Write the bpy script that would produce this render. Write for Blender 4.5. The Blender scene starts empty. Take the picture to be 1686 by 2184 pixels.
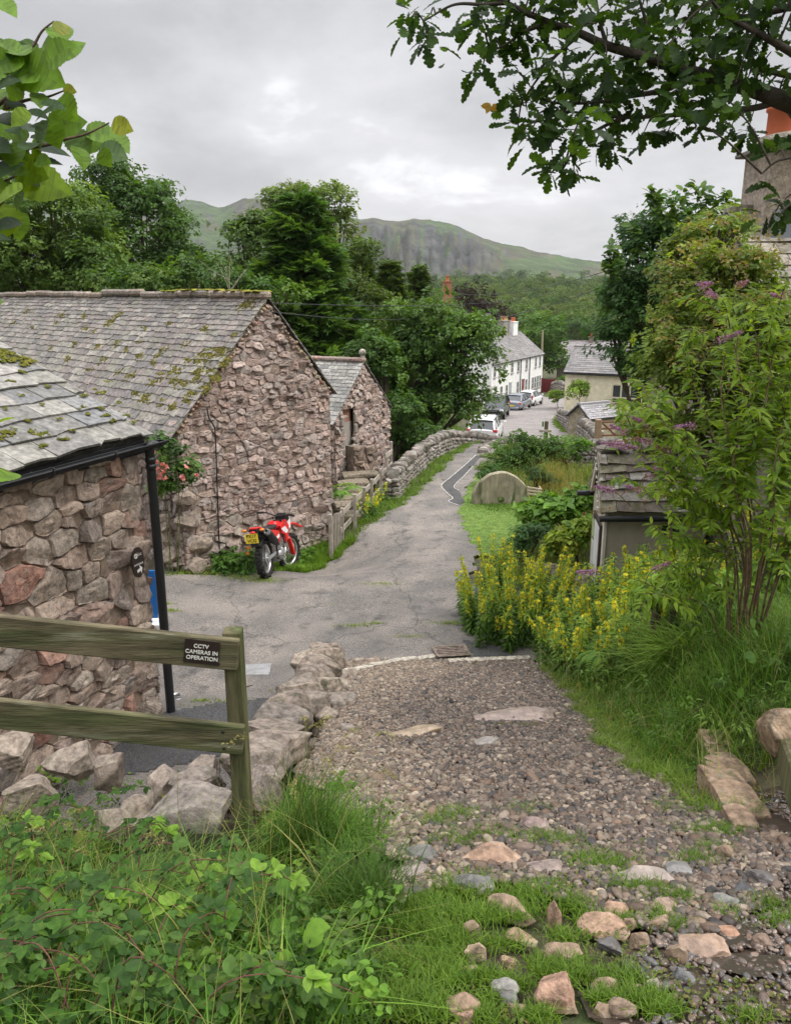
import bpy, math, random
import numpy as np
from mathutils import Vector, Matrix
rad = math.radians
# ------------------------------------------------------------------ view geometry
FP, CU, CV, PITCH, EYE = 1707.0, 843.0, 1091.7, rad(15.3), 5.1
SP, CP = math.sin(PITCH), math.cos(PITCH)
def ray(u, v):
    a, b = (u - CU) / FP, (v - CV) / FP
    return np.array([a, CP - b * SP, -SP - b * CP])
def pt(u, v, Y):
    d = ray(u, v); return d * (Y / d[1]) + np.array([0, 0, EYE])
def vplane(u, v, A, B):
    """where the sight line meets the upright plane through ground points A, B"""
    d = ray(u, v); n = np.array([-(B[1] - A[1]), B[0] - A[0]])
    t = (n[0] * A[0] + n[1] * A[1]) / (n[0] * d[0] + n[1] * d[1])
    return d * t + np.array([0, 0, EYE])
def sm(a, b, x):
    t = np.clip((np.asarray(x, float) - a) / (b - a), 0, 1); return t * t * (3 - 2 * t)
def nrm(v):
    v = np.asarray(v, float); return v / (np.linalg.norm(v, axis=-1, keepdims=True) + 1e-12)
def RNG(s): return np.random.default_rng(s)
# ------------------------------------------------------------------ terrain heights
XL = lambda y: np.interp(y, [19, 20, 25, 28, 31, 34, 40], [-.1, 0.0, 1.5, 2.6, 3.9, 5.0, 6.0])
ZR = lambda y: np.interp(y, [0, 20, 23, 25, 27, 30, 38, 46, 62, 70, 76, 92, 106, 150, 260], [0, .02, .12, .2, .12, -.4, -1.9, -3.2, -4.4, -4.85, -5.4, -6.4, -7.4, -8.3, -9.5])
def gz(x, y):
    x = np.asarray(x, float); y = np.asarray(y, float)
    zt = .33 * np.clip(10.6 - y, 0, 60)
    zb = np.interp(y, [-40, 0, 2, 3.7, 4.7, 5.0, 5.3], [16.7, 3.5, 2.72, 2.05, 1.42, 1.2, 0])
    k = sm(-.6, -1.05, x)
    z = zt * (1 - k) + zb * k
    z = z + .85 * sm(1.95, 3.2, x) * sm(11.9, 10.4, y) * sm(3.9, 6, y)
    z = z + .1 * sm(1.9, 2.3, x) * sm(4.6, 3, y)
    z = z - .5 * np.exp(-((x + 1.6) / 1.5) ** 2 - ((y - 15.95) / 1.3) ** 2)
    far = sm(19, 21.5, y)
    zr = ZR(y)
    side = np.where(y < 34, sm(.25, 1.2, XL(y) - x), 0)
    gard = np.where(y < 36, sm(2.2, 3.6, x - XL(y)) * sm(22, 27, y) * sm(36, 31, y), 0)
    zf = zr * (1 - side) + (-2.3 * sm(-7, -3, x) * side) - .9 * gard
    hill_l = sm(-3, -14, x) * sm(22, 40, y) * (.5 - zr) * .9
    return z * (1 - far) + (zf + hill_l) * far
def gp(u, v, dz=0.0, it=60):
    """ground point seen at (u, v)"""
    d = ray(u, v); lo, hi = .5, 160.
    ts = np.linspace(1, 130, 2600); P = d[None] * ts[:, None]
    h = P[:, 2] + EYE - dz - gz(P[:, 0], P[:, 1])
    i = np.argmax(h < 0); t = ts[i] if h[i] < 0 else 120.
    p = d * t + np.array([0, 0, EYE]); return p
# ------------------------------------------------------------------ objects
ROOT = bpy.context.scene.collection
def setp(o, label=None, cat=None, group=None, kind=None):
    if label: o['label'] = label
    if cat: o['category'] = cat
    if group: o['group'] = group
    if kind: o['kind'] = kind
    return o
def thing(name, label, cat, loc=(0, 0, 0), rz=0., group=None):
    o = bpy.data.objects.new(name, None); ROOT.objects.link(o)
    o.location = [float(c) for c in loc]; o.rotation_euler = (0, 0, rz); o.empty_display_size = .1
    return setp(o, label, cat, group)
class MB:
    def __init__(s): s.v, s.f, s.n = [], [], 0
    def add(s, V, F, col=(.5, .5, .5), mi=0, smooth=False):
        V = np.asarray(V, float).reshape(-1, 3)
        if isinstance(F, np.ndarray): G = [F]
        else:
            by = {}
            for f in F: by.setdefault(len(f), []).append(f)
            G = [np.array(g) for g in by.values()]
        c = np.asarray(col, float)
        for g in G:
            cc = np.broadcast_to(c, (len(g), 3)) if c.ndim == 1 else c
            s.f.append((g + s.n, cc, mi, smooth))
        s.v.append(V); s.n += len(V); return s
    def build(s, name, mats, parent=None, base=None, kind=None):
        if not isinstance(mats, (list, tuple)): mats = [mats]
        V = np.concatenate(s.v) if s.v else np.zeros((0, 3))
        if base is None:
            base = np.zeros(3); q = parent
            while q is not None: base = base + np.array(q.location); q = q.parent
        b = np.array(base, float)
        V = V - b
        me = bpy.data.meshes.new(name)
        me.vertices.add(len(V)); me.vertices.foreach_set('co', V.astype(np.float32).ravel())
        nl = sum(g.size for g, *_ in s.f); nf = sum(len(g) for g, *_ in s.f)
        me.loops.add(nl); me.polygons.add(nf)
        me.loops.foreach_set('vertex_index', np.concatenate([g.ravel() for g, *_ in s.f]).astype(np.int32))
        tot = np.concatenate([np.full(len(g), g.shape[1]) for g, *_ in s.f])
        me.polygons.foreach_set('loop_start', np.concatenate([[0], np.cumsum(tot)[:-1]]).astype(np.int32))
        me.polygons.foreach_set('material_index', np.concatenate([np.full(len(g), m) for g, _, m, _ in s.f]).astype(np.int32))
        me.polygons.foreach_set('use_smooth', np.concatenate([np.full(len(g), q) for g, _, _, q in s.f]).astype(bool))
        for m in mats: me.materials.append(m)
        a = me.attributes.new('Col', 'FLOAT_COLOR', 'FACE')
        C = np.ones((nf, 4), np.float32); C[:, :3] = np.concatenate([c for _, c, *_ in s.f])
        a.data.foreach_set('color', C.ravel())
        me.update(calc_edges=True)
        o = bpy.data.objects.new(name, me); ROOT.objects.link(o)
        if parent is not None: o.parent = parent
        else: o.location = [float(q) for q in b]
        if kind: o['kind'] = kind
        return o
def copy_tree(o, parent=None):
    c = o.copy(); ROOT.objects.link(c)
    if parent is not None: c.parent = parent
    for ch in list(o.children): copy_tree(ch, c)
    return c
# ------------------------------------------------------------------ shapes
def box(mb, c, s, col=(.5,)*3, mi=0, R=None, taper=1.):
    x, y, z = [q / 2 for q in s]
    V = np.array([[-x, -y, -z], [x, -y, -z], [x, y, -z], [-x, y, -z], [-x * taper, -y * taper, z], [x * taper, -y * taper, z], [x * taper, y * taper, z], [-x * taper, y * taper, z]])
    if R is not None: V = V @ np.asarray(R).T
    mb.add(V + np.asarray(c), [[0, 3, 2, 1], [4, 5, 6, 7], [0, 1, 5, 4], [1, 2, 6, 5], [2, 3, 7, 6], [3, 0, 4, 7]], col, mi)
def bbox(mb, c, s, b=.01, col=(.5,)*3, mi=0, R=None):
    """box with chamfered edges"""
    x, y, z = [q / 2 for q in s]; V = []
    for sx in (-1, 1):
        for sy in (-1, 1):
            for sz in (-1, 1):
                V += [[sx * x, sy * (y - b), sz * (z - b)], [sx * (x - b), sy * y, sz * (z - b)], [sx * (x - b), sy * (y - b), sz * z]]
    V = np.array(V); I = lambda a, b_, c_: ((a * 2 + b_) * 2 + c_) * 3
    Fs = []
    for a in (0, 1):
        Fs += [[I(a, 0, 0), I(a, 1, 0), I(a, 1, 1), I(a, 0, 1)], [I(0, a, 0) + 1, I(1, a, 0) + 1, I(1, a, 1) + 1, I(0, a, 1) + 1], [I(0, 0, a) + 2, I(1, 0, a) + 2, I(1, 1, a) + 2, I(0, 1, a) + 2]]
        for e in (0, 1):
            Fs += [[I(a, e, 0), I(a, e, 1), I(a, e, 1) + 1, I(a, e, 0) + 1], [I(a, 0, e), I(a, 1, e), I(a, 1, e) + 2, I(a, 0, e) + 2], [I(0, a, e) + 1, I(1, a, e) + 1, I(1, a, e) + 2, I(0, a, e) + 2]]
            for g in (0, 1): Fs.append([I(a, e, g), I(a, e, g) + 1, I(a, e, g) + 2])
    if R is not None: V = V @ np.asarray(R).T
    mb.add(V + np.asarray(c), Fs, col, mi)
def beam(mb, A, B, w, h, col=(.5,)*3, mi=0, b=.006, up=(0, 0, 1)):
    A, B = np.asarray(A, float), np.asarray(B, float); d = B - A; L = np.linalg.norm(d); d = d / L
    s = nrm(np.cross(d, up)); t = np.cross(s, d)
    bbox(mb, (A + B) / 2, (L, w, h), min(b, w * .3, h * .3), col, mi, np.stack([d, s, t], 1))
def tube(mb, P, r, k=6, col=(.5,)*3, mi=0, smooth=True, cap=True):
    P = np.asarray(P, float); n = len(P); r = np.broadcast_to(np.asarray(r, float), (n,))
    T = nrm(np.gradient(P, axis=0)); ref = np.array([0, 0, 1.]) if abs(T[0][2]) < .9 else np.array([1., 0, 0])
    a = nrm(np.cross(T[0], ref)); V = []
    ang = np.linspace(0, 2 * np.pi, k, endpoint=False)
    for i in range(n):
        a = nrm(a - T[i] * np.dot(a, T[i])); b = np.cross(T[i], a)
        V.append(P[i] + r[i] * (np.cos(ang)[:, None] * a + np.sin(ang)[:, None] * b))
    V = np.concatenate(V); Fs = []
    i = np.arange(n - 1)[:, None] * k; j = np.arange(k)[None]; j2 = (j + 1) % k
    F = np.stack([i + j, i + j2, i + k + j2, i + k + j], -1).reshape(-1, 4)
    mb.add(V, F, col, mi, smooth)
    if cap: mb.add(np.concatenate([V[:k][::-1], V[-k:]]), [list(range(k)), list(range(k, 2 * k))], col, mi)
def curve(pts, n=20):
    """smooth path through points"""
    P = np.asarray(pts, float); m = len(P)
    if m == 2: return P[0] + (P[1] - P[0]) * np.linspace(0, 1, n)[:, None]
    Q = np.concatenate([[2 * P[0] - P[1]], P, [2 * P[-1] - P[-2]]]); out = []
    for s in np.linspace(0, m - 1 - 1e-6, n):
        i = int(s); t = s - i; a, b, c, d = Q[i:i + 4]
        out.append(.5 * (2 * b + (c - a) * t + (2 * a - 5 * b + 4 * c - d) * t * t + (3 * b - a - 3 * c + d) * t ** 3))
    return np.array(out)
def lathe(mb, prof, c=(0, 0, 0), k=24, col=(.5,)*3, mi=0, axis=2, smooth=True):
    pr = np.asarray(prof, float); n = len(pr); a = np.linspace(0, 2 * np.pi, k, endpoint=False)
    V = np.stack([pr[:, 0][:, None] * np.cos(a), pr[:, 0][:, None] * np.sin(a), np.broadcast_to(pr[:, 1][:, None], (n, k))], -1).reshape(-1, 3)
    if axis == 0: V = V[:, [2, 0, 1]]
    if axis == 1: V = V[:, [1, 2, 0]]
    i = np.arange(n - 1)[:, None] * k; j = np.arange(k)[None]; j2 = (j + 1) % k
    mb.add(V + np.asarray(c), np.stack([i + j, i + j2, i + k + j2, i + k + j], -1).reshape(-1, 4), col, mi, smooth)
def prism(mb, poly, N, t, col=(.5,)*3, mi=0):
    """flat polygon (world points) pushed along N by t"""
    P = np.asarray(poly, float); n = len(P); Q = P + np.asarray(N) * t
    mb.add(np.concatenate([P, Q]), [list(range(n))[::-1], list(range(n, 2 * n))] + [[i, (i + 1) % n, n + (i + 1) % n, n + i] for i in range(n)], col, mi)
def ico(sub):
    t = (1 + 5 ** .5) / 2
    V = nrm(np.array([[-1, t, 0], [1, t, 0], [-1, -t, 0], [1, -t, 0], [0, -1, t], [0, 1, t], [0, -1, -t], [0, 1, -t], [t, 0, -1], [t, 0, 1], [-t, 0, -1], [-t, 0, 1]], float))
    F = [[0, 11, 5], [0, 5, 1], [0, 1, 7], [0, 7, 10], [0, 10, 11], [1, 5, 9], [5, 11, 4], [11, 10, 2], [10, 7, 6], [7, 1, 8], [3, 9, 4], [3, 4, 2], [3, 2, 6], [3, 6, 8], [3, 8, 9], [4, 9, 5], [2, 4, 11], [6, 2, 10], [8, 6, 7], [9, 8, 1]]
    V = list(V)
    for _ in range(sub):
        c = {}; G = []
        def mid(a, b):
            k = (min(a, b), max(a, b))
            if k not in c: c[k] = len(V); V.append(nrm(V[a] + V[b]))
            return c[k]
        for a, b, d in F:
            e, f, g = mid(a, b), mid(b, d), mid(d, a); G += [[a, e, g], [b, f, e], [d, g, f], [e, f, g]]
        F = G
    return np.array(V), np.array(F)
ICO = [ico(i) for i in range(5)]
def rock(size, rng, sub=3, planes=9, cut=(.55, .85), bump=.05, yaw=None, boxy=0.):
    V, F = ICO[sub]; V = V.copy()
    if boxy: V = V * (1 - boxy) + V / np.abs(V).max(1, keepdims=True) * boxy * .92
    for _ in range(planes):
        n = nrm(rng.normal(size=3)); d = rng.uniform(*cut)
        V = V - np.maximum(0, V @ n - d)[:, None] * n * .93
    for k in range(5):
        w = rng.normal(size=3) * (2.2 * 1.8 ** k); V = V * (1 + bump * 1.55 ** -k * np.sin(V @ w + rng.uniform(0, 6)))[:, None]
    V = V / np.abs(V).max(0) * np.asarray(size) / 2
    a = rng.uniform(0, 6.28) if yaw is None else yaw
    R = np.array([[math.cos(a), -math.sin(a), 0], [math.sin(a), math.cos(a), 0], [0, 0, 1]])
    return V @ R.T, F
def rotm(n, tang=None, rng=None):
    """frames: x = tangent, z = n (arrays)"""
    n = nrm(n)
    t = rng.normal(size=n.shape) if tang is None else np.asarray(tang, float)
    x = nrm(t - n * (t * n).sum(-1, keepdims=True)); y = np.cross(n, x)
    return np.stack([x, y, n], -1)
def scatter(mb, T, P, R, S, col, mi=0, smooth=False, fj=0.):
    TV, TF = T; N, k = len(P), len(TV); S = np.broadcast_to(np.asarray(S, float), (N,)) if np.ndim(S) < 2 else S
    L = TV[None] * (S[:, None, None] if np.ndim(S) == 1 else S[:, None, :])
    V = np.einsum('nij,nkj->nki', R, L) + np.asarray(P)[:, None]
    off = (np.arange(N) * k)
    col = np.broadcast_to(np.asarray(col, float), (N, 3))
    by = {}
    for f in TF: by.setdefault(len(f), []).append(f)
    first = True
    for g in by.values():
        g = np.array(g); fc = np.repeat(col, len(g), 0)
        if fj: fc = fc * (1 + fj * np.random.default_rng(N + k).normal(size=(len(fc), 1)))
        F = (off[:, None, None] + g[None]).reshape(-1, g.shape[1])
        if first: mb.add(V, F, fc, mi, smooth); first = False; b0 = mb.n - N * k
        else: mb.f.append((F + b0, fc, mi, smooth))
def pal(rng, N, cols, jit=.12, w=None):
    C = np.array(cols, float); i = rng.choice(len(C), N, p=w); j = rng.choice(len(C), N, p=w); t = rng.uniform(0, .5, (N, 1))
    return (C[i] * (1 - t) + C[j] * t) * rng.uniform(1 - jit, 1 + jit, (N, 1))
# leaf shapes: x along the leaf, y across, z up
def leafshape(prof, fold=.25, droop=.15, tip=1.):
    xs = np.array([p[0] for p in prof]); w = np.array([p[1] for p in prof]); n = len(xs)
    z0 = -droop * xs ** 2
    V = np.concatenate([np.stack([xs, 0 * xs, z0], 1), np.stack([xs, w, z0 + fold * w], 1), np.stack([xs, -w, z0 + fold * w], 1)])
    Fs = []
    for i in range(n - 1):
        Fs += [[i, i + 1, n + i + 1, n + i], [i + 1, i, 2 * n + i, 2 * n + i + 1]]
    return V, Fs
LEAF = (np.array([[0, 0, 0], [.45, .3, .07], [1, 0, -.1], [.45, -.3, .07]]), [[0, 2, 1], [0, 3, 2]])
OVAL = leafshape([(0, .02), (.12, .2), (.35, .32), (.6, .3), (.82, .17), (1, .0)])
LANCE = leafshape([(0, .02), (.2, .12), (.42, .155), (.7, .1), (1, 0)], .3, .35)
ROUND = leafshape([(-.02, .1), (.01, .26), (.08, .37), (.1, .34), (.17, .45), (.2, .415), (.29, .51), (.32, .465), (.42, .53), (.45, .475), (.55, .51), (.58, .45), (.68, .455), (.7, .39), (.79, .36), (.81, .29), (.9, .22), (1.08, 0)], .16, .22)
OAK = leafshape([(-.12, .012), (0, .02), (.05, .1), (.13, .13), (.2, .08), (.27, .18), (.34, .22), (.42, .13), (.5, .24), (.58, .29), (.66, .17), (.74, .27), (.82, .25), (.87, .15), (.94, .17), (.99, .09), (1.0, .0)], .15, .2)
def sprig(seed, n=5, spread=.9):
    g = RNG(seed); Vs, Fs = [], []
    for i in range(n):
        a = -1.2 + 2.4 * i / (n - 1) + g.normal() * .2; s = g.uniform(.4, .62); r = g.uniform(.1, .5)
        R = np.array([[math.cos(a), -math.sin(a), 0], [math.sin(a), math.cos(a), 0], [0, 0, 1]])
        t = g.normal() * .5; Q = np.array([[1, 0, 0], [0, math.cos(t), -math.sin(t)], [0, math.sin(t), math.cos(t)]])
        V = (LEAF[0] * s) @ Q.T @ R.T + np.array([r * math.cos(a * .4), r * math.sin(a) * spread * .5, g.normal() * .08]); b = 4 * i
        Vs.append(V); Fs += [[q + b for q in f] for f in LEAF[1]]
    return np.concatenate(Vs), Fs
SPRIG = sprig(3)
def fan(seed=5, n=9):
    """flat conifer spray: thin leaflets off a rib, drooping at the end"""
    g = RNG(seed); Vs, Fs = [], []
    for i in range(n):
        x = i / n * .8; sgn = 1 if i % 2 else -1; a = sgn * (.75 + .15 * g.normal()); L = .42 * (1 - .55 * x)
        d = np.array([math.cos(a), math.sin(a)]); q = np.array([-d[1], d[0]]) * .07
        z = -.08 * x * x
        Vs.append(np.array([[x, 0, z], [x + d[0] * L * .5 + q[0], d[1] * L * .5 + q[1], z + .03], [x + d[0] * L, d[1] * L, z - .02], [x + d[0] * L * .5 - q[0], d[1] * L * .5 - q[1], z + .02]]))
        Fs.append([4 * i, 4 * i + 1, 4 * i + 2, 4 * i + 3])
    Vs.append(np.array([[.5, 0, -.02], [.75, .06, -.04], [1.1, 0, -.1], [.75, -.06, -.04]])); Fs.append([4 * n, 4 * n + 1, 4 * n + 2, 4 * n + 3])
    return np.concatenate(Vs), Fs
FAN = fan()
def blades(mb, P, h, w, rng, ca, cb, bend=(.2, .9), segs=3, az=None, mi=0):
    P = np.asarray(P, float); N = len(P)
    h = rng.uniform(.55, 1.15, N) * h; b = rng.uniform(*bend, N); a = rng.uniform(0, 2 * np.pi, N) if az is None else az
    d = np.stack([np.cos(a), np.sin(a), 0 * a], 1); s = np.stack([-np.sin(a), np.cos(a), 0 * a], 1)
    tw = rng.normal(0, .5, N); s = nrm(s + d * tw[:, None]); V = []
    for k in range(segs + 1):
        t = k / segs; wid = w * (1 - t ** 1.6) * rng.uniform(.7, 1.2, N) * .5 + .0004
        c = P + d * (h * b * t * t)[:, None] + np.array([0, 0, 1.]) * (h * (t - .42 * b * t * t))[:, None]
        V += [c - s * wid[:, None], c + s * wid[:, None]]
    V = np.stack(V, 1).reshape(-1, 3); k = 2 * (segs + 1); o = np.arange(N)[:, None, None] * k
    f = np.array([[2 * i, 2 * i + 1, 2 * i + 3, 2 * i + 2] for i in range(segs)])
    t = rng.uniform(0, 1, (N, 1)); C = (np.array(ca) * (1 - t) + np.array(cb) * t) * rng.uniform(.8, 1.2, (N, 1))
    mb.add(V, (o + f[None]).reshape(-1, 4), np.repeat(C, segs, 0), mi, True)
# ------------------------------------------------------------------ materials
def mat(name, col=None, rough=.8, namp=.25, nscale=6., bump=.25, bscale=45., bdist=.01, spec=.3, metal=0., trans=0., c2=None, c2s=2.5, c2r=(.55, .7), hue=.0, stretch=None, emit=None, coat=0., c3=None, c3s=14., c3r=(.6, .72), detail=6):
    m = bpy.data.materials.new(name); m.use_nodes = True; nt = m.node_tree; N, L = nt.nodes, nt.links
    N.clear(); out = N.new('ShaderNodeOutputMaterial'); p = N.new('ShaderNodeBsdfPrincipled')
    tc = N.new('ShaderNodeTexCoord'); src = tc.outputs['Object']
    if stretch:
        mp = N.new('ShaderNodeMapping'); mp.inputs['Scale'].default_value = stretch; L.new(src, mp.inputs[0]); src = mp.outputs[0]
    if col is None:
        a = N.new('ShaderNodeAttribute'); a.attribute_name = 'Col'; c = a.outputs['Color']
    else:
        a = N.new('ShaderNodeRGB'); a.outputs[0].default_value = (*col, 1); c = a.outputs[0]
    def noise(s, d=detail):
        n = N.new('ShaderNodeTexNoise'); n.inputs['Scale'].default_value = s; n.inputs['Detail'].default_value = d; n.inputs['Roughness'].default_value = .62
        L.new(src, n.inputs['Vector']); return n.outputs['Fac']
    def layer(c, cc, s, r):
        mr = N.new('ShaderNodeMapRange'); mr.inputs[1].default_value, mr.inputs[2].default_value = r; L.new(noise(s), mr.inputs[0])
        mx = N.new('ShaderNodeMix'); mx.data_type = 'RGBA'; L.new(mr.outputs[0], mx.inputs[0]); L.new(c, mx.inputs[6]); mx.inputs[7].default_value = (*cc, 1); return mx.outputs[2]
    if c2: c = layer(c, c2, c2s, c2r)
    if c3: c = layer(c, c3, c3s, c3r)
    if namp:
        mr = N.new('ShaderNodeMapRange'); mr.inputs[1].default_value, mr.inputs[2].default_value = .33, .67
        mr.inputs[3].default_value, mr.inputs[4].default_value = 1 - namp, 1 + namp; L.new(noise(nscale), mr.inputs[0])
        vm = N.new('ShaderNodeVectorMath'); vm.operation = 'SCALE'; L.new(c, vm.inputs[0]); L.new(mr.outputs[0], vm.inputs['Scale']); c = vm.outputs[0]
    if trans and name != 'petal':
        vt = N.new('ShaderNodeVectorMath'); vt.operation = 'MULTIPLY'; L.new(c, vt.inputs[0]); vt.inputs[1].default_value = (1.1, 1.16, .74); c = vt.outputs[0]
    L.new(c, p.inputs['Base Color'])
    p.inputs['Roughness'].default_value = rough; p.inputs['Metallic'].default_value = metal; p.inputs['Specular IOR Level'].default_value = spec
    if coat: p.inputs['Coat Weight'].default_value = coat; p.inputs['Coat Roughness'].default_value = .08
    if bump:
        b = N.new('ShaderNodeBump'); b.inputs['Strength'].default_value = bump; b.inputs['Distance'].default_value = bdist
        L.new(noise(bscale, 5), b.inputs['Height']); L.new(b.outputs[0], p.inputs['Normal'])
    sh = p.outputs[0]
    if trans:
        t = N.new('ShaderNodeBsdfTranslucent'); vm = N.new('ShaderNodeVectorMath'); vm.operation = 'MULTIPLY'; L.new(c, vm.inputs[0]); vm.inputs[1].default_value = (1.5, 1.45, .55)
        L.new(vm.outputs[0], t.inputs[0]); mx = N.new('ShaderNodeMixShader'); mx.inputs[0].default_value = trans; L.new(sh, mx.inputs[1]); L.new(t.outputs[0], mx.inputs[2]); sh = mx.outputs[0]
    L.new(sh, out.inputs[0]); return m
MAT = dict(
    stone=mat('stone', rough=.85, namp=.42, nscale=13, bump=.9, bscale=38, bdist=.02, c2=(.37, .33, .29), c2s=7, c2r=(.54, .74), c3=(.12, .09, .078), c3s=24, c3r=(.57, .74)),
    farstone=mat('weathered_stone', rough=.9, namp=.3, nscale=5, bump=.6, bscale=16, bdist=.03, c2=(.17, .165, .12), c2s=1.2, c2r=(.5, .7)),
    rock=mat('rock', rough=.72, namp=.5, nscale=17, bump=.9, bscale=50, bdist=.012, c2=(.34, .3, .24), c2s=12, c2r=(.54, .72), c3=(.085, .088, .042), c3s=6, c3r=(.55, .72)),
    wetrock=mat('wet_rock', rough=.3, namp=.35, nscale=14, bump=.6, bscale=45, bdist=.01, spec=.5),
    mortar=mat('mortar', None, .95, .35, 10, .8, 60, .01),
    slate=mat('slate', rough=.7, namp=.4, nscale=14, bump=.6, bscale=40, bdist=.008, c2=(.11, .105, .085), c2s=5, c2r=(.54, .74), c3=(.4, .39, .34), c3s=22, c3r=(.63, .72)),
    moss=mat('moss', rough=1, namp=.4, nscale=30, bump=1, bscale=120, bdist=.02, spec=.05),
    leaf=mat('leaf', rough=.5, namp=.12, nscale=3, bump=0, spec=.3, trans=.4),
    nearleaf=mat('near_leaf', rough=.5, namp=.2, nscale=22, bump=.25, bscale=60, bdist=.004, spec=.25, trans=.45),
    farleaf=mat('far_leaf', rough=.6, namp=.1, nscale=1, bump=0, spec=.2, trans=.3),
    grass=mat('grass', rough=.55, namp=.15, nscale=3, bump=0, spec=.25, trans=.35),
    petal=mat('petal', rough=.6, namp=.1, nscale=20, bump=0, spec=.2, trans=.35),
    bark=mat('bark', rough=.9, namp=.35, nscale=14, bump=.8, bscale=30, bdist=.02),
    wood=mat('weathered_wood', (.14, .115, .07), .85, .55, 7, .8, 30, .008, c2=(.06, .075, .025), c2s=2.2, c2r=(.42, .66), c3=(.26, .25, .18), c3s=5, c3r=(.58, .75), stretch=(.35, 3, 3)),
    postwood=mat('post_wood', (.125, .105, .06), .85, .5, 7, .8, 30, .006, c2=(.08, .11, .03), c2s=2.4, c2r=(.4, .66), stretch=(3, 3, .35)),
    greywood=mat('grey_wood', (.34, .3, .255), .85, .3, 6, .5, 30, .006, c2=(.14, .12, .1), c2s=3),
    blackplastic=mat('black_plastic', (.018, .019, .021), .32, .15, 4, .05, 30, spec=.5),
    blackmetal=mat('black_metal', (.02, .02, .022), .45, .2, 8, .1, 40),
    rubber=mat('rubber', (.022, .021, .02), .85, .3, 20, .2, 60, c2=(.07, .062, .05), c2s=8, c2r=(.6, .75)),
    steel=mat('steel', (.62, .62, .63), .28, .1, 8, 0, metal=.9),
    alu=mat('cast_metal', (.42, .42, .42), .42, .2, 10, .1, 60, metal=.6),
    red=mat('red_plastic', (.72, .018, .022), .32, .05, 4, 0, spec=.5, coat=.3),
    white=mat('white_plastic', (.78, .78, .78), .4, .05, 4, 0, spec=.5),
    paint=mat('colour_paint', None, .3, .03, 3, 0, spec=.5, coat=.6),
    matt=mat('matt_paint', None, .7, .12, 6, .1, 40),
    glass=mat('window_glass', (.035, .045, .05), .06, .2, 1.5, 0, spec=.8),
    carglass=mat('car_glass', (.03, .036, .04), .05, 0, 1, 0, spec=.8),
    render=mat('lime_render', None, .9, .12, 3, .4, 14, .02),
)
# ------------------------------------------------------------------ world, sun, camera
SUN_EL, SUN_AZ = rad(54), rad(102)           # azimuth from +Y towards +X
def build_world():
    w = bpy.data.worlds.new('World'); bpy.context.scene.world = w; w.use_nodes = True
    nt = w.node_tree; N, L = nt.nodes, nt.links; N.clear()
    out = N.new('ShaderNodeOutputWorld'); bg = N.new('ShaderNodeBackground'); bg.inputs[1].default_value = .1
    sky = N.new('ShaderNodeTexSky'); sky.sky_type = 'NISHITA'; sky.sun_disc = False
    sky.sun_elevation = SUN_EL; sky.sun_rotation = SUN_AZ; sky.air_density = 1.5; sky.dust_density = 4
    tc = N.new('ShaderNodeTexCoord'); sep = N.new('ShaderNodeSeparateXYZ'); L.new(tc.outputs['Generated'], sep.inputs[0])
    def math_(op, a, b=None, clamp=False):
        n = N.new('ShaderNodeMath'); n.operation = op; n.use_clamp = clamp
        for i, q in enumerate((a, b)):
            if q is None: continue
            if isinstance(q, (int, float)): n.inputs[i].default_value = q
            else: L.new(q, n.inputs[i])
        return n.outputs[0]
    zc = math_('MAXIMUM', sep.outputs[2], 0.0); den = math_('ADD', zc, .16)
    px = math_('DIVIDE', sep.outputs[0], den); py = math_('DIVIDE', sep.outputs[1], den)
    cmb = N.new('ShaderNodeCombineXYZ'); L.new(px, cmb.inputs[0]); L.new(py, cmb.inputs[1])
    def noise(scale, seed, det=7, rough=.58, dist=.3):
        mp = N.new('ShaderNodeMapping'); mp.inputs['Location'].default_value = (seed, seed * .7, seed * .3); mp.inputs['Scale'].default_value = (1, .75, 1)
        L.new(cmb.outputs[0], mp.inputs[0])
        n = N.new('ShaderNodeTexNoise'); n.inputs['Scale'].default_value = scale; n.inputs['Detail'].default_value = det; n.inputs['Roughness'].default_value = rough; n.inputs['Distortion'].default_value = dist
        L.new(mp.outputs[0], n.inputs['Vector']); return n.outputs['Fac']
    a = noise(.62, 3.7); b = noise(1.7, 11.2, 6, .55)
    mix = math_('ADD', math_('MULTIPLY', a, .68), math_('MULTIPLY', b, .32))
    r = N.new('ShaderNodeValToRGB'); L.new(mix, r.inputs[0]); e = r.color_ramp
    e.elements[0].position, e.elements[0].color = .33, (2.6, 2.58, 2.68, 1)
    e.elements[1].position, e.elements[1].color = .66, (6.4, 6.4, 6.5, 1)
    for pos, c in ((.46, (3.2, 3.18, 3.28, 1)), (.53, (3.85, 3.83, 3.93, 1)), (.6, (4.5, 4.46, 4.6, 1))):
        q = e.elements.new(pos); q.color = c
    # an overcast sky is brighter overhead than at the horizon
    gain = N.new('ShaderNodeMapRange'); gain.inputs[1].default_value, gain.inputs[2].default_value = .33, .85; gain.inputs[3].default_value, gain.inputs[4].default_value = 1., SKYTOP
    L.new(sep.outputs[2], gain.inputs[0])
    vm = N.new('ShaderNodeVectorMath'); vm.operation = 'SCALE'; L.new(r.outputs[0], vm.inputs[0]); L.new(gain.outputs[0], vm.inputs['Scale'])
    mx = N.new('ShaderNodeMix'); mx.data_type = 'RGBA'; mx.inputs[0].default_value = .94
    L.new(sky.outputs[0], mx.inputs[6]); L.new(vm.outputs[0], mx.inputs[7])
    L.new(mx.outputs[2], bg.inputs[0]); L.new(bg.outputs[0], out.inputs[0])
SKYTOP = 4.2
build_world()
sd = bpy.data.lights.new('sun', 'SUN'); sd.energy = 1.5; sd.angle = rad(28); sd.color = (1, .965, .9)
so = bpy.data.objects.new('sun', sd); ROOT.objects.link(so)
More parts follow.
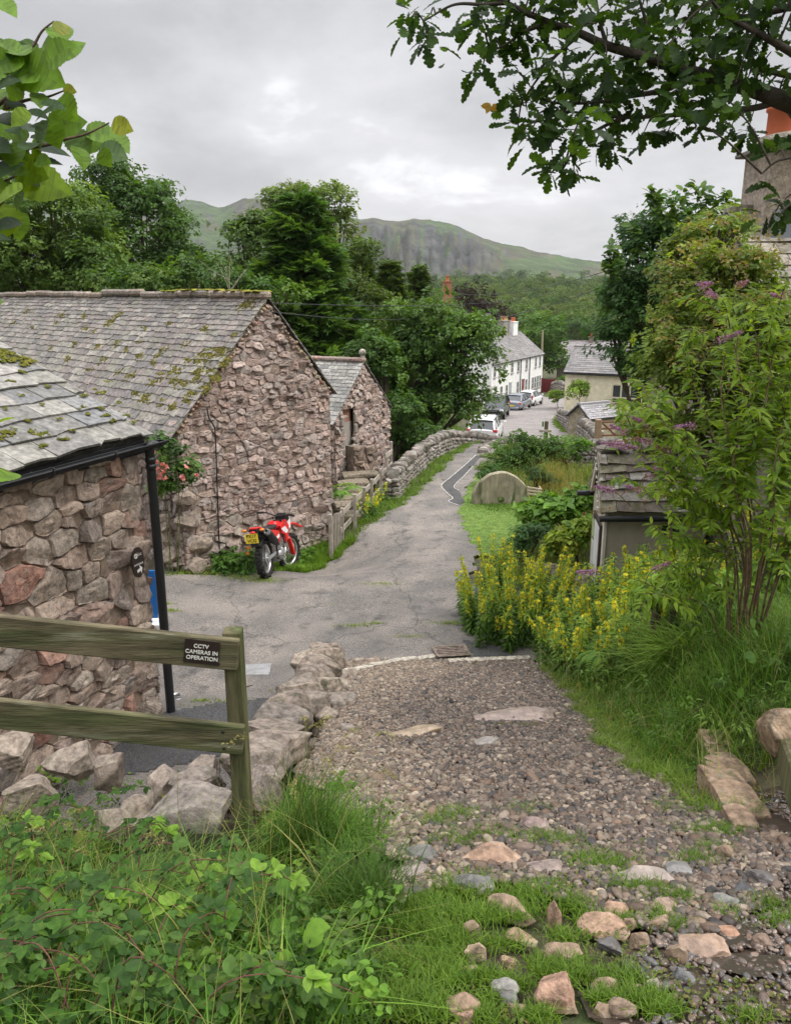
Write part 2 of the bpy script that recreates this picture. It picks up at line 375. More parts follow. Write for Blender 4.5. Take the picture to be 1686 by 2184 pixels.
dvec = Vector((math.sin(SUN_AZ) * math.cos(SUN_EL), math.cos(SUN_AZ) * math.cos(SUN_EL), math.sin(SUN_EL)))
so.rotation_euler = (-dvec).to_track_quat('-Z', 'Y').to_euler(); so.location = (8, 6, 30)
cd = bpy.data.cameras.new('camera'); cd.sensor_fit = 'VERTICAL'; cd.sensor_height = 24; cd.lens = 24 * FP / (2 * CV)
cd.clip_start = .05; cd.clip_end = 6000
co = bpy.data.objects.new('camera', cd); ROOT.objects.link(co); co.location = (0, 0, EYE); co.rotation_euler = (math.pi / 2 - PITCH, 0, 0)
sc = bpy.context.scene; sc.camera = co
sc.view_settings.view_transform = 'Standard'; sc.view_settings.look = 'None'; sc.view_settings.exposure = EXPO = .92; sc.view_settings.gamma = 1
sc.cycles.max_bounces = 6; sc.cycles.transparent_max_bounces = 8; sc.cycles.use_denoising = True; sc.cycles.volume_bounces = 0
# ------------------------------------------------------------------ ground sheet
def gridmesh(name, xs, ys, zf, m, col=(.1, .1, .05), kind='structure', keep=None, smooth=True):
    X, Y = np.meshgrid(xs, ys); Z = zf(X, Y); V = np.stack([X, Y, Z], -1).reshape(-1, 3)
    nx = len(xs); i = np.arange(len(ys) - 1)[:, None] * nx; j = np.arange(nx - 1)[None]
    F = np.stack([i + j, i + j + 1, i + nx + j + 1, i + nx + j], -1).reshape(-1, 4)
    if keep is not None:
        C = V[F].mean(1); F = F[keep(C[:, 0], C[:, 1])]
    mb = MB(); c = col if not callable(col) else col(V[F].mean(1)); mb.add(V, F, c, 0, smooth)
    return mb.build(name, m, kind=kind)
def inpoly(poly):
    P = np.asarray(poly, float)
    def f(x, y):
        c = np.zeros(np.shape(x), bool); n = len(P)
        for i in range(n):
            a, b = P[i], P[(i + 1) % n]
            t = ((a[1] > y) != (b[1] > y)) & (x < (b[0] - a[0]) * (y - a[1]) / (b[1] - a[1] + 1e-12) + a[0]); c ^= t
        return c
    return f
M_earth = mat('earth', (.075, .062, .04), .95, .45, 3, .8, 22, .03, c2=(.05, .07, .022), c2s=1.1, c2r=(.42, .6))
xs = np.unique(np.concatenate([np.linspace(-420, -30, 24), np.linspace(-30, -5, 40), np.linspace(-5, 7, 121), np.linspace(7, 30, 40), np.linspace(30, 420, 24)]))
ys = np.unique(np.concatenate([np.linspace(-30, 0, 20), np.linspace(0, 12, 121), np.linspace(12, 40, 113), np.linspace(40, 140, 60), np.linspace(140, 900, 30)]))
gridmesh('ground', xs, ys, lambda x, y: gz(x, y) - .05 + .035 * np.sin(x * 3.1 + y) * np.sin(y * 2.7) * sm(60, 10, y) * .5, M_earth)
# tarmac yard and lane
def asphalt(name, base, c2, c3):
    m = mat(name, base, .88, .3, 70, .7, 160, .006, c2=c2, c2s=.9, c2r=(.42, .62), c3=c3, c3s=2.6, c3r=(.54, .7))
    nt = m.node_tree; N, L = nt.nodes, nt.links; p = [n for n in N if n.type == 'BSDF_PRINCIPLED'][0]
    c = p.inputs['Base Color'].links[0].from_socket; tc = [n for n in N if n.type == 'TEX_COORD'][0]
    ns = N.new('ShaderNodeTexNoise'); ns.inputs['Scale'].default_value = 1.6; ns.inputs['Detail'].default_value = 5; L.new(tc.outputs['Object'], ns.inputs['Vector'])
    va = N.new('ShaderNodeVectorMath'); va.operation = 'SCALE'; va.inputs['Scale'].default_value = 1.1; L.new(ns.outputs['Color'], va.inputs[0])
    vb = N.new('ShaderNodeVectorMath'); L.new(tc.outputs['Object'], vb.inputs[0]); L.new(va.outputs[0], vb.inputs[1])
    vo = N.new('ShaderNodeTexVoronoi'); vo.feature = 'DISTANCE_TO_EDGE'; vo.inputs['Scale'].default_value = .4; L.new(vb.outputs[0], vo.inputs['Vector'])
    mr = N.new('ShaderNodeMapRange'); mr.inputs[1].default_value, mr.inputs[2].default_value = .0, .012; mr.inputs[3].default_value, mr.inputs[4].default_value = .6, 1; L.new(vo.outputs[0], mr.inputs[0])
    n2 = N.new('ShaderNodeTexNoise'); n2.inputs['Scale'].default_value = 55; n2.inputs['Detail'].default_value = 3; L.new(tc.outputs['Object'], n2.inputs['Vector'])
    m2 = N.new('ShaderNodeMapRange'); m2.inputs[1].default_value, m2.inputs[2].default_value = .35, .65; m2.inputs[3].default_value, m2.inputs[4].default_value = .6, 1.35; L.new(n2.outputs['Fac'], m2.inputs[0])
    mm = N.new('ShaderNodeMath'); mm.operation = 'MULTIPLY'; L.new(mr.outputs[0], mm.inputs[0]); L.new(m2.outputs[0], mm.inputs[1])
    v = N.new('ShaderNodeVectorMath'); v.operation = 'SCALE'; L.new(c, v.inputs[0]); L.new(mm.outputs[0], v.inputs['Scale']); L.new(v.outputs[0], p.inputs['Base Color'])
    return m
M_tar = asphalt('old_tarmac', (.155, .143, .131), (.24, .212, .188), (.088, .084, .079))
M_tar2 = asphalt('lane_tarmac', (.22, .2, .19), (.265, .24, .225), (.17, .155, .145))
M_newtar = asphalt('fresh_tarmac', (.075, .074, .075), (.09, .088, .086), (.06, .06, .06))
BW0 = np.array([-2.91, 9.06]); BWD = nrm(np.array([.384, 1.]))          # outbuilding wall: foot of the downpipe, direction
def road_edges(y):
    l = np.interp(y, [10.6, 14, 15.2, 16.3, 17.6, 19, 21, 23, 25, 27, 30], [-4.6, -3.6, -2.2, -1.35, -.65, .0, .75, 1.3, 1.95, 2.6, 3.6])
    r = np.interp(y, [10.6, 12.5, 14, 15.5, 17, 19, 20, 21, 23, 25, 27, 30], [2.1, 1.6, 1.35, 1.7, 1.55, 1.55, 1.72, 1.95, 2.5, 3.05, 3.9, 5.2])
    wob = .06 * np.sin(y * 5.3) + .04 * np.sin(y * 13.1)
    return l + wob, r + wob * .8
def tar_keep(x, y):
    l, r = road_edges(y)
    main = (y > 10.55) & (x > l) & (x < r)
    yard = (x < np.interp(y, [5, 9.6, 10.6], [-1.15, -1.15, -.75])) & (y > 5.3) & (y < 10.6) & (x > -6)
    left = (y >= 10.55) & (y < 14.2) & (x > -9) & (x <= -3)
    return main | yard | left
gridmesh('yard_tarmac', np.arange(-9, 6, .06), np.arange(5.2, 29, .06), lambda x, y: gz(x, y) + .004 + .012 * np.sin(x * 1.7) * np.sin(y * 1.3), M_tar, keep=tar_keep)
_lr = np.array(sorted([gp(u, v)[:2] for u, v in [(1246, 936), (1222, 930), (1196, 920), (1181, 909), (1177, 900), (1182, 890), (1190, 880)]], key=lambda q: q[1])); LANE_R = lambda y: np.interp(y, _lr[:, 1], _lr[:, 0], right=99)
# village lane beyond the bridge
def lane_keep(x, y):
    c = np.interp(y, [27, 31, 34, 40, 46, 55, 62, 70, 76, 84, 92, 100], [3.2, 4.7, 5.8, 7.0, 8.0, 9.6, 11.0, 12.6, 14.0, 16.2, 19.5, 24])
    w = np.interp(y, [27, 31, 36, 45, 70, 80, 92, 100], [1.1, 1.3, 2.4, 3.3, 3.5, 3.0, 2.6, 2.6]); return (np.abs(x - c) < w) & (x < LANE_R(y))
gridmesh('lane', np.arange(1, 30, .25), np.arange(27.5, 100, .5), lambda x, y: gz(x, y) + .03, M_tar2, keep=lane_keep)
# dark fresh patch with sealed edges on the lane
def flat_poly(name, uv, m, dz, col=(.6, .6, .58), width=None, kind='structure'):
    P = np.array([gp(u, v) for u, v in uv]); mb = MB()
    if width is None:
        Q = []
        n = len(P)
        for i in range(n):
            a, b = P[i], P[(i + 1) % n]
            for t in np.linspace(0, 1, 6, endpoint=False): Q.append(a + (b - a) * t)
        f = inpoly(np.array(Q)[:, :2]); lo, hi = P.min(0), P.max(0)
        return gridmesh(name, np.arange(lo[0] - .1, hi[0] + .1, .035), np.arange(lo[1] - .1, hi[1] + .1, .05), lambda x, y: gz(x, y) + dz + .012 * np.sin(x * 1.7) * np.sin(y * 1.3), m, kind=kind, keep=f)
    C = curve(P, 60); T = nrm(np.gradient(C[:, :2], axis=0)); S = np.stack([-T[:, 1], T[:, 0]], 1)
    w = width * (1 + .25 * np.sin(np.arange(60) * 1.9))[:, None]
    A = np.c_[C[:, :2] + S * w / 2, 0 * C[:, 0]]; B = np.c_[C[:, :2] - S * w / 2, 0 * C[:, 0]]
    V = np.concatenate([A, B]); V[:, 2] = gz(V[:, 0], V[:, 1]) + dz + .012 * np.sin(V[:, 0] * 1.7) * np.sin(V[:, 1] * 1.3)
    mb.add(V, np.array([[i, i + 1, 61 + i, 60 + i] for i in range(59)]), col); return mb.build(name, m, kind=kind)
flat_poly('tarmac_patch', [(1014, 971), (994, 990), (959, 1020), (941, 1037), (965, 1064), (956, 1070), (977, 1078), (990, 1070), (978, 1048), (968, 1038), (1008, 996), (1022, 975)], M_newtar, .012)
M_line = mat('white_line', (.48, .46, .43), .8, .5, 30, .2, 60)
flat_poly('patch_edge_line', [(1014, 971), (994, 990), (959, 1020), (941, 1037), (952, 1052), (965, 1064), (956, 1070), (977, 1078)], M_line, .017, width=.022)
flat_poly('patch_edge_line', [(1008, 996), (990, 1015), (968, 1038), (978, 1048)], M_line, .017, width=.02)
# ------------------------------------------------------------------ gravel track
def gravel_keep(x, y):
    l = np.interp(y, [2, 3.2, 4.2, 5.5, 7, 10, 10.6], [.2, 0, -.5, -.75, -.72, -.85, -.8]); r = np.interp(y, [3, 4, 5, 7.8, 10.6], [2.2, 2.05, 1.75, 2.05, 2.0])
    w = .07 * np.sin(y * 6) + .05 * np.sin(y * 17 + 1); return (x > l + w) & (x < r + w) & (y < 10.5) & (y > 2.9 + .25 * np.sin(x * 4))
M_gravbed = mat('gravel_bed', (.07, .056, .046), .9, .4, 40, .9, 90, .02)
gridmesh('gravel_track', np.arange(-1.1, 2.6, .05), np.arange(2.5, 10.6, .05), lambda x, y: gz(x, y) - .012, M_gravbed, keep=gravel_keep)
def pebbles():
    g = RNG(4); N = 100000
    x = g.uniform(-1, 2.4, N); y = g.uniform(2.4, 10.5, N)
    k = gravel_keep(x, y); thin = g.uniform(0, 1, N) < np.where(y > 7.5, .7, 1); x, y = x[k & thin], y[k & thin]; n = len(x)
    s = g.lognormal(math.log(.0185), .38, n) * np.where(y < 5, 1.08, 1.) ; s = np.clip(s, .011, .075)
    O = (np.array([[1, 0, 0], [-1, 0, 0], [0, 1, 0], [0, -1, 0], [0, 0, 1], [0, 0, -1]], float), None)
    V, F = ICO[1]; V = V * np.array([.72, .5, .34])
    P = np.stack([x, y, gz(x, y) + s * .12], 1)
    nn = nrm(np.stack([g.normal(0, .33, n), g.normal(0, .33, n) - .1, np.ones(n)], 1)); R = rotm(nn, None, g)
    S = s[:, None] * g.uniform(.75, 1.3, (n, 3))
    # dry, pale outer wheel line; bank side darkened for wet and painted tree shade
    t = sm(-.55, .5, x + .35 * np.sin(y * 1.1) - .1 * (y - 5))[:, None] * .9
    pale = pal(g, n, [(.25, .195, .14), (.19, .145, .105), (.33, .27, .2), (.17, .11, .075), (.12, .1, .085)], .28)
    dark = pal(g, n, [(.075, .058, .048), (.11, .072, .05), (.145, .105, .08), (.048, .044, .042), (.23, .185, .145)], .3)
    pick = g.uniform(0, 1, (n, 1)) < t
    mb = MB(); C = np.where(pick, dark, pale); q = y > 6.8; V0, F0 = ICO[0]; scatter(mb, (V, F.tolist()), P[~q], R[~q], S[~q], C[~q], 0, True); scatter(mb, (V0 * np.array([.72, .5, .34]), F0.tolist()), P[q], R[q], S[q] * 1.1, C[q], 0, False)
    m = mat('pebble', rough=.55, namp=.25, nscale=60, bump=.3, bscale=150, bdist=.004, spec=.4)
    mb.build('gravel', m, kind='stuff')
    # small stuff in the wet corner
    N = 15000; x = g.uniform(.7, 3.2, N); y = g.uniform(1.5, 4.4, N); k = (x > .9 + .2 * np.sin(y * 5) + .55 * sm(3.0, 3.6, y)) & ~((x > 1.75) & (x < 2.2) & (y > 3.3)); x, y = x[k], y[k]; n = len(x)
    s = np.clip(g.lognormal(math.log(.014), .5, n), .006, .05); P = np.stack([x, y, gz(x, y) - .01 + s * .1], 1)
    nn = nrm(np.stack([g.normal(0, .3, n), g.normal(0, .3, n), np.ones(n)], 1)); mb = MB()
    scatter(mb, (V, F.tolist()), P, rotm(nn, None, g), s[:, None] * g.uniform(.7, 1.3, (n, 3)), pal(g, n, [(.09, .065, .05), (.14, .09, .065), (.1, .095, .095), (.2, .15, .12), (.06, .055, .05)], .25), 0, True)
    mb.build('gravel', mat('wet_pebble', rough=.22, namp=.3, nscale=60, bump=.2, bscale=150, bdist=.004, spec=.5), kind='stuff')
pebbles()
M_mud = mat('wet_mud', (.055, .04, .03), .35, .4, 8, .6, 25, .02, spec=.5)
gridmesh('mud', np.arange(.6, 3.4, .04), np.arange(1.4, 4.5, .04), lambda x, y: gz(x, y) - .022 + .01 * np.sin(x * 9) * np.sin(y * 11), M_mud, keep=lambda x, y: x > .85 + .2 * np.sin(y * 5) + .5 * sm(3.0, 3.6, y))
M_water = mat('water', (.06, .05, .04), .03, 0, 1, .25, 14, .01, spec=.7)
def puddle(u, v, rx, ry, dz, seed, name='puddle'):
    p = gp(u, v); g = RNG(seed); a = np.linspace(0, 2 * np.pi, 40, endpoint=False)
    r = 1 + sum(g.uniform(.1, .22) / k ** .5 * np.sin(k * a + g.uniform(0, 6)) for k in (2, 3, 5, 7))
    V = np.c_[p[0] + rx * r * np.cos(a), p[1] + ry * r * np.sin(a), 0 * a]; V[:, 2] = gz(V[:, 0], V[:, 1]) + dz
    mb = MB(); mb.add(np.concatenate([V, [[p[0], p[1], gz(p[0], p[1]) + dz]]]), np.array([[i, (i + 1) % 40, 40] for i in range(40)]), (.1,)*3, 0, True)
    return mb.build(name, M_water, kind='structure')
for a in [(1550, 1985, .2, .13, .004, 1), (1600, 2060, .22, .1, .004, 2), (1520, 2120, .17, .07, .004, 3), (1640, 2165, .2, .06, .004, 4), (1360, 1850, .12, .1, .006, 5), (1090, 1545, .26, .18, .012, 6), (1340, 1885, .15, .06, .008, 7)]: puddle(a[0], a[1], a[2] * .8, a[3] * .8, a[4] - .009 if a[1] > 1800 else a[4], a[5])
M_lawn = mat('lawn', (.11, .18, .035), .9, .3, 6, .6, 60, .02, c2=(.16, .22, .05), c2s=2)
LAWN = [gp(u, v)[:2] for u, v in [(1012, 1005), (985, 1058), (972, 1095), (975, 1140), (1008, 1183), (1095, 1190), (1125, 1110), (1135, 1060), (1060, 1020)]]
gridmesh('lawn', np.arange(.8, 5, .06), np.arange(13, 24, .06), lambda x, y: gz(x, y) - .005, M_lawn, keep=inpoly(LAWN))
# ------------------------------------------------------------------ hills
def hills():
    us = np.linspace(-900, 2700, 560); T = np.concatenate([np.linspace(0, 1, 120), [1.05, 1.12]])
    crest = np.interp(us, [-900, 0, 300, 372, 395, 415, 440, 465, 480, 497, 520, 548, 575, 640, 715, 770, 800, 815, 850, 880, 915, 945, 975, 1000, 1030, 1070, 1110, 1150, 1185, 1215, 1260, 1300, 1420, 1700, 2700],
                      [470, 455, 440, 432, 427, 427, 434, 440, 442, 434, 424, 422, 428, 440, 460, 466, 466, 469, 471, 467, 469, 474, 482, 494, 508, 518, 527, 537, 542, 549, 556, 563, 578, 590, 600])
    g = RNG(9)
    def fbm(a, b, oct=5, f0=1.):
        s = 0
        for k in range(oct):
            f = f0 * 1.9 ** k; p = g.uniform(0, 6, 4); s = s + .55 ** k * np.sin(a * f * 1.0 + p[0] + 1.7 * np.sin(b * f * .8 + p[1])) * np.sin(b * f * 1.1 + p[2] + 1.3 * np.sin(a * f * .7 + p[3]))
        return s
    crest = crest + 1.6 * fbm(us / 14., us / 31., 4)
    U, TT = np.meshgrid(us, T); CR = np.broadcast_to(crest, U.shape)
    crag = sm(730, 790, U) * sm(1110, 990, U); prof = np.where(TT < 1, TT ** 1.05, 1)
    prof = prof * (1 - crag) + crag * np.interp(TT, [0, .55, .66, .86, 1], [0, .5, .62, .93, 1]) * np.minimum(1, 1)
    v = 742 + (CR - 742) * prof + 5 * fbm(U / 55., TT * 9, 5) * np.sin(np.clip(TT, 0, 1) * np.pi) ** .7
    Y = 240 + 1250 * np.clip(TT, 0, 2) ** 1.15 + 240 * sm(600, 420, U) * TT
    streak = fbm(U / 7., TT * 3.4, 5)
    Y = Y + 38 * streak * crag * sm(.55, .68, TT) * sm(1., .9, TT) + 14 * fbm(U / 30., TT * 11, 5) * sm(.1, .4, TT)
    b = (v - CV) / FP; dy = CP - b * SP; dz = -SP - b * CP; t = Y / dy
    Z = EYE + dz * t; Z = np.where(TT > 1, Z - 260 * (TT - 1), Z)
    V = np.stack([(U - CU) / FP * t, Y, Z], -1).reshape(-1, 3)
    n = len(us); i = np.arange(len(T) - 1)[:, None] * n; j = np.arange(n - 1)[None]
    F = np.stack([i + j, i + j + 1, i + n + j + 1, i + n + j], -1).reshape(-1, 4)
    gc = lambda A: A.reshape(len(T), n)[:-1, :-1].ravel()
    n1 = gc(fbm(U / 42., TT * 8, 6)); n2 = gc(fbm(U / 17., TT * 22, 5)); n3 = gc(fbm(U / 5., TT * 5, 5)); tt = gc(TT); uu = gc(U)
    green = np.array([.05, .085, .024]); olive = np.array([.075, .07, .036]); brac = np.array([.032, .06, .02]); rk = np.array([.05, .051, .049]); dk = np.array([.02, .024, .02])
    w = sm(-.3, .5, n1 + .35 * n2)[:, None]; C = green * (1 - w) + olive * w
    w = (sm(.1, .8, n2 - .2 * n1) * sm(.75, .35, tt))[:, None]; C = C * (1 - w) + brac * w
    cr = gc(crag) * sm(.56, .66, tt + .05 * n1) * sm(.99, .9, tt + .07 * n2)
    oc = sm(.35, .75, n1 * .6 + n2 * .6 + .3 * n3) * sm(.35, .6, tt) * .75
    oc = np.maximum(oc, sm(560, 440, uu) * sm(.2, .7, n2 + .5 * n3) * .8 * sm(.4, .6, tt)); w = np.maximum(cr * sm(-.9, .1, n3 + .5 * n2), oc)[:, None]
    rc = rk * (1 + .28 * n3[:, None] + .25 * n2[:, None]); rc = np.where((n3 < -.45)[:, None], dk, rc); C = C * (1 - w) + rc * w
    mb = MB(); mb.add(V, F, np.clip(C, .02, .5), 0, True)
    m = mat('hillside', rough=.95, namp=.5, nscale=.02, bump=1., bscale=.06, bdist=12, c2=(.07, .09, .04), c2s=.03, c2r=(.56, .68), detail=9)
    mb.build('hill', m, kind='structure')
    return us, crest
hills()

def haze():
    mb = MB(); box(mb, (0, 950, 110), (5400, 2300, 250)); m = bpy.data.materials.new('haze_air'); m.use_nodes = True; nt = m.node_tree; nt.nodes.clear(); o = nt.nodes.new('ShaderNodeOutputMaterial'); v = nt.nodes.new('ShaderNodeVolumePrincipled'); v.inputs['Color'].default_value = (.86, .9, .95, 1); v.inputs['Density'].default_value = .0001; v.inputs['Anisotropy'].default_value = 0.
    nt.links.new(v.outputs[0], o.inputs['Volume']); mb.build('haze', m, kind='stuff')
haze()
# ------------------------------------------------------------------ masonry, slates
PINK = [(.4, .3, .26), (.35, .25, .215), (.44, .35, .31), (.31, .24, .215), (.37, .31, .28), (.28, .235, .21), (.42, .32, .265)]
PINKW = [.22, .18, .16, .12, .16, .08, .08]
NEARP = [(.46, .355, .285), (.39, .29, .23), (.5, .41, .335), (.33, .255, .215), (.38, .2, .15), (.42, .355, .295), (.28, .24, .22), (.3, .17, .135)]
def clip_half(P, n, d):
    out = []; m = len(P); s = P @ n - d
    for i in range(m):
        a, b = s[i], s[(i + 1) % m]
        if a <= 0: out.append(P[i])
        if (a < 0) != (b < 0): out.append(P[i] + (P[(i + 1) % m] - P[i]) * (a / (a - b)))
    return np.array(out)
def masonry(mb, O, U, N, poly, cw, ch, depth, rng, cols, w=None, joint=.018, seg=.06, hole=None, back=True, W=(0, 0, 1.), big=.2, rough=1., sink=.03, mdep=.14, mort=(.27, .21, .17)):
    """irregular rubble: every stone its own chiselled lump, poly in (along U, along W) metres"""
    O, U, N, W = (np.asarray(q, float) for q in (O, U, N, W)); poly = np.asarray(poly, float)
    lo, hi = poly.min(0), poly.max(0); S = []; y = lo[1] - ch; r = 0
    while y < hi[1] + ch:
        rh = ch * rng.uniform(.7, 1.35); x = lo[0] - cw * rng.uniform(0, 1) - cw
        while x < hi[0] + cw:
            ww = cw * rng.lognormal(0, .38); yy = y + rh / 2 + rng.normal() * ch * .11
            if rng.uniform() < .13: S += [[x + ww / 2, yy - rh * .27], [x + ww / 2 + rng.normal() * .02, yy + rh * .27]]
            elif rng.uniform() > big * .4: S.append([x + ww / 2, yy])
            x += ww
        y += rh
    S = np.array(S); sc_ = np.array([1 / cw, 1 / ch]) ; Q = S * sc_; PS = poly * sc_
    for i in range(len(S)):
        if not (lo[0] - cw < S[i, 0] < hi[0] + cw and lo[1] - ch < S[i, 1] < hi[1] + ch): continue
        if hole is not None and hole(S[i]): continue
        d = Q - Q[i]; dd = (d * d).sum(1); nb = np.argsort(dd)[1:22]; C = PS
        for j in nb:
            if len(C) < 3: break
            C = clip_half(C, d[j], (Q[j] @ Q[j] - Q[i] @ Q[i]) / 2)
        if len(C) < 3: continue
        C = C / sc_; c = C.mean(0); ext = np.linalg.norm(C - c, axis=1).mean()
        if ext < .025: continue
        C = c + (C - c) * max(.5, 1 - joint / ext)
        for _ in range(1):                                   # knock the corners off
            t = rng.uniform(.03, .17, (len(C), 1)); t2 = rng.uniform(.03, .17, (len(C), 1)); nx = np.roll(C, -1, 0)
            C = np.stack([C * (1 - t) + nx * t, C * t2 + nx * (1 - t2)], 1).reshape(-1, 2)
        R = []
        for k in range(len(C)):
            a, b = C[k], C[(k + 1) % len(C)]; m = max(1, int(np.linalg.norm(b - a) / seg))
            for t in range(m): R.append(a + (b - a) * t / m)
        R = np.array(R); R = R + rng.normal(0, .055 * seg + .003, R.shape) * rough; n = len(R)
        h = depth * rng.uniform(.45, 1.25); tilt = rng.normal(0, .2, 2) * rough; A = []
        ph = rng.uniform(0, 6, 4); kx = rng.normal(0, 9, (4, 2))
        for sc2, hh in ((1, -sink / depth), (1.0, .5), (.95, .9), (.7, 1.), (.38, 1.)):
            p2 = c + (R - c) * sc2; z = h * hh
            if hh > 0: z = z + (hh > .5) * (((p2 - c) @ tilt) * 1. + .011 * rough * np.sin(p2 @ kx.T + ph).sum(1)) 
            A.append(np.c_[p2, np.broadcast_to(z, n)])
        A.append(np.array([[c[0], c[1], h * 1.02]])); A = np.concatenate(A)
        V = O + A[:, :1] * U + A[:, 1:2] * W + A[:, 2:] * N; F4, F3 = [], []
        for k in range(n):
            k2 = (k + 1) % n
            for q in range(4): F4.append([q * n + k, q * n + k2, (q + 1) * n + k2, (q + 1) * n + k])
            F3.append([4 * n + k, 4 * n + k2, 5 * n])
        col = pal(rng, 1, cols, .16, w)[0]; flat = True
        mb.add(V, np.array(F4), col, 0, False); mb.add(V, np.array(F3), col, 0, False)
    if back:
        V = O + poly[:, :1] * U + poly[:, 1:] * W + N * depth * mdep; mb.add(V, [list(range(len(poly)))], mort, 1)
SLATE = [(.195, .18, .165), (.235, .215, .19), (.155, .145, .14), (.24, .2, .18), (.2, .19, .155), (.28, .26, .225), (.18, .155, .145)]
def slates(mb, O, E, S, width, slope, rows, wr, th, rng, cols, jit=.012, edge=.0, xo=(0, 0)):
    """courses of separate slates; rows = exposures from the eave up"""
    O, E, S = (np.asarray(q, float) for q in (O, E, S)); N = nrm(np.cross(E, S)); 
    if N[2] < 0: N = -N
    y = 0.
    for r, ex in enumerate(rows):
        if y > slope: break
        L = min(ex * 1.55, slope - y + .05); x = -rng.uniform(0, wr[1]) + xo[0]
        while x < width + xo[1]:
            w = rng.uniform(*wr) * (.7 + .5 * ex / rows[0]); a, b = max(x, xo[0]) + .004, min(x + w, width + xo[1]) - .004; x += w
            if b - a < .03: continue
            t = th * rng.uniform(.7, 1.4); j = rng.normal(0, jit, 4); up = th * 1.7 + rng.uniform(0, .6) * th
            m = a + (b - a) * rng.uniform(.3, .7)
            P2 = [(a, y + j[0]), (m, y + j[0] * .5 + j[1] * .5 + rng.normal(0, edge + .002)), (b, y + j[1]), (b + j[2] * .3, y + L), (a + j[3] * .3, y + L)]
            tl = rng.normal(0, th * .2)
            ht = [up - tl, up, up + tl, th * .35, th * .35]
            V = [O + E * p[0] + S * p[1] + N * h for p, h in zip(P2, ht)]; B = [q - N * t for q in V]
            n = 5; V = np.array(V + B)
            mb.add(V, [[0, 1, 2, 3, 4]] + [[i, n + i, n + (i + 1) % n, (i + 1) % n] for i in range(n)], pal(rng, 1, cols, .16)[0], 0)
        y += ex
def moss_on(mb, O, E, S, N, pts, rng, size=.05, n=26, spread=.1, cols=((.2, .2, .03), (.13, .15, .025), (.26, .22, .045), (.09, .11, .02)), lift=.035):
    V0, F0 = ICO[1]
    P, R, SS = [], [], []
    for x, y, k in pts:
        m = max(3, int(n * k)); a = rng.normal(0, spread * k ** .5, (m, 2)) * np.array([1.5, .8])
        P.append(O + (x + a[:, :1]) * E + (y + a[:, 1:]) * S + N * lift); s = size * rng.uniform(.5, 1.3, m); SS.append(s)
    P = np.concatenate(P); s = np.concatenate(SS); m = len(P)
    R = rotm(np.broadcast_to(N, (m, 3)) + rng.normal(0, .15, (m, 3)), None, rng)
    scatter(mb, (V0, F0.tolist()), P, R, s[:, None] * np.stack([rng.uniform(.8, 1.6, m), rng.uniform(.6, 1.1, m), rng.uniform(.14, .34, m)], 1), pal(rng, m, cols, .2), 0, True)
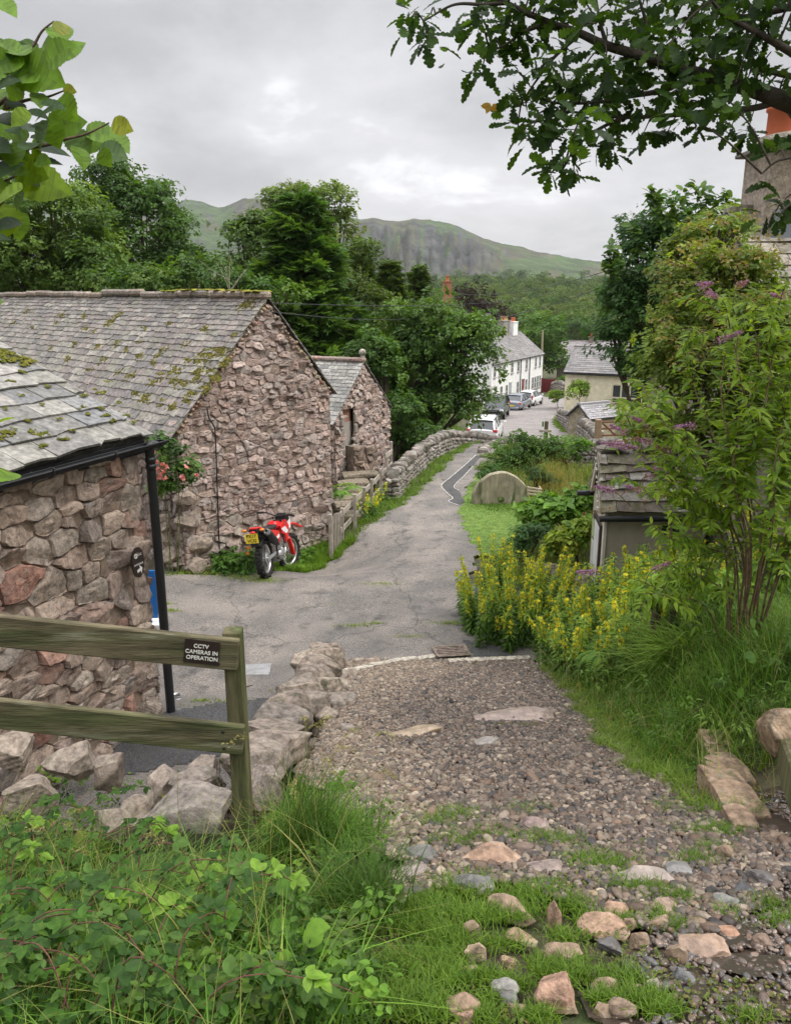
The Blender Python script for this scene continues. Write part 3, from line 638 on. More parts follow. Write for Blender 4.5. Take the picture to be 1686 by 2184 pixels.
# ------------------------------------------------------------------ the barn (gable towards the yard)
def build_barn():
    A, B = np.array([-4.0, 14.46]), np.array([-1.5, 17.2]); g = nrm(B - A); G = np.array([g[0], g[1], 0]); N = np.array([g[1], -g[0], 0]); g0 = RNG(21)
    base = np.array([A[0], A[1], -.5]); t = thing('stone_barn', 'pink rubble barn with mossy slate roof behind the red motorbike', 'barn', base)
    def sz(u, v): p = vplane(u, v, A, B); return np.array([(p[:2] - A) @ g, p[2]])
    le, ap, re = sz(398, 916), sz(566, 641), sz(700, 832); w = re[0] + .02; O3 = np.array([A[0], A[1], 0.])
    poly = np.array([[0, -.45], [w, -.6], [w, re[1]], ap, [0, le[1]]])
    mb = MB(); masonry(mb, O3, G, N, np.array([[0, .9], [w, .9], [w, re[1]], ap, [0, le[1]]]), .205, .115, .034, g0, PINK, PINKW, .006, .045, big=.35)
    masonry(mb, O3, G, N, np.array([[0, -.45], [w, -.6], [w, .9], [0, .9]]), .3, .19, .05, g0, PINK + [(.36, .31, .26)] * 3, None, .008, .06)
    # corner blocks and jutting through-stones
    for k, zz in enumerate(np.arange(-.1, le[1] - .1, .33)):
        V, F = rock((.42 if k % 2 else .26, .3, .31), g0, 3, 12, (.7, .9), .03, 0., .7); a = math.atan2(g[1], g[0]); c, s = math.cos(a), math.sin(a)
        V = V @ np.array([[c, -s, 0], [s, c, 0], [0, 0, 1]]).T; mb.add(V + O3 + G * (.15 if k % 2 else .08) - N * .1 + [0, 0, zz + .16], F, pal(g0, 1, PINK, .1)[0], 0)
    for u, v, sx, h in [(600, 478 + 250, .3, .12), (590, 690, .34, .1), (615, 842, .3, .1), (578, 848, .22, .08), (625, 845, .16, .1), (510, 850, .2, .09)]:
        p = vplane(u, v, A, B); V, F = rock((sx, .2, h), g0, 3, 10, (.6, .85), .04, math.atan2(g[1], g[0])); mb.add(V + p + N * .03, F, np.array([.17, .13, .115]) * g0.uniform(.9, 1.2), 0)
    mb.build('gable_wall', [MAT['stone'], MAT['mortar']], t)
    L = 14.; mb = MB(); masonry(mb, O3 - N * L, N, -G, np.array([[0, -.3], [L, -.3], [L, le[1] - .05], [0, le[1] - .05]]), .3, .18, .05, g0, [(.24, .19, .165), (.28, .21, .18), (.2, .17, .15)], None, .014, .08)
    mb.build('side_wall', [MAT['stone'], MAT['mortar']], t)
    mb = MB(); wb = 3.72; P = [O3 + G * .03 - N * .05, O3 + G * (w - .03) - N * .05, O3 + G * (w - .03) - N * L, O3 + G * .03 - N * L]
    prism(mb, [p + [0, 0, -.5] for p in P], (0, 0, 1), le[1] + .4, (.13, .1, .08))
    C = [O3 + G * .05 + [0, 0, le[1] - .1], O3 + G * (w - .05) + [0, 0, re[1] - .15], O3 + G * ap[0] + [0, 0, ap[1] - .12]]; prism(mb, [q - N * .05 for q in C], -N, L - .1, (.13, .1, .08)); mb.build('core_wall', MAT['mortar'], t)
    # pale lime strip under both verges
    mb = MB(); 
    for a, b in ((np.array([0, le[1]]), ap), (ap, np.array([w, re[1]]))):
        n = 34
        for i in range(n):
            f = (i + g0.uniform(.1, .9)) / n; q = a + (b - a) * f; V, F = rock((g0.uniform(.07, .17), .07, g0.uniform(.05, .1)), g0, 2, 8, (.6, .85), .05)
            mb.add(V + O3 + G * q[0] + N * .035 + [0, 0, q[1] - g0.uniform(.01, .1)], F, pal(g0, 1, [(.38, .27, .17), (.42, .33, .22), (.33, .15, .1), (.36, .3, .24)], .15)[0], 0)
    mb.build('verge_grout', MAT['stone'], t, kind='stuff')
    # roof
    ov = .1; rd = np.array([*(A + g * ap[0]), ap[1] + .06]); el = np.array([*(A - g * .17), le[1] - .1]); er = np.array([*(A + g * (w + .14)), re[1] - .1])
    sl = rd - el; sw = np.linalg.norm(sl); Sv = sl / sw; E = -N
    mb = MB(); rows = []; ex = .23
    while sum(rows) < sw - .05: rows.append(ex); ex = max(.1, ex * .962)
    slates(mb, el + N * ov, E, Sv, L, sw - .02, rows, (.14, .34), .014, g0, SLATE, .014, .004)
    s2 = rd - er; w2 = np.linalg.norm(s2); slates(mb, er + N * ov, E, s2 / w2, L, w2 - .02, rows, (.14, .34), .014, g0, SLATE, .012)
    for o_, s_, q in ((el, Sv, sw), (er, s2 / w2, w2)):
        nn = nrm(np.cross(E, s_)); nn = nn if nn[2] > 0 else -nn; prism(mb, [o_ - nn * .03 + s_ * .05, o_ + E * L - nn * .03 + s_ * .05, o_ + E * L + s_ * q - nn * .03, o_ + s_ * q - nn * .03], -nn, .05, (.06, .05, .045))
    ro = mb.build('roof', MAT['slate'], t)
    nn = nrm(np.cross(E, Sv)); nn = nn if nn[2] > 0 else -nn; mb = MB(); pts = []
    def onroof(u, v):
        d = ray(u, v); tt = ((el - [0, 0, EYE]) @ nn) / (d @ nn); p = d * tt + [0, 0, EYE] - (el + N * ov); return p @ E, p @ Sv
    for u, v, k in [(445, 757, 2.2), (430, 768, 1.6), (470, 752, 1.6), (455, 790, .8), (425, 795, .9), (440, 700, .5), (300, 728, .4), (340, 757, .5), (250, 734, .5), (405, 770, .6), (380, 790, .9), (350, 800, 1.0), (330, 815, .7), (372, 812, .6), (420, 812, .7), (300, 760, .5), (270, 748, .4), (520, 655, 1.), (530, 650, .7), (240, 685, .6), (255, 672, .7), (232, 690, .6), (135, 673, .7), (180, 676, .5), (185, 700, .6), (120, 690, .5), (60, 665, .5), (30, 690, .4), (200, 708, .4), (210, 740, .5), (160, 735, .5), (145, 765, .5), (110, 745, .4), (280, 803, .8), (310, 850, .9), (345, 858, .6), (370, 868, .6), (410, 842, .6), (395, 855, .5), (440, 830, .8), (290, 838, .6), (255, 795, .5), (350, 745, .4), (365, 690, .3), (400, 735, .4), (310, 700, .3), (500, 715, .4), (480, 775, .9), (460, 810, .9), (330, 775, .5), (390, 820, .8), (70, 700, .4), (220, 770, .5), (190, 790, .4)]:
        x, y = onroof(u, v); pts.append((x, y, k * .62))
    moss_on(mb, el + N * ov, E, Sv, nn, pts, g0, .03, 80, .1, ((.16, .14, .03), (.11, .105, .028), (.19, .165, .04), (.08, .08, .025)), .02)
    # ridge stones with moss
    mb.build('moss', MAT['moss'], ro, kind='stuff')
    mb = MB(); mm = MB(); x = -.12; zz = 0.
    while x < L:
        ln = g0.uniform(.5, .85); P0 = rd - N * (x + .01) + [0, 0, .045]; P1 = rd - N * min(x + ln - .01, L) + [0, 0, .045]; off = g0.normal() * .008 + .025 * math.sin(x * .9) + (0.07 if 4.4 < x < 6 else 0)
        beam(mb, P0 + [0, 0, off], P1 + [0, 0, off + g0.normal() * .006], .2, .15, pal(g0, 1, [(.26, .2, .16), (.22, .19, .16), (.3, .24, .2)], .15)[0], 0, .05)
        if g0.uniform() < .85 and x < 4.2 or x < .5: moss_on(mm, P0 + [0, 0, off], -N, G, np.array([0, 0, 1.]), [(g0.uniform(.1, .55), g0.normal() * .04, .7) for _ in range(3 if x > .3 else 8)], g0, .05, 16, .09, ((.3, .3, .05), (.24, .2, .05), (.18, .2, .03)), .075)
        x += ln
    rg = mb.build('ridge', MAT['rock'], ro); mm.build('ridge_moss', MAT['moss'], ro, kind='stuff')
    # cable pipe and overhead wires' bracket on the gable
    mb = MB(); P = [vplane(u, v, A, B) + N * .07 for u, v in [(437, 868), (441, 890), (452, 908), (455, 930), (458, 1010), (461, 1100), (465, 1200)]]; tube(mb, curve(P, 24), .014, 6, (.02,)*3); mb.build('cable_pipe', MAT['blackplastic'], t)
    mb = MB(); P = [el + N * .16 - G * .06 + [0, 0, -.04], el + N * .16 - G * .06 - N * 9 + [0, 0, -.04]]; tube(mb, P, .045, 8, (.02,)*3); mb.build('gutter', MAT['blackplastic'], t)
    # rough footing boulders at the near corner
    mb = MB()
    for u, v, sx, szz, o in [(352, 1165, .5, .5, -.1), (375, 1195, .5, .42, .1), (410, 1205, .5, .36, .12), (350, 1200, .34, .3, .05), (430, 1160, .6, .4, .02), (400, 1110, .6, .42, .0), (395, 1060, .5, .3, 0.), (380, 1215, .3, .22, .2), (338, 1130, .4, .3, -.1), (362, 1135, .36, .3, -.05)]:
        p = vplane(u, v, A, B); p = p if p[0] > A[0] else np.array([*(A - G[:2] * .05 - N[:2] * (.35 + (A[0] - p[0]) * .3)), p[2]]); V, F = rock((sx, .36, szz), g0, 3, 12, (.55, .8), .04, math.atan2(g[1], g[0])); mb.add(V + p + N * (.02 + o * .5), F, pal(g0, 1, [(.31, .25, .2), (.27, .22, .18), (.34, .28, .22)], .1)[0], 0)
    mb.build('footing', MAT['stone'], t)
    return rd, t
BARN_RIDGE, BARN = build_barn()
# ------------------------------------------------------------------ outbuilding beside the camera
def build_outbuilding():
    g0 = RNG(33); D = np.array([BWD[0], BWD[1], 0]); N = np.array([BWD[1], -BWD[0], 0]); O = np.array([BW0[0], BW0[1], 0]) - N * .1 + D * .02; L = 5.2
    t = thing('mill_outbuilding', 'near stone outbuilding with grey slate roof and black gutter', 'building', (O[0], O[1], -.3))
    mb = MB(); top = 3.42
    masonry(mb, O - D * L, D, N, np.array([[0, -.3], [L, -.3], [L, top], [0, top]]), .31, .19, .062, g0, NEARP, [.2, .14, .14, .12, .06, .2, .08, .06], .012, .05, big=.3, rough=1.1, mort=(.25, .19, .145))
    for k, zz in enumerate(np.arange(-.05, top - .2, .42)):                 # long corner blocks
        V, F = rock((.5 if k % 2 else .34, .36, .42), g0, 4, 14, (.7, .92), .04, math.atan2(D[1], D[0]), .7); mb.add(V + O - D * (.2 if k % 2 else .12) - N * .1 + [0, 0, zz + .2], F, pal(g0, 1, NEARP[:4], .1)[0], 0)
    mb.build('front_wall', [MAT['stone'], MAT['mortar']], t)
    mb = MB(); W = 4.2; prism(mb, [O - D * .04 - N * .05 + [0, 0, -.3], O - D * .04 - N * W + [0, 0, -.3], O - D * L - N * W + [0, 0, -.3], O - D * L - N * .05 + [0, 0, -.3]], (0, 0, 1), 3.6, (.2, .15, .12))
    prism(mb, [O - N * .05 + [0, 0, top - .1], O - N * W + [0, 0, top - .1], O - N * (.05 + W) / 2 + [0, 0, top + .85]], -D, L, (.2, .15, .12)); mb.build('back_wall', MAT['stone'], t)
    pit = math.atan(.478); Sv = -N * math.cos(pit) + np.array([0, 0, math.sin(pit)]); e = O + N * .12 + D * .13 + [0, 0, 3.5]; rows = []; ex = .34
    while sum(rows) < 2.75: rows.append(ex); ex = max(.2, ex * .965)
    mb = MB(); slates(mb, e, -D, Sv, L + .2, 2.75, rows, (.26, .55), .024, g0, [(.25, .24, .21), (.29, .275, .24), (.215, .21, .195), (.26, .245, .225), (.2, .2, .2)], .016, .012)
    nn = nrm(np.cross(D, -Sv)); nn = nn if nn[2] > 0 else -nn; prism(mb, [e - nn * .02 + Sv * .06, e - D * (L + .2) - nn * .02 + Sv * .06, e - D * (L + .2) + Sv * 2.75 - nn * .02, e + Sv * 2.75 - nn * .02], -nn, .06, (.05, .045, .04))
    S2 = N * 0 - N * math.cos(pit) - np.array([0, 0, math.sin(pit)]); top2 = e + Sv * 2.75
    slates(mb, top2 + S2 * 2.6, -D, -S2, L + .2, 2.6, [.3] * 12, (.3, .5), .024, g0, SLATE, .01)
    ro = mb.build('roof', MAT['slate'], t)
    mb = MB(); pts = []
    def onroof(u, v):
        d = ray(u, v); tt = ((e - [0, 0, EYE]) @ nn) / (d @ nn); p = d * tt + [0, 0, EYE] - e; return p @ -D, p @ Sv
    for u, v, k in [(8, 765, 1.6), (15, 775, 1.4), (48, 770, 1.), (60, 778, 1.4), (52, 785, .8), (5, 755, 1.2), (20, 760, 1.), (30, 772, .7), (215, 845, .35), (250, 865, .3), (232, 820, .3), (180, 850, .3), (175, 875, .4), (215, 878, .4), (225, 893, .6), (85, 935, .7), (70, 928, .5), (120, 902, .3), (15, 930, 1.), (5, 940, .7), (60, 905, .25), (90, 960, .35), (50, 800, .3), (100, 830, .25), (20, 820, .3), (285, 908, .3), (130, 945, .3), (40, 850, .3), (270, 893, .3), (200, 838, .2), (90, 870, .2), (240, 903, .3), (10, 880, .3), (150, 925, .3), (185, 892, .3)]:
        x, y = onroof(u, v); pts.append((x, y, k * .5))
    moss_on(mb, e, -D, Sv, nn, pts, g0, .022, 44, .045, ((.15, .16, .028), (.1, .115, .022), (.2, .18, .035)), .05); mb.build('moss', MAT['moss'], ro, kind='stuff')
    # gutter (half round with brackets), fascia, downpipe
    mb = MB(); c0 = e + N * .055 - [0, 0, .07]; a = np.linspace(np.pi, 2 * np.pi, 9); r = .062
    ring = lambda q: q + np.cos(a)[:, None] * r * N + np.sin(a)[:, None] * r * np.array([0, 0, 1.]); V = np.concatenate([ring(c0 + D * .16), ring(c0 - D * L), ring(c0 + D * .16) * 1, ring(c0 - D * L)]); V[18:27] += [0, 0, .006]; V[27:] += [0, 0, .006]
    mb.add(V, [[i, i + 1, 10 + i, 9 + i] for i in range(8)] + [[18 + i, 27 + i, 28 + i, 19 + i] for i in range(8)] + [list(range(9))], (.02,)*3, 0, True)
    for sg in (-1, 1): tube(mb, [c0 + N * r * sg + D * .16, c0 + N * r * sg - D * L], .008, 6)
    gu = mb.build('gutter', MAT['blackplastic'], t)
    for k, s in enumerate((.75, 1.65, 2.6, 3.5)):
        mb = MB(); q = c0 - D * s; ang = np.linspace(np.pi * .98, 2 * np.pi * 1.01, 10); tube(mb, np.array([q + math.cos(x) * (r + .006) * N + math.sin(x) * (r + .006) * np.array([0, 0, 1.]) for x in ang]), .012, 5); tube(mb, [q + N * .06 + [0, 0, 0], q + N * .07 + [0, 0, .03]], .01, 5); mb.build('gutter_bracket', MAT['blackplastic'], gu)
    mb = MB(); beam(mb, O + N * .03 + D * .1 + [0, 0, 3.38], O + N * .03 - D * L + [0, 0, 3.38], .04, .16); mb.build('fascia', MAT['blackmetal'], t)
    mb = MB(); f = np.array([BW0[0], BW0[1], 0]) + N * .06 + D * .06; tp = c0 + D * .02; tp = np.array([f[0], f[1], 3.36]); tube(mb, [f + [0, 0, -.02], tp], .055, 14)
    for z in (3.24, 3.16): lathe(mb, [(.055, -.03), (.064, -.028), (.064, .028), (.055, .03)], f + [0, 0, z], 14)
    tube(mb, curve([tp, tp + [0, 0, .05], c0 + D * .02 - [0, 0, .04]], 8), .05, 12); mb.build('downpipe', MAT['blackplastic'], t)
    return O, D, N
OB_O, OB_D, OB_N = build_outbuilding()
# ------------------------------------------------------------------ small stone house with the ball finial
def build_kiln_house():
    g0 = RNG(44); A, B = np.array([-1.6, 20.7]), np.array([-.18, 23.9]); g = nrm(B - A); G = np.array([g[0], g[1], 0]); N = np.array([g[1], -g[0], 0]); O3 = np.array([A[0], A[1], 0.])
    t = thing('small_stone_house', 'small stone house with a ball finial on its gable', 'house', (A[0], A[1], -.6))
    sz = lambda u, v: (lambda p: np.array([(p[:2] - A) @ g, p[2]]))(vplane(u, v, A, B))
    le, ap, re = sz(716, 898), sz(773, 776), sz(829, 866); w = re[0]; d0, d1, z0, z1 = sz(734, 990)[0], sz(755, 990)[0], .5, sz(744, 868)[1]
    mb = MB(); poly = np.array([[0, -.6], [w, -2.6], [w, re[1]], ap, [0, le[1]]])
    masonry(mb, O3, G, N, poly, .27, .12, .04, g0, PINK, PINKW, .006, .06, hole=lambda s: d0 < s[0] < d1 and z0 < s[1] < z1, back=False)
    mo = lambda q: mb.add(np.array([O3 + G * a + [0, 0, b] - N * .004 for a, b in q]), [list(range(len(q)))], (.13, .1, .08), 1)
    mo([(0, -.6), (d0, -.6), (d0, le[1] + (ap[1] - le[1]) * d0 / ap[0]), (0, le[1])]); mo([(d0, z1), (d1, z1), (d1, le[1] + (ap[1] - le[1]) * min(1, d1 / ap[0])), (d0, le[1] + (ap[1] - le[1]) * d0 / ap[0])]); mo([(d1, -.8), (w, -2.6), (w, re[1]), ap, (d1, le[1] + (ap[1] - le[1]) * min(1, d1 / ap[0]))]); mo([(d0, -.6), (d1, -.8), (d1, z0), (d0, z0)])
    for s, dx in ((d0 - .1, 1), (d1 + .12, 1)):
        for k in range(5): bbox(mb, O3 + G * s + N * .0 + [0, 0, z0 + .15 + k * .29], (.16, .1, .27), .03, pal(g0, 1, [(.3, .27, .23), (.27, .25, .22)], .1)[0], 0, np.stack([G, N, np.array([0, 0, 1.])], 1))
    mb.build('gable_wall', [MAT['stone'], MAT['mortar']], t)
    mb = MB(); c = (d0 + d1) / 2; zm = z1 - .42; box(mb, O3 + G * c - N * .13 + [0, 0, (z0 + zm) / 2], (d1 - d0 + .2, .05, zm - z0), (.3, .27, .235), 0, np.stack([G, N, np.array([0, 0, 1.])], 1)); box(mb, O3 + G * c - N * .15 + [0, 0, (zm + z1) / 2], (d1 - d0 + .2, .05, z1 - zm), (.3, .15, .11), 0, np.stack([G, N, np.array([0, 0, 1.])], 1)); mb.build('door', MAT['matt'], t)
    L = 5; mb = MB(); masonry(mb, O3 - N * L, N, -G, np.array([[0, -.4], [L, -.4], [L, le[1] - .03], [0, le[1] - .03]]), .3, .17, .045, g0, PINK, PINKW, .012, .08); mb.build('side_wall', [MAT['stone'], MAT['mortar']], t)
    mb = MB(); prism(mb, [O3 + G * .03 - N * .38 + [0, 0, -2.5], O3 + G * (w - .03) - N * .38 + [0, 0, -2.5], O3 + G * (w - .03) - N * L + [0, 0, -2.5], O3 + G * .03 - N * L + [0, 0, -2.5]], (0, 0, 1), 2.5 + le[1] - .1, (.13, .1, .08)); prism(mb, [O3 + G * a + [0, 0, b - .12] - N * .38 for a, b in ((.05, le[1]), (w - .05, re[1]), ap)], -N, L - .4, (.13, .1, .08)); mb.build('core_wall', MAT['mortar'], t)
    rd = np.array([*(A + g * ap[0]), ap[1] + .08]); el = np.array([*(A - g * .16), le[1] - .06]); er = np.array([*(A + g * (w + .13)), re[1] - .07]); mb = MB()
    for o_ in (el, er):
        s = rd - o_; q = np.linalg.norm(s); s = s / q; slates(mb, o_ + N * .07, -N, s, L, q - .02, [.16] * 6 + [.135] * 20, (.14, .28), .011, g0, [(.22, .215, .2), (.29, .28, .26), (.17, .17, .165), (.34, .33, .3), (.2, .195, .175)], .006)
        nn = nrm(np.cross(N, s)); nn = nn if nn[2] > 0 else -nn; prism(mb, [o_ - nn * .02, o_ - N * L - nn * .02, o_ - N * L + s * q - nn * .02, o_ + s * q - nn * .02], -nn, .04, (.06,)*3)
    ro = mb.build('roof', MAT['slate'], t); mb = MB(); x = -.08
    while x < L: beam(mb, rd - N * x + [0, 0, .03], rd - N * (x + .44) + [0, 0, .03], .2, .12, pal(g0, 1, [(.33, .22, .18), (.36, .29, .24), (.28, .22, .19)], .1)[0], 0, .04); x += .45
    mb.build('ridge', MAT['rock'], ro)
    mb = MB(); V, F = ICO[3]; q = rd + N * .0 + [0, 0, .2]; mb.add(V * .1 + q + [0, 0, .03], F, (.33, .31, .26), 0, True); lathe(mb, [(.07, -.12), (.06, -.06), (.045, -.04)], q, 12, (.3, .27, .22)); mb.build('ball_finial', MAT['rock'], t)
    # flight of steps and the block parapet of the landing
    t2 = thing('stone_steps', 'worn stone steps climbing to the small house door', 'steps', pt(748, 1095, 18)); R = np.stack([G, N, np.array([0, 0, 1.])], 1)
    for i, (u, v, Y, ww) in enumerate([(745, 1092, 18.2, .7), (742, 1070, 18.8, .7), (740, 1056, 19.2, .75), (750, 1040, 19.7, .8), (752, 1024, 20.2, .85), (768, 1007, 20.8, 1.)]):
        mb = MB(); p = pt(u, v, Y); V, F = rock((ww, .5, .17), g0, 3, 12, (1., 1.25), .015, math.atan2(G[1], G[0]) - .9, .9); mb.add(V + p - [0, 0, .085], F, (.2, .165, .12), 0); mb.build('step', MAT['rock'], t2)
    mb = MB(); box(mb, pt(760, 1012, 21) - [0, 0, .6], (.9, 1.0, .9), (.16, .13, .1), 0, R); mb.build('step_core', MAT['stone'], t2)
    mb = MB(); p = pt(752, 1000, 21.0); a = nrm(np.array([.75, .66, 0])); masonry(mb, p - [0, 0, .1], a, np.array([a[1], -a[0], 0]), np.array([[0, -.5], [.85, -.5], [.85, .62], [.0, .72]]), .3, .2, .07, g0, [(.25, .19, .15), (.2, .16, .13), (.3, .22, .17)], None, .012, .06)
    n2 = np.array([a[1], -a[0], 0]); prism(mb, [p - [0, 0, .6], p + a * .85 - [0, 0, .6], p + a * .85 + [0, 0, .5], p + [0, 0, .6]], -n2, .3, (.2, .16, .13), 0)
    mb.build('landing_parapet', [MAT['stone'], MAT['mortar']], t2)
build_kiln_house()
# ------------------------------------------------------------------ dry stone walls
def drystone(mb, path, h, th, size, rng, cols, cop=True, sub=2, rows=None):
    """path: (x, y, ztop) points; stones stacked below the top line"""
    C = curve(path, 80); seg = np.r_[0, np.cumsum(np.linalg.norm(np.diff(C[:, :2], axis=0), axis=1))]; Lt = seg[-1]
    at = lambda s: np.array([np.interp(s, seg, C[:, k]) for k in range(3)])
    rows = rows or max(1, int(round((h - (size * 1.3 if cop else 0)) / (size * .62)))); hh = h - (size * 1.25 if cop else 0)
    for r in range(rows):
        s = -rng.uniform(0, size)
        while s < Lt:
            w = size * rng.uniform(.7, 1.6); p = at(min(s + w / 2, Lt)); q = at(min(s + w / 2 + .05, Lt)); p0 = at(max(0, s + w / 2 - .05)); a = math.atan2(q[1] - p0[1], q[0] - p0[0]); s += w
            for sd in (-1, 1):
                z = p[2] - h + hh * (r + .5) / rows; n = np.array([-math.sin(a), math.cos(a), 0]); V, F = rock((w * 1.05, th * .62, hh / rows * 1.12), rng, sub, 9, (.65, .92), .05, a + rng.normal() * .08, .6)
                mb.add(V + np.array([p[0], p[1], z]) + n * sd * th * .24, F, pal(rng, 1, cols, .18)[0], 0)
    if cop:
        s = 0
        while s < Lt:
            w = size * rng.uniform(.3, .95); p = at(min(s + w / 2, Lt)); q = at(min(s + w / 2 + .05, Lt)); p0 = at(max(0, s + w / 2 - .05)); a = math.atan2(q[1] - p0[1], q[0] - p0[0]); s += w
            V, F = rock((w * 1.1, th * rng.uniform(.95, 1.2), size * rng.uniform(1.1, 1.9)), rng, sub, 11, (.55, .9), .05, a + rng.normal() * .2, .5); mb.add(V + np.array([p[0], p[1], p[2] - size * .55]), F, pal(rng, 1, cols, .18)[0], 0)
GREY = [(.27, .25, .22), (.23, .21, .185), (.32, .29, .26), (.28, .23, .2), (.2, .185, .17)]
def walls():
    g0 = RNG(55)
    mb = MB(); P = [pt(u, v, Y) for u, v, Y in [(836, 1003, 20), (870, 972, 21.8), (905, 944, 23.6), (945, 922, 25.2), (985, 920, 27), (1030, 926, 29), (1062, 934, 31)]]
    drystone(mb, P, 1.0, .36, .17, g0, GREY, True, 2); o = mb.build('bridge_parapet', MAT['farstone'], base=P[0] - [0, 0, 1]); setp(o, 'curving dry stone parapet along the humped bridge lane', 'wall')
    mb = MB(); P = [pt(u, v, Y) for u, v, Y in [(1028, 958, 25), (1042, 946, 26.6), (1062, 936, 28), (1085, 932, 29.5)]]
    drystone(mb, P, .9, .36, .18, g0, GREY, True, 2); o = mb.build('bridge_parapet', MAT['farstone'], base=P[0] - [0, 0, 1]); setp(o, 'short stone parapet stub opposite, half hidden by garden shrubs', 'wall')
    mb = MB(); P = [pt(u, v, Y) for u, v, Y in [(1085, 934, 29.5), (1150, 940, 29), (1220, 938, 28.5), (1300, 936, 27.5), (1400, 940, 26), (1560, 950, 24)]]
    drystone(mb, P, 1.3, .4, .22, g0, GREY, True, 2); o = mb.build('garden_wall', MAT['farstone'], base=P[0] - [0, 0, 1.3]); setp(o, 'mossy dry stone garden wall below the wooden footpath marker', 'wall')
    mb = MB(); P = [pt(u, v, Y) for u, v, Y in [(1193, 872, 62), (1210, 878, 55), (1228, 886, 48), (1248, 896, 42), (1262, 905, 38), (1275, 918, 34)]]
    drystone(mb, P, 1.25, .5, .3, g0, GREY, True, 2); o = mb.build('roadside_wall', MAT['farstone'], base=P[0] - [0, 0, 1.3]); setp(o, 'dry stone roadside wall between the lane and cream house', 'wall')
    mb = MB(); P = [pt(u, v, Y) for u, v, Y in [(1130, 1195, 14.6), (1170, 1206, 14.2), (1215, 1215, 13.7), (1255, 1222, 13.2)]]
    drystone(mb, P, .45, .34, .26, g0, [(.28, .23, .18), (.33, .27, .22)], False, 3, 2); o = mb.build('flowerbed_wall', MAT['rock'], base=P[0] - [0, 0, .5]); setp(o, 'low stone flowerbed edge behind the yellow loosestrife', 'wall')
walls()
# retaining wall beside the track: body plus big rounded cope stones
def retaining():
    g0 = RNG(66); t = thing('retaining_wall', 'rubble retaining wall with rounded cope stones beside the gravel', 'wall', (-1.0, 7.5, 0))
    ROCKP = [(.3, .245, .2), (.25, .2, .16), (.33, .27, .215), (.22, .19, .165)]
    zt = lambda y: .33 * (10.6 - y) + .02
    mb = MB(); masonry(mb, np.array([-1.2, 5.0, 0]), np.array([0, 1., 0]), np.array([-1., 0, 0]), np.array([[0, -.2], [5.3, -.2], [5.3, .05], [0, 1.6]]), .34, .24, .08, g0, ROCKP, None, .02, .08); mb.build('wall_face', [MAT['rock'], MAT['mortar']], t)
    y = 4.75
    while y < 10.35:
        w = g0.uniform(.3, .52) * (1 - .05 * (y - 5)); x = -.98 + g0.normal() * .05; mb = MB(); V, F = rock((g0.uniform(.46, .66), w * 1.12, g0.uniform(.3, .44)), g0, 4, 14, (.52, .88), .05, g0.normal() * .15, .35)
        mb.add(V + [x, y + w / 2, zt(y + w / 2) + .05 + g0.normal() * .02], F, pal(g0, 1, ROCKP, .14)[0], 0, True); mb.build('cope_stone', MAT['rock'], t); y += w * .93
    for _ in range(26):
        mb = MB(); y = g0.uniform(5, 10.2); s = g0.uniform(.1, .22); V, F = rock((s * 1.3, s, s * .7), g0, 3, 10, (.6, .85), .04); x = -.62 + g0.normal() * .1; mb.add(V + [x, y, gz(x, y) + s * .15], F, pal(g0, 1, ROCKP, .2)[0], 0, True); mb.build('packing_stone', MAT['rock'], t)
    # tumbled boulders closing the end of the alley, below the fence
    B = [(150, 1625, .42, .3, 5.6, 'long flat boulder lying under the lower fence rail'), (235, 1640, .34, .3, 5.35, 'rounded pink boulder under the lower rail'), (350, 1672, .34, .32, 5.1, 'pointed tan boulder standing in the gap by dark tarmac'), (440, 1640, .36, .26, 5.4, 'grey cobble just behind the fence post'), (290, 1725, .3, .26, 4.75, 'reddish split boulder above the brambles'), (420, 1665, .4, .22, 5.0, 'wide rounded boulder beside the post'), (395, 1750, .62, .4, 4.35, 'large lichened boulder at the foot of the post'), (60, 1690, .5, .34, 5.0, 'dark half buried boulder among bramble leaves'), (560, 1690, .34, .4, 4.55, 'shaded boulder right behind the post foot'), (20, 1600, .5, .3, 5.8, 'rough boulder against the outbuilding wall foot'), (320, 1510, .3, .2, 8.3, 'smooth stone lying at the downpipe foot'), (250, 1760, .3, .3, 4.4, 'small buff boulder by the dead leaves')]
    for u, v, sx, s2, Y, lab in B:
        p = pt(u, v, Y); mb = MB(); V, F = rock((sx, sx * .8, s2), g0, 4, 15, (.5, .85), .045, None, .45); mb.add(V + p, F, pal(g0, 1, ROCKP, .16)[0], 0, False); o = mb.build('boulder', MAT['rock'], base=p - [0, 0, s2 / 2]); setp(o, lab, 'boulder', 'tumbled boulders at the end of the alley')
    mb = MB(); masonry(mb, np.array([-4.4, 5.28, 0]), np.array([1., 0, 0]), np.array([0, 1., 0]), np.array([[0, -.3], [3.4, -.3], [3.4, 1.1], [0, 1.2]]), .34, .24, .08, g0, ROCKP, None, .02, .1)
    o = mb.build('bank_wall', [MAT['rock'], MAT['mortar']], base=(-2.5, 5.28, 0)); setp(o, 'rubble wall holding up the brambly bank above the alley', 'wall')
    mb = MB(); pp = [pt(385, 1703, 4.8), pt(398, 1701, 4.82), pt(410, 1701, 4.82), pt(420, 1704, 4.8)]
    for p in pp: moss_on(mb, p, np.array([1., 0, 0]), np.array([0, 1., 0]), np.array([0, 0, 1.]), [(0, 0, 1.)], g0, .022, 50, .035, ((.28, .24, .03), (.2, .2, .03)), .0)
    o = mb.build('moss_cushion', MAT['moss'], base=pp[0]); setp(o, 'yellow moss cushion on the boulders beside the fence post', 'moss')
retaining()
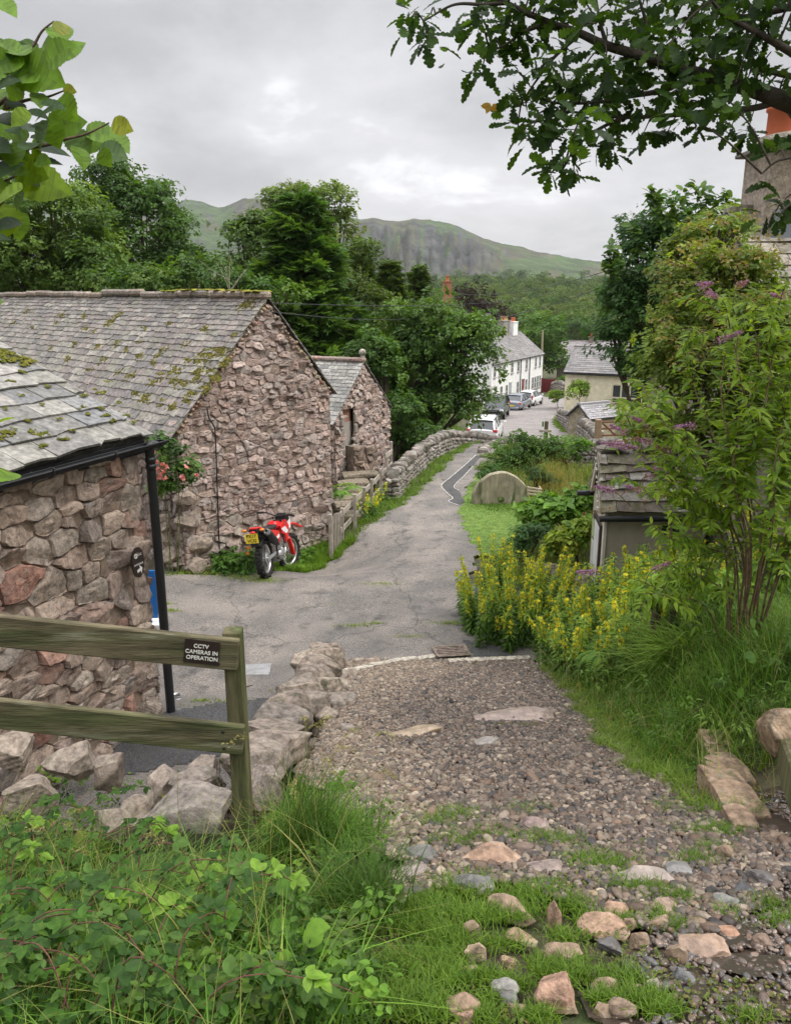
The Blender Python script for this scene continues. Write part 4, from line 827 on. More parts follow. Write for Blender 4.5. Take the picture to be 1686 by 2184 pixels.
# ------------------------------------------------------------------ houses of the village
def W3(p): return np.array([p[0], p[1], 0.])
def house(name, label, cat, A, D, L, depth, zb, ze, rise, wallcol, roofcol, N=None, wins=(), doors=(), chim=(), over=.2, wmat='render', back=0, rowh=.3):
    """front eave wall from A along D; N = outward normal; heights: base, eave, ridge rise"""
    g0 = RNG(abs(hash(label)) % 1 + len(label)); D = W3(nrm(D)); N = W3(nrm(N)) if N is not None else np.array([D[1], -D[0], 0]); A = W3(A); Z = np.array([0, 0, 1.])
    t = thing(name, label, cat, A + Z * zb); mb = MB(); h = ze - zb
    pent = [A + Z * zb, A - N * depth + Z * zb, A - N * depth + Z * ze, A - N * depth / 2 + Z * (ze + rise), A + Z * ze]; prism(mb, pent, D, L, wallcol); mb.build('wall', MAT[wmat], t)
    mb = MB()
    for sd in (1, -1):
        e = A + N * over + Z * (ze - rise * over / (depth / 2)) if sd > 0 else A - N * (depth + over) + Z * (ze - rise * over / (depth / 2)); r = A - N * depth / 2 + Z * (ze + rise + .03); s = r - e; q = np.linalg.norm(s); s = s / q
        o_ = e - D * .15 if sd > 0 else e - D * .15; slates(mb, o_ + Z * .05, D, s, L + .3, q, [rowh] * 30, (rowh, rowh * 1.9), .02, g0, roofcol, .005)
        nn = nrm(np.cross(D, s)); nn = nn if nn[2] > 0 else -nn; prism(mb, [o_ + nn * .03, o_ + D * (L + .3) + nn * .03, o_ + D * (L + .3) + s * q + nn * .03, o_ + s * q + nn * .03], -nn, .06, (.05,)*3)
    beam(mb, A - D * .15 - N * depth / 2 + Z * (ze + rise + .08), A + D * (L + .15) - N * depth / 2 + Z * (ze + rise + .08), .26, .12, roofcol[0]); ro = mb.build('roof', MAT['slate'], t)
    R = np.stack([D, N, Z], 1)
    for s0, s1, z0, z1, fc in wins:
        mb = MB(); c = A + D * (s0 + s1) / 2 + Z * (z0 + z1) / 2; w, hh = s1 - s0, z1 - z0
        for dx in (-1, 1): box(mb, c + D * dx * (w / 2 - .03) + N * .02, (.07, .06, hh), fc, 0, R)
        for dz in (-1, 1): box(mb, c + Z * dz * (hh / 2 - .03) + N * .021, (w - .14, .06, .07), fc, 0, R)
        box(mb, c + N * .018, (w - .14, .05, .05), fc, 0, R); box(mb, c + N * .017, (.04, .05, hh - .14), fc, 0, R); f = mb.build('window', MAT['matt'], t)
        mb = MB(); box(mb, c + N * .005, (w - .1, .03, hh - .1), (.04,)*3, 0, R); mb.build('pane', MAT['glass'], f)
        mb = MB(); box(mb, c - Z * (hh / 2 + .05) + N * .05, (w + .16, .16, .08), (.3, .28, .26), 0, R); mb.build('sill', MAT['matt'], f)
    for s0, s1, z0, z1, fc in doors:
        mb = MB(); box(mb, A + D * (s0 + s1) / 2 + Z * (z0 + z1) / 2 + N * .015, (s1 - s0, .06, z1 - z0), fc, 0, R); d = mb.build('door', MAT['matt'], t)
        mb = MB(); box(mb, A + D * (s0 + s1) / 2 + Z * (z1 + .06) + N * .03, (s1 - s0 + .2, .1, .1), (.5, .5, .48), 0, R); mb.build('lintel', MAT['matt'], d)
    for s, q, w, dd, zt, cc, pots, pc in chim:
        mb = MB(); c = A + D * s - N * q; zb2 = ze + rise * (1 - abs(q - depth / 2) / (depth / 2)) - .25; box(mb, c + Z * (zb2 + zt) / 2, (w, dd, zt - zb2), cc, 0, R); box(mb, c + Z * (zt + .04), (w + .14, dd + .14, .1), cc, 0, R); ch = mb.build('chimney', MAT['render'], ro)
        for k in range(pots):
            mb = MB(); lathe(mb, [(.13, 0), (.12, .05), (.105, .42), (.14, .44), (.14, .52), (.08, .52)], c + D * ((k + .5) / pots - .5) * w * .95 + Z * (zt + .08), 10, pc[k % len(pc)]); mb.build('chimney_pot', MAT['matt'], ch)
    return t
def village():
    WH = (.76, .76, .74); CR = (.74, .67, .5); RF = [(.2, .19, .185), (.24, .225, .22), (.17, .165, .165)]; OR = (.55, .14, .06); BF = (.5, .36, .18)
    a = np.array([pt(1157.3, 754.4, 106)[0], 106.]); d = -nrm(np.array([.46, .89])); n = np.array([.89, -.46]); b = a + d * 21
    wn = []; G_ = (.3, .3, .3); fw = (.55, .55, .53)
    for s in (.9, 2.6, 6.3, 9.4, 11.6, 14.3, 15.8, 17.4): wn.append((s, s + .75, -4.0, -2.75, fw))
    for s in (.6, 1.6, 2.6, 3.6, 6.2, 9.4, 13.3, 15.1, 17): wn.append((s, s + .7, -6.7, -5.2, fw))
    house('terrace', 'white terraced cottages along the lane with orange chimney pots', 'terrace', a, d, 21, 6.5, -8.2, -2.45, 2.6, WH, RF, n, wn, [(7.3, 8.2, -7.3, -5.1, (.2, .06, .05)), (12, 12.8, -7.1, -5.1, (.35, .36, .37)), (18.5, 19.3, -7, -5, (.3, .3, .3))], [(3.1, 3.2, 1.7, .8, 1.5, WH, 2, [OR]), (6.4, 3.2, 2.6, .8, 1.75, (.27, .25, .23), 5, [BF, BF, BF, OR])])
    mb = MB(); g0 = RNG(1); t = bpy.data.objects['terrace']
    for s in (5.6, 9): tube(mb, [W3(a + d * s + n * .1) + [0, 0, -2.5], W3(a + d * s + n * .1) + [0, 0, -7.6]], .06, 6, (.03, .02, .02)); mb.build('downpipe', MAT['blackmetal'], t); mb = MB()
    a2 = b + n * .3 + d * .02; t = house('white_house', 'tall white house with two pointed gables behind the trees', 'house', a2, d, 9, 8, -7.6, .3, 2.7, WH, RF, n, [(.8, 1.8, -5.6, -3.8, fw), (.8, 1.8, -2.2, -.6, fw), (4, 5, -2.2, -.6, fw)], [], [])
    for s in (1.3, 5.2):
        mb = MB(); c = W3(a2 + d * s); Z = np.array([0, 0, 1.]); D3, N3 = W3(d), W3(n); prism(mb, [c - D3 * 1.2 + N3 * .35 + Z * -1.2, c + D3 * 1.2 + N3 * .35 + Z * -1.2, c + D3 * 1.2 + N3 * .35 + Z * .9, c + N3 * .35 + Z * 2.6, c - D3 * 1.2 + N3 * .35 + Z * .9], -N3, 3.4, WH); gb = mb.build('front_gable', MAT['render'], t)
        mb = MB()
        for sg in (-1, 1): prism(mb, [c + N3 * .7 + Z * 2.78, c + D3 * sg * 1.45 + N3 * .7 + Z * .72, c + D3 * sg * 1.45 - N3 * 3 + Z * .72, c - N3 * 3 + Z * 2.78], (0, 0, 1), -.12, (.22, .21, .2))
        mb.build('gable_roof', MAT['slate'], gb); mb = MB()
        for sg in (-1, 1): beam(mb, c + N3 * .72 + Z * 2.7, c + D3 * sg * 1.45 + N3 * .72 + Z * .68, .05, .22, WH)
        mb.build('bargeboard', MAT['matt'], gb)
    # house hidden by the trees; only its brick stack shows
    q = pt(953, 640, 72); house('chimney_house', 'house hidden by trees except its tall brick chimney', 'house', (q[0] * 1.09 - 3, 72 + 3), (1, 0), 7, 7, -6, .5, 2.6, WH, RF, (0, -1), [], [], [(3, 3.5, .8, .75, 6.1, (.33, .15, .09), 1, [OR])])
    # cream house
    a = pt(1201, 870, 70); d = nrm(np.array([.89, -.45])); t = house('cream_house', 'cream painted stone cottage at the lane bend', 'house', a[:2], d, 9, 6.4, -6, -1.42, 1.85, CR, RF, None, [], [], [])
    Z = np.array([0, 0, 1.]); N3 = np.array([d[1], -d[0], 0]); D3 = W3(d); R = np.stack([D3, N3, Z], 1); A3 = W3(a)
    for s0, s1, z0, z1 in [(4.1, 6.3, -3.9, -2.35)]:
        mb = MB(); c = A3 + D3 * (s0 + s1) / 2 + Z * (z0 + z1) / 2; fc = (.62, .55, .4)
        for k in np.linspace(s0, s1, 4): box(mb, A3 + D3 * k + Z * (z0 + z1) / 2 + N3 * .03, (.13, .1, z1 - z0), fc, 0, R)
        for k in (z0, z0 + .45, z1): box(mb, A3 + D3 * (s0 + s1) / 2 + Z * k + N3 * .035, (s1 - s0, .1, .13), fc, 0, R)
        f = mb.build('window', MAT['matt'], t); mb = MB(); box(mb, c + N3 * .01, (s1 - s0, .05, z1 - z0), (.04,)*3, 0, R); mb.build('pane', MAT['glass'], f)
    mb = MB(); tube(mb, [A3 + D3 * 1.9 + N3 * .1 + Z * -1.6, A3 + D3 * 1.9 + N3 * .1 + Z * -5], .06, 6, (.55, .5, .4)); mb.build('downpipe', MAT['matt'], t)
    mb = MB(); beam(mb, A3 - D3 * .1 + N3 * .28 + Z * -1.6, A3 + D3 * 9 + N3 * .28 + Z * -1.6, .12, .12, (.03, .025, .025)); mb.build('gutter', MAT['blackmetal'], t)
    q = pt(1186, 800, 122); house('far_barn', 'grey roofed stone barn behind the cream cottage', 'barn', q[:2], (.95, -.3), 14, 7, -9.5, -5.3, 3.3, (.24, .2, .17), [(.3, .27, .27), (.34, .31, .3), (.27, .25, .26)], None, [], [], [(4.5, 3.5, .7, .7, -1.4, (.25, .2, .17), 1, [OR])], wmat='farstone')
    # slate roofed wall shed
    a = pt(1257, 905, 44); house('stone_shed', 'tiny slate roofed stone shed behind the brown field gate', 'shed', a[:2], (.86, .5), 1.95, 1.7, -4, -1.58, .62, (.36, .31, .22), [(.27, .26, .27), (.31, .3, .31)], None, [], [], [], .12, 'farstone', rowh=.16)
    # red yard gate
    p0, p1 = pt(1154, 834, 104), pt(1180, 832, 103); t = thing('yard_gate', 'dark red boarded yard gate beyond the terrace end', 'gate', (p0 + p1) / 2); mb = MB(); d = nrm(p1 - p0); d[2] = 0; L = np.linalg.norm((p1 - p0)[:2])
    for k in range(8): box(mb, W3(p0) + d * (k + .5) * L / 8 + [0, 0, p0[2] + .75], (L / 8 - .02, .06, 1.7), (.16, .022, .022), 0, np.stack([d, np.array([-d[1], d[0], 0]), Z], 1))
    mb.build('boards', MAT['matt'], t); mb = MB()
    for e in (p0, p1): box(mb, W3(e) + [0, 0, p0[2] + .75], (.2, .2, 1.9), (.14, .03, .03))
    mb.build('gate_frame', MAT['matt'], t)
    mb = MB(); P = [pt(1177, 815, 103), pt(1190, 812, 98), pt(1202, 815, 90)]; drystone(mb, P, 1.9, .5, .35, RNG(3), GREY, True, 1); o = mb.build('yard_wall', MAT['farstone'], base=P[0] - [0, 0, 2]); setp(o, 'overgrown stone wall beside the dark red yard gate', 'wall')
village()
# stone cottage on the right: only chimney and verge rise over the bushes
def cottage():
    Z = np.array([0, 0, 1.]); RC = [(.28, .25, .2), (.24, .21, .18), (.32, .285, .23), (.2, .18, .15)]
    t = house('stone_cottage', 'stone cottage with a capped chimney rising over the bushes', 'house', (5.0, 9.0), (1, 0), 7, 7, .2, 3.45, 2.75, (.3, .26, .22), RC, (0, -1), [], [], [], wmat='farstone', rowh=.26)
    g0 = RNG(5); c = np.array([5.66, 12.4, 0]); ro = [o for o in t.children if o.name.startswith('roof')][0]
    mb = MB(); bbox(mb, c + Z * 6.3, (.95, .95, 1.55), .04, (.34, .28, .225)); ch = mb.build('chimney', MAT['stone'], ro)
    mb = MB(); V, F = rock((1.2, 1.2, .34), g0, 3, 14, (.75, .95), .03, 0.); V[:, 2] = np.where(V[:, 2] > 0, V[:, 2], V[:, 2] * .4); mb.add(V + c + Z * 7.14, F, (.2, .175, .14)); bbox(mb, c + Z * 7.06, (1.16, 1.16, .06), .01, (.16, .15, .13)); mb.build('chimney_cap', MAT['rock'], ch)
    mb = MB(); lathe(mb, [(.19, 0), (.185, .32), (.215, .34), (.215, .4), (.17, .42), (.14, .5), (.1, .5)], c + np.array([-.2, 0, 7.24]), 18, (.5, .13, .06)); mb.build('chimney_pot', MAT['matt'], ch)
    mb = MB(); p = c + np.array([-.18, -.49, 6.02]); box(mb, p, (.34, .03, .42), (.22, .24, .27)); box(mb, p + [0, -.01, -.3], (.3, .03, .18), (.33, .35, .4)); mb.build('lead_flashing', MAT['matt'], ch)
cottage()
# ------------------------------------------------------------------ trees
DK = [(.045, .09, .026), (.062, .12, .032), (.08, .145, .036), (.05, .1, .034)]
MID = [(.06, .12, .03), (.085, .15, .035), (.05, .1, .03), (.11, .17, .045)]
YG = [(.13, .2, .04), (.16, .24, .05), (.1, .17, .04), (.2, .27, .07)]
BARK = (.1, .08, .06)
def crown_pts(rng, C, R, nc, rc):
    d = nrm(rng.normal(size=(nc, 3))); d[:, 2] = np.where(d[:, 2] < -.55, -d[:, 2], d[:, 2]); rr = rng.uniform(.45, 1., (nc, 1)) ** .6
    wob = 1 + .16 * np.sin(d @ rng.normal(0, 4, (3, 3)) + rng.uniform(0, 6, 3)).sum(1, keepdims=True) * .6
    return C + d * R * rr * wob, rc * rng.uniform(.6, 1.35, nc), d
def leafclumps(mb, P, r, out, per, size, pals, rng, tmpl=SPRIG, up=.75, flat=.6, mi=0, droop=0.):
    n = len(P); k = np.repeat(np.arange(n), per); N = len(k); d = nrm(rng.normal(size=(N, 3)) + .75 * out[k] + np.array([0, 0, .35])); q = rng.uniform(.35, 1.05, (N, 1))
    pos = P[k] + d * np.array([1, 1, flat]) * r[k][:, None] * q; pos[:, 2] -= droop * (q[:, 0] * r[k]) ** 2
    nn = nrm(d * .55 + np.array([0, 0, up]) + rng.normal(0, .38, (N, 3))); tang = d + rng.normal(0, .45, (N, 3)) - np.array([0, 0, .25 + droop])
    tone = pal(rng, n, pals, .2); C = tone[k] * rng.uniform(.78, 1.25, (N, 1)); scatter(mb, tmpl, pos, rotm(nn, tang, rng), size * rng.uniform(.6, 1.3, N), C, mi, False)
def tree(name, label, blobs, Y, pals, seed, base=None, size=.42, rc=1.0, dens=1., per=34, cat='tree', group=None, tmpl=SPRIG, leafm='leaf', trunk=.22, droop=0., limbs=9, depth=1., barkc=BARK, parts=('crown', 'trunk')):
    g = RNG(seed); mb = MB(); tops = []
    for u, v, ru, rv, *dY in blobs:
        yy = Y + (dY[0] if dY else 0); c = pt(u, v, yy); k = math.hypot(yy, c[2] - EYE) / FP; R = np.array([ru * k, ru * k * depth, rv * k]); R = np.maximum(R - .62 * rc, .4 * R)
        nc = max(6, int(dens * 5.2 * (R[0] * R[2] + R[0] * R[1] + R[1] * R[2]) / (rc * rc)));  P, r, d = crown_pts(g, c, R, nc, rc); leafclumps(mb, P, r, d, per, size, pals, g, tmpl, droop=droop); tops.append((c, R, P))
    c0, R0, _ = tops[0]; b = np.array(base if base is not None else (c0[0], c0[1]), float); b = np.array([b[0], b[1], float(gz(b[0], b[1])) - .1])
    t = thing(name, label, cat, b, 0, group); mb.build(parts[0], MAT[leafm], t); mb = MB()
    mid = b * .45 + c0 * .55 + [g.normal() * .2, g.normal() * .2, 0]; tube(mb, curve([b, b * .7 + mid * .3 + [g.normal() * .1, 0, 0], mid, c0 + [0, 0, R0[2] * .6]], 12), np.linspace(trunk, trunk * .2, 12), 8, barkc)
    for c, R, P in tops:
        for i in g.choice(len(P), min(limbs, len(P)), replace=False): s = b + (c - b) * g.uniform(.45, .9); tube(mb, curve([s, (s + P[i]) / 2 + [0, 0, -.15 * R[2] * g.uniform(0, 1)], P[i]], 7), np.linspace(trunk * .38, .02, 7), 5, barkc)
    mb.build(parts[1], MAT['bark'], t); return t
def conifer(name, label, u, vtop, vbase, hw, Y, pals, seed, per=15, size=.75):
    g = RNG(seed); top = pt(u, vtop, Y); k = Y / FP; R = hw * k; b = np.array([top[0], Y, float(gz(top[0], Y)) - .1]); H_ = top[2] - b[2]; mb = MB(); P, O, rr = [], [], []; tb = MB()
    z = .1
    while z < .985:
        Rz = R * (1 - z) ** .95 * min(1, .6 + z * 3) + .12; m = int(5 + 9 * (1 - z))
        for i in range(m):
            a = g.uniform(0, 6.28); L = Rz * g.uniform(.62, 1.12); d = np.array([math.cos(a), math.sin(a), 0]); s = np.array([b[0], b[1], b[2] + H_ * z])
            e = s + d * L + [0, 0, -.18 * L + .1]; n = max(2, int(L / .36))
            for q in np.linspace(.3, 1, n): P.append(s + (e - s) * q + [0, 0, -.12 * L * q * q]); O.append(d + [0, 0, -.1]); rr.append(.36 * (1.25 - .55 * q))
            tube(tb, [s, (s + e) / 2 + [0, 0, .03], e], [.05 * (1 - z) + .015, .03, .01], 4, BARK)
        z += .024
    P, O, rr = np.array(P), np.array(O), np.array(rr); n = len(P); kk = np.repeat(np.arange(n), per); N = len(kk)
    pos = P[kk] + g.normal(0, .42, (N, 3)) * rr[kk][:, None] * np.array([1, 1, .55]); nn = nrm(np.array([0, 0, 1.]) - O[kk] * .12 + g.normal(0, .32, (N, 3))); tone = pal(g, n, pals, .22)
    scatter(mb, FAN, pos, rotm(nn, O[kk] + g.normal(0, .55, (N, 3)), g), size * g.uniform(.45, 1.1, N), tone[kk] * g.uniform(.75, 1.25, (N, 1)), 0, False)
    t = thing(name, label, 'tree', b); mb.build('crown', MAT['leaf'], t); tube(tb, [b, top - [0, 0, .3]], [.26, .03], 8, BARK); tb.build('trunk', MAT['bark'], t)
tree('ash_tree', 'tall dark ash tree above the barn ridge, tallest beside the sky gap', [(300, 470, 120, 90), (230, 400, 85, 65), (385, 560, 70, 60), (330, 580, 110, 60)], 42, DK, 1, size=.4, rc=1.05, per=38)
tree('maple_tree', 'pale green bushy maple left of the dark ash', [(110, 470, 130, 90), (40, 560, 130, 90), (190, 560, 100, 80), (20, 430, 80, 70), (70, 605, 110, 50), (210, 610, 120, 45), (-30, 560, 80, 90)], 35, [(.08, .14, .035), (.11, .17, .045), (.065, .115, .03), (.14, .2, .06)], 2, size=.36, rc=.95, per=36)
tree('elder_tree', 'low elder tree filling the gap behind the barn ridge', [(430, 590, 70, 45), (500, 610, 60, 40), (340, 605, 90, 40), (260, 610, 60, 35), (580, 625, 60, 40)], 30, MID, 3, size=.3, rc=.7)
tree('willow_tree', 'feathery willow on the left flank of the tall conifer', [(530, 540, 56, 85), (550, 480, 40, 45), (520, 610, 66, 50)], 37, [(.07, .12, .04), (.095, .145, .05), (.055, .1, .03)], 4, size=.36, rc=.8, tmpl=SPRIG, droop=.25)
conifer('cypress_tree', 'tall feathery cypress standing right behind the barn gable', 640, 402, 800, 265, 33, [(.06, .12, .036), (.085, .155, .048), (.042, .09, .03), (.11, .185, .06)], 5, 19, .8)
tree('birch_tree', 'thin pale birch top showing against the clouds beside the cypress', [(690, 432, 58, 48), (722, 485, 46, 50), (625, 440, 60, 55), (650, 500, 70, 60), (590, 440, 30, 50)], 39, [(.12, .17, .055), (.16, .2, .07), (.09, .135, .04)], 6, size=.3, rc=.55, dens=.5, per=22, trunk=.12)
tree('alder_tree', 'dusty green alder between the cypress and the pines', [(745, 600, 55, 70), (760, 540, 40, 50), (790, 680, 60, 70), (720, 690, 50, 60)], 38, [(.075, .115, .035), (.1, .14, .045), (.055, .09, .03)], 7, size=.36, rc=.8)
for i, (u, vt, vb, hw, Y, lab) in enumerate([(830, 552, 760, 80, 44, 'yellowish pine with a bent tip beside the alder'), (893, 562, 740, 62, 47, 'dark narrow pine below the crag'), (765, 515, 760, 95, 46, 'bushy pine directly right of the tall cypress')]):
    conifer('pine_tree', lab, u, vt, vb, hw, Y, [(.05, .085, .022), (.075, .115, .03), (.04, .07, .02)], 20 + i, 11, .62)
tree('sycamore_tree', 'broad sycamore hanging over the bridge parapet', [(915, 720, 95, 95), (996, 765, 72, 90), (860, 800, 75, 80), (955, 850, 82, 75), (880, 900, 70, 55), (1006, 860, 50, 55), (1010, 700, 40, 50), (850, 690, 60, 60), (932, 684, 52, 38)], 33, [(.06, .12, .033), (.085, .155, .042), (.05, .1, .028), (.12, .19, .055)], 8, base=(.2, 33.5), size=.36, rc=.9, per=36)
tree('hazel_tree', 'dark hazel leaning over the beck below the sycamore', [(820, 800, 40, 45), (850, 870, 50, 40), (900, 930, 40, 25), (800, 740, 40, 50), (770, 760, 45, 40), (860, 930, 42, 38)], 28, DK, 9, size=.3, rc=.6, base=(-.6, 29))
tree('cherry_tree', 'dark leafy tree left of the flowering bush', [(1385, 560, 95, 105), (1340, 680, 72, 85), (1440, 470, 55, 55), (1390, 760, 70, 60), (1310, 730, 36, 60), (1460, 640, 60, 120), (1350, 640, 80, 60)], 27, [(.036, .09, .036), (.052, .115, .042), (.07, .14, .048), (.045, .1, .042)], 10, base=(9, 28), size=.3, rc=.75, per=36)
tree('copper_beech', 'dark purple copper beech behind the white house', [(1000, 640, 38, 38), (1038, 665, 32, 35), (1060, 690, 18, 30)], 128, [(.035, .02, .028), (.05, .028, .035), (.03, .02, .022)], 11, size=1.0, rc=2.3, per=30, leafm='farleaf')
tree('lime_tree', 'rounded green tree between the terrace and far barn', [(1155, 705, 48, 50), (1150, 770, 42, 40), (1185, 760, 25, 50)], 120, MID, 12, size=1.0, rc=2.2, per=30, leafm='farleaf')
for i, (u, v, ru, rv, Y, lab) in enumerate([(1235, 832, 20, 22, 66, 'young pale tree against the cream cottage wall'), (1190, 845, 15, 16, 74, 'small bush at the cottage corner'), (1175, 850, 12, 9, 92, 'flowering weeds at the terrace end'), (1215, 815, 22, 18, 96, 'grey green bush over the yard wall')]):
    tree('shrub', lab, [(u, v, ru, rv)], Y, YG if i != 3 else MID, 30 + i, size=.4, rc=.55, per=26, cat='shrub', trunk=.05, leafm='farleaf', parts=('foliage', 'stem'))
def forest():
    g = RNG(70); mb = MB(); P = []
    for _ in range(400):
        u = g.uniform(760, 1420); Y = g.uniform(190, 520); f = (Y - 190) / 330; v = 742 - 128 * f ** .75 + g.normal() * 4; c = pt(u, v, Y); R = g.uniform(4.5, 8)
        nc = 16; p, r, d = crown_pts(g, c, np.array([R, R, R * 1.15]), nc, R * .42); base = np.array(pal(g, 1, [(.055, .095, .03), (.08, .125, .04), (.1, .13, .055), (.045, .085, .03), (.11, .14, .06)], .12)[0])
        leafclumps(mb, p, r, d, 32, 1.25, [base, base * 1.25, base * .8], g)
    mb.build('woods', MAT['farleaf'], kind='stuff')
    mb = MB()
    for _ in range(190):
        u = g.uniform(760, 1330); f = g.uniform(0, 1); Y = 480 + 420 * f; v = 622 - 26 * f + g.normal() * 6; c = pt(u, v, Y); R = g.uniform(3, 7)
        p, r, d = crown_pts(g, c, np.array([R, R, R * .8]), 7, R * .5); leafclumps(mb, p, r, d, 24, 1.7, [(.05, .085, .035), (.07, .11, .04)], g)
    mb.build('hillside_woods', MAT['farleaf'], kind='stuff')
forest()
# dark undergrowth of the beck behind bridge and barn
def under():
    g = RNG(71); mb = MB(); n = 220; x = g.uniform(-16, 3, n); y = g.uniform(23, 44, n); k = (XL(y) - x > 1.2); x, y = x[k], y[k]; P = np.stack([x, y, gz(x, y) + g.uniform(.1, .9, len(x))], 1)
    leafclumps(mb, P, g.uniform(.5, 1.1, len(x)), np.tile([0, -.3, .6], (len(x), 1)), 50, .26, DK + MID, g); mb.build('undergrowth', MAT['leaf'], kind='stuff')
    mb = MB(); n = 160; x = g.uniform(5, 30, n); y = g.uniform(24, 62, n); k = (x > np.interp(y, [24, 33, 45, 62], [6, 9, 13.5, 17])); x, y = x[k], y[k]; P = np.stack([x, y, gz(x, y) + .4], 1)
    leafclumps(mb, P, g.uniform(.6, 1.3, len(x)), np.tile([0, -.3, .6], (len(x), 1)), 45, .3, MID + YG[:1], g); mb.build('undergrowth', MAT['leaf'], kind='stuff')
under()
# bleached dead shrub by the barn ridge
g0 = RNG(72); b = pt(488, 660, 27); t = thing('dead_shrub', 'bleached leafless twigs sticking up behind the barn ridge', 'shrub', (b[0], b[1], float(gz(b[0], b[1])))); mb = MB()
tube(mb, curve([(b[0], b[1], float(gz(b[0], b[1]))), pt(490, 620, 27), pt(493, 545, 27)], 10), np.linspace(.022, .006, 10), 5, (.3, .27, .2))
for k in range(9): a = pt(488 + g0.normal() * 6, g0.uniform(590, 650), 27); e = a + np.array([g0.normal() * .6, g0.normal() * .3, g0.uniform(.4, 1.)]); tube(mb, curve([a, (a + e) / 2 + g0.normal(0, .06, 3), e], 6), np.linspace(.01, .004, 6), 4, (.28, .25, .19))
mb.build('branch', MAT['bark'], t)
# ------------------------------------------------------------------ big bush before the cottage
def bush(name, label, blobs, Y, pals, seed, size, rc, per, base=None, tmpl=SPRIG, leafm='leaf', dens=1., cat='shrub', extra=None, up=.75, droop=0.):
    return tree(name, label, blobs, Y, pals, seed, base, size, rc, dens, per, cat, None, tmpl, leafm, .05, droop, 10, .8, BARK, ('foliage', 'stem'))
t = bush('spiraea_bush', 'huge yellow green spiraea bush with brown seed heads before the cottage', [(1540, 640, 130, 130, 1), (1470, 800, 110, 130, .6), (1620, 760, 110, 150, 0), (1560, 930, 130, 90, .4), (1460, 560, 60, 90, 1.6), (1530, 500, 70, 50, 1.5), (1400, 900, 60, 60, 1.6)], 9.6, [(.13, .185, .045), (.17, .23, .055), (.1, .15, .04), (.21, .26, .08), (.14, .15, .06)], 40, .15, .34, 40, base=(4.6, 9.8))
g0 = RNG(41); mb = MB(); N = 230; u, v = g0.uniform(1390, 1686, N), g0.uniform(450, 900, N); P = np.array([pt(a, b_, 9.2 + g0.uniform(-.5, 1.2)) for a, b_ in zip(u, v)]); k = ((u - 1540) / 150) ** 2 + ((v - 640) / 190) ** 2 < 1.1; P = P[k]
leafclumps(mb, P, np.full(len(P), .07), np.tile([0, -.5, .5], (len(P), 1)), 9, .05, [(.22, .16, .09), (.18, .14, .08), (.28, .22, .13)], g0, LEAF); mb.build('seed_heads', MAT['leaf'], t)
# upright leader shoots on the skyline
mb = MB(); g0 = RNG(42)
for u, v, h in [(1400, 440, 60), (1385, 425, 30), (1455, 430, 70), (1483, 415, 60), (1500, 425, 50), (1540, 430, 50), (1560, 445, 55), (1305, 545, 40), (1290, 560, 35), (1350, 500, 40), (1430, 450, 50), (1520, 440, 40)]:
    a, e = pt(u + 10, v + h, 26), pt(u, v - 22, 26); C = curve([a, (a + e) / 2 + [.05, 0, 0], e], 14); k = np.repeat(C, 3, 0) + g0.normal(0, .04, (42, 3)); scatter(mb, OVAL, k, rotm(np.array([0, -.3, 1.]) + g0.normal(0, .5, (42, 3)), g0.normal(size=(42, 3)) - [0, 0, .4], g0), g0.uniform(.2, .34, 42), pal(g0, 42, MID, .2), 0)
mb.build('leaves', MAT['leaf'], bpy.data.objects['cherry_tree'])
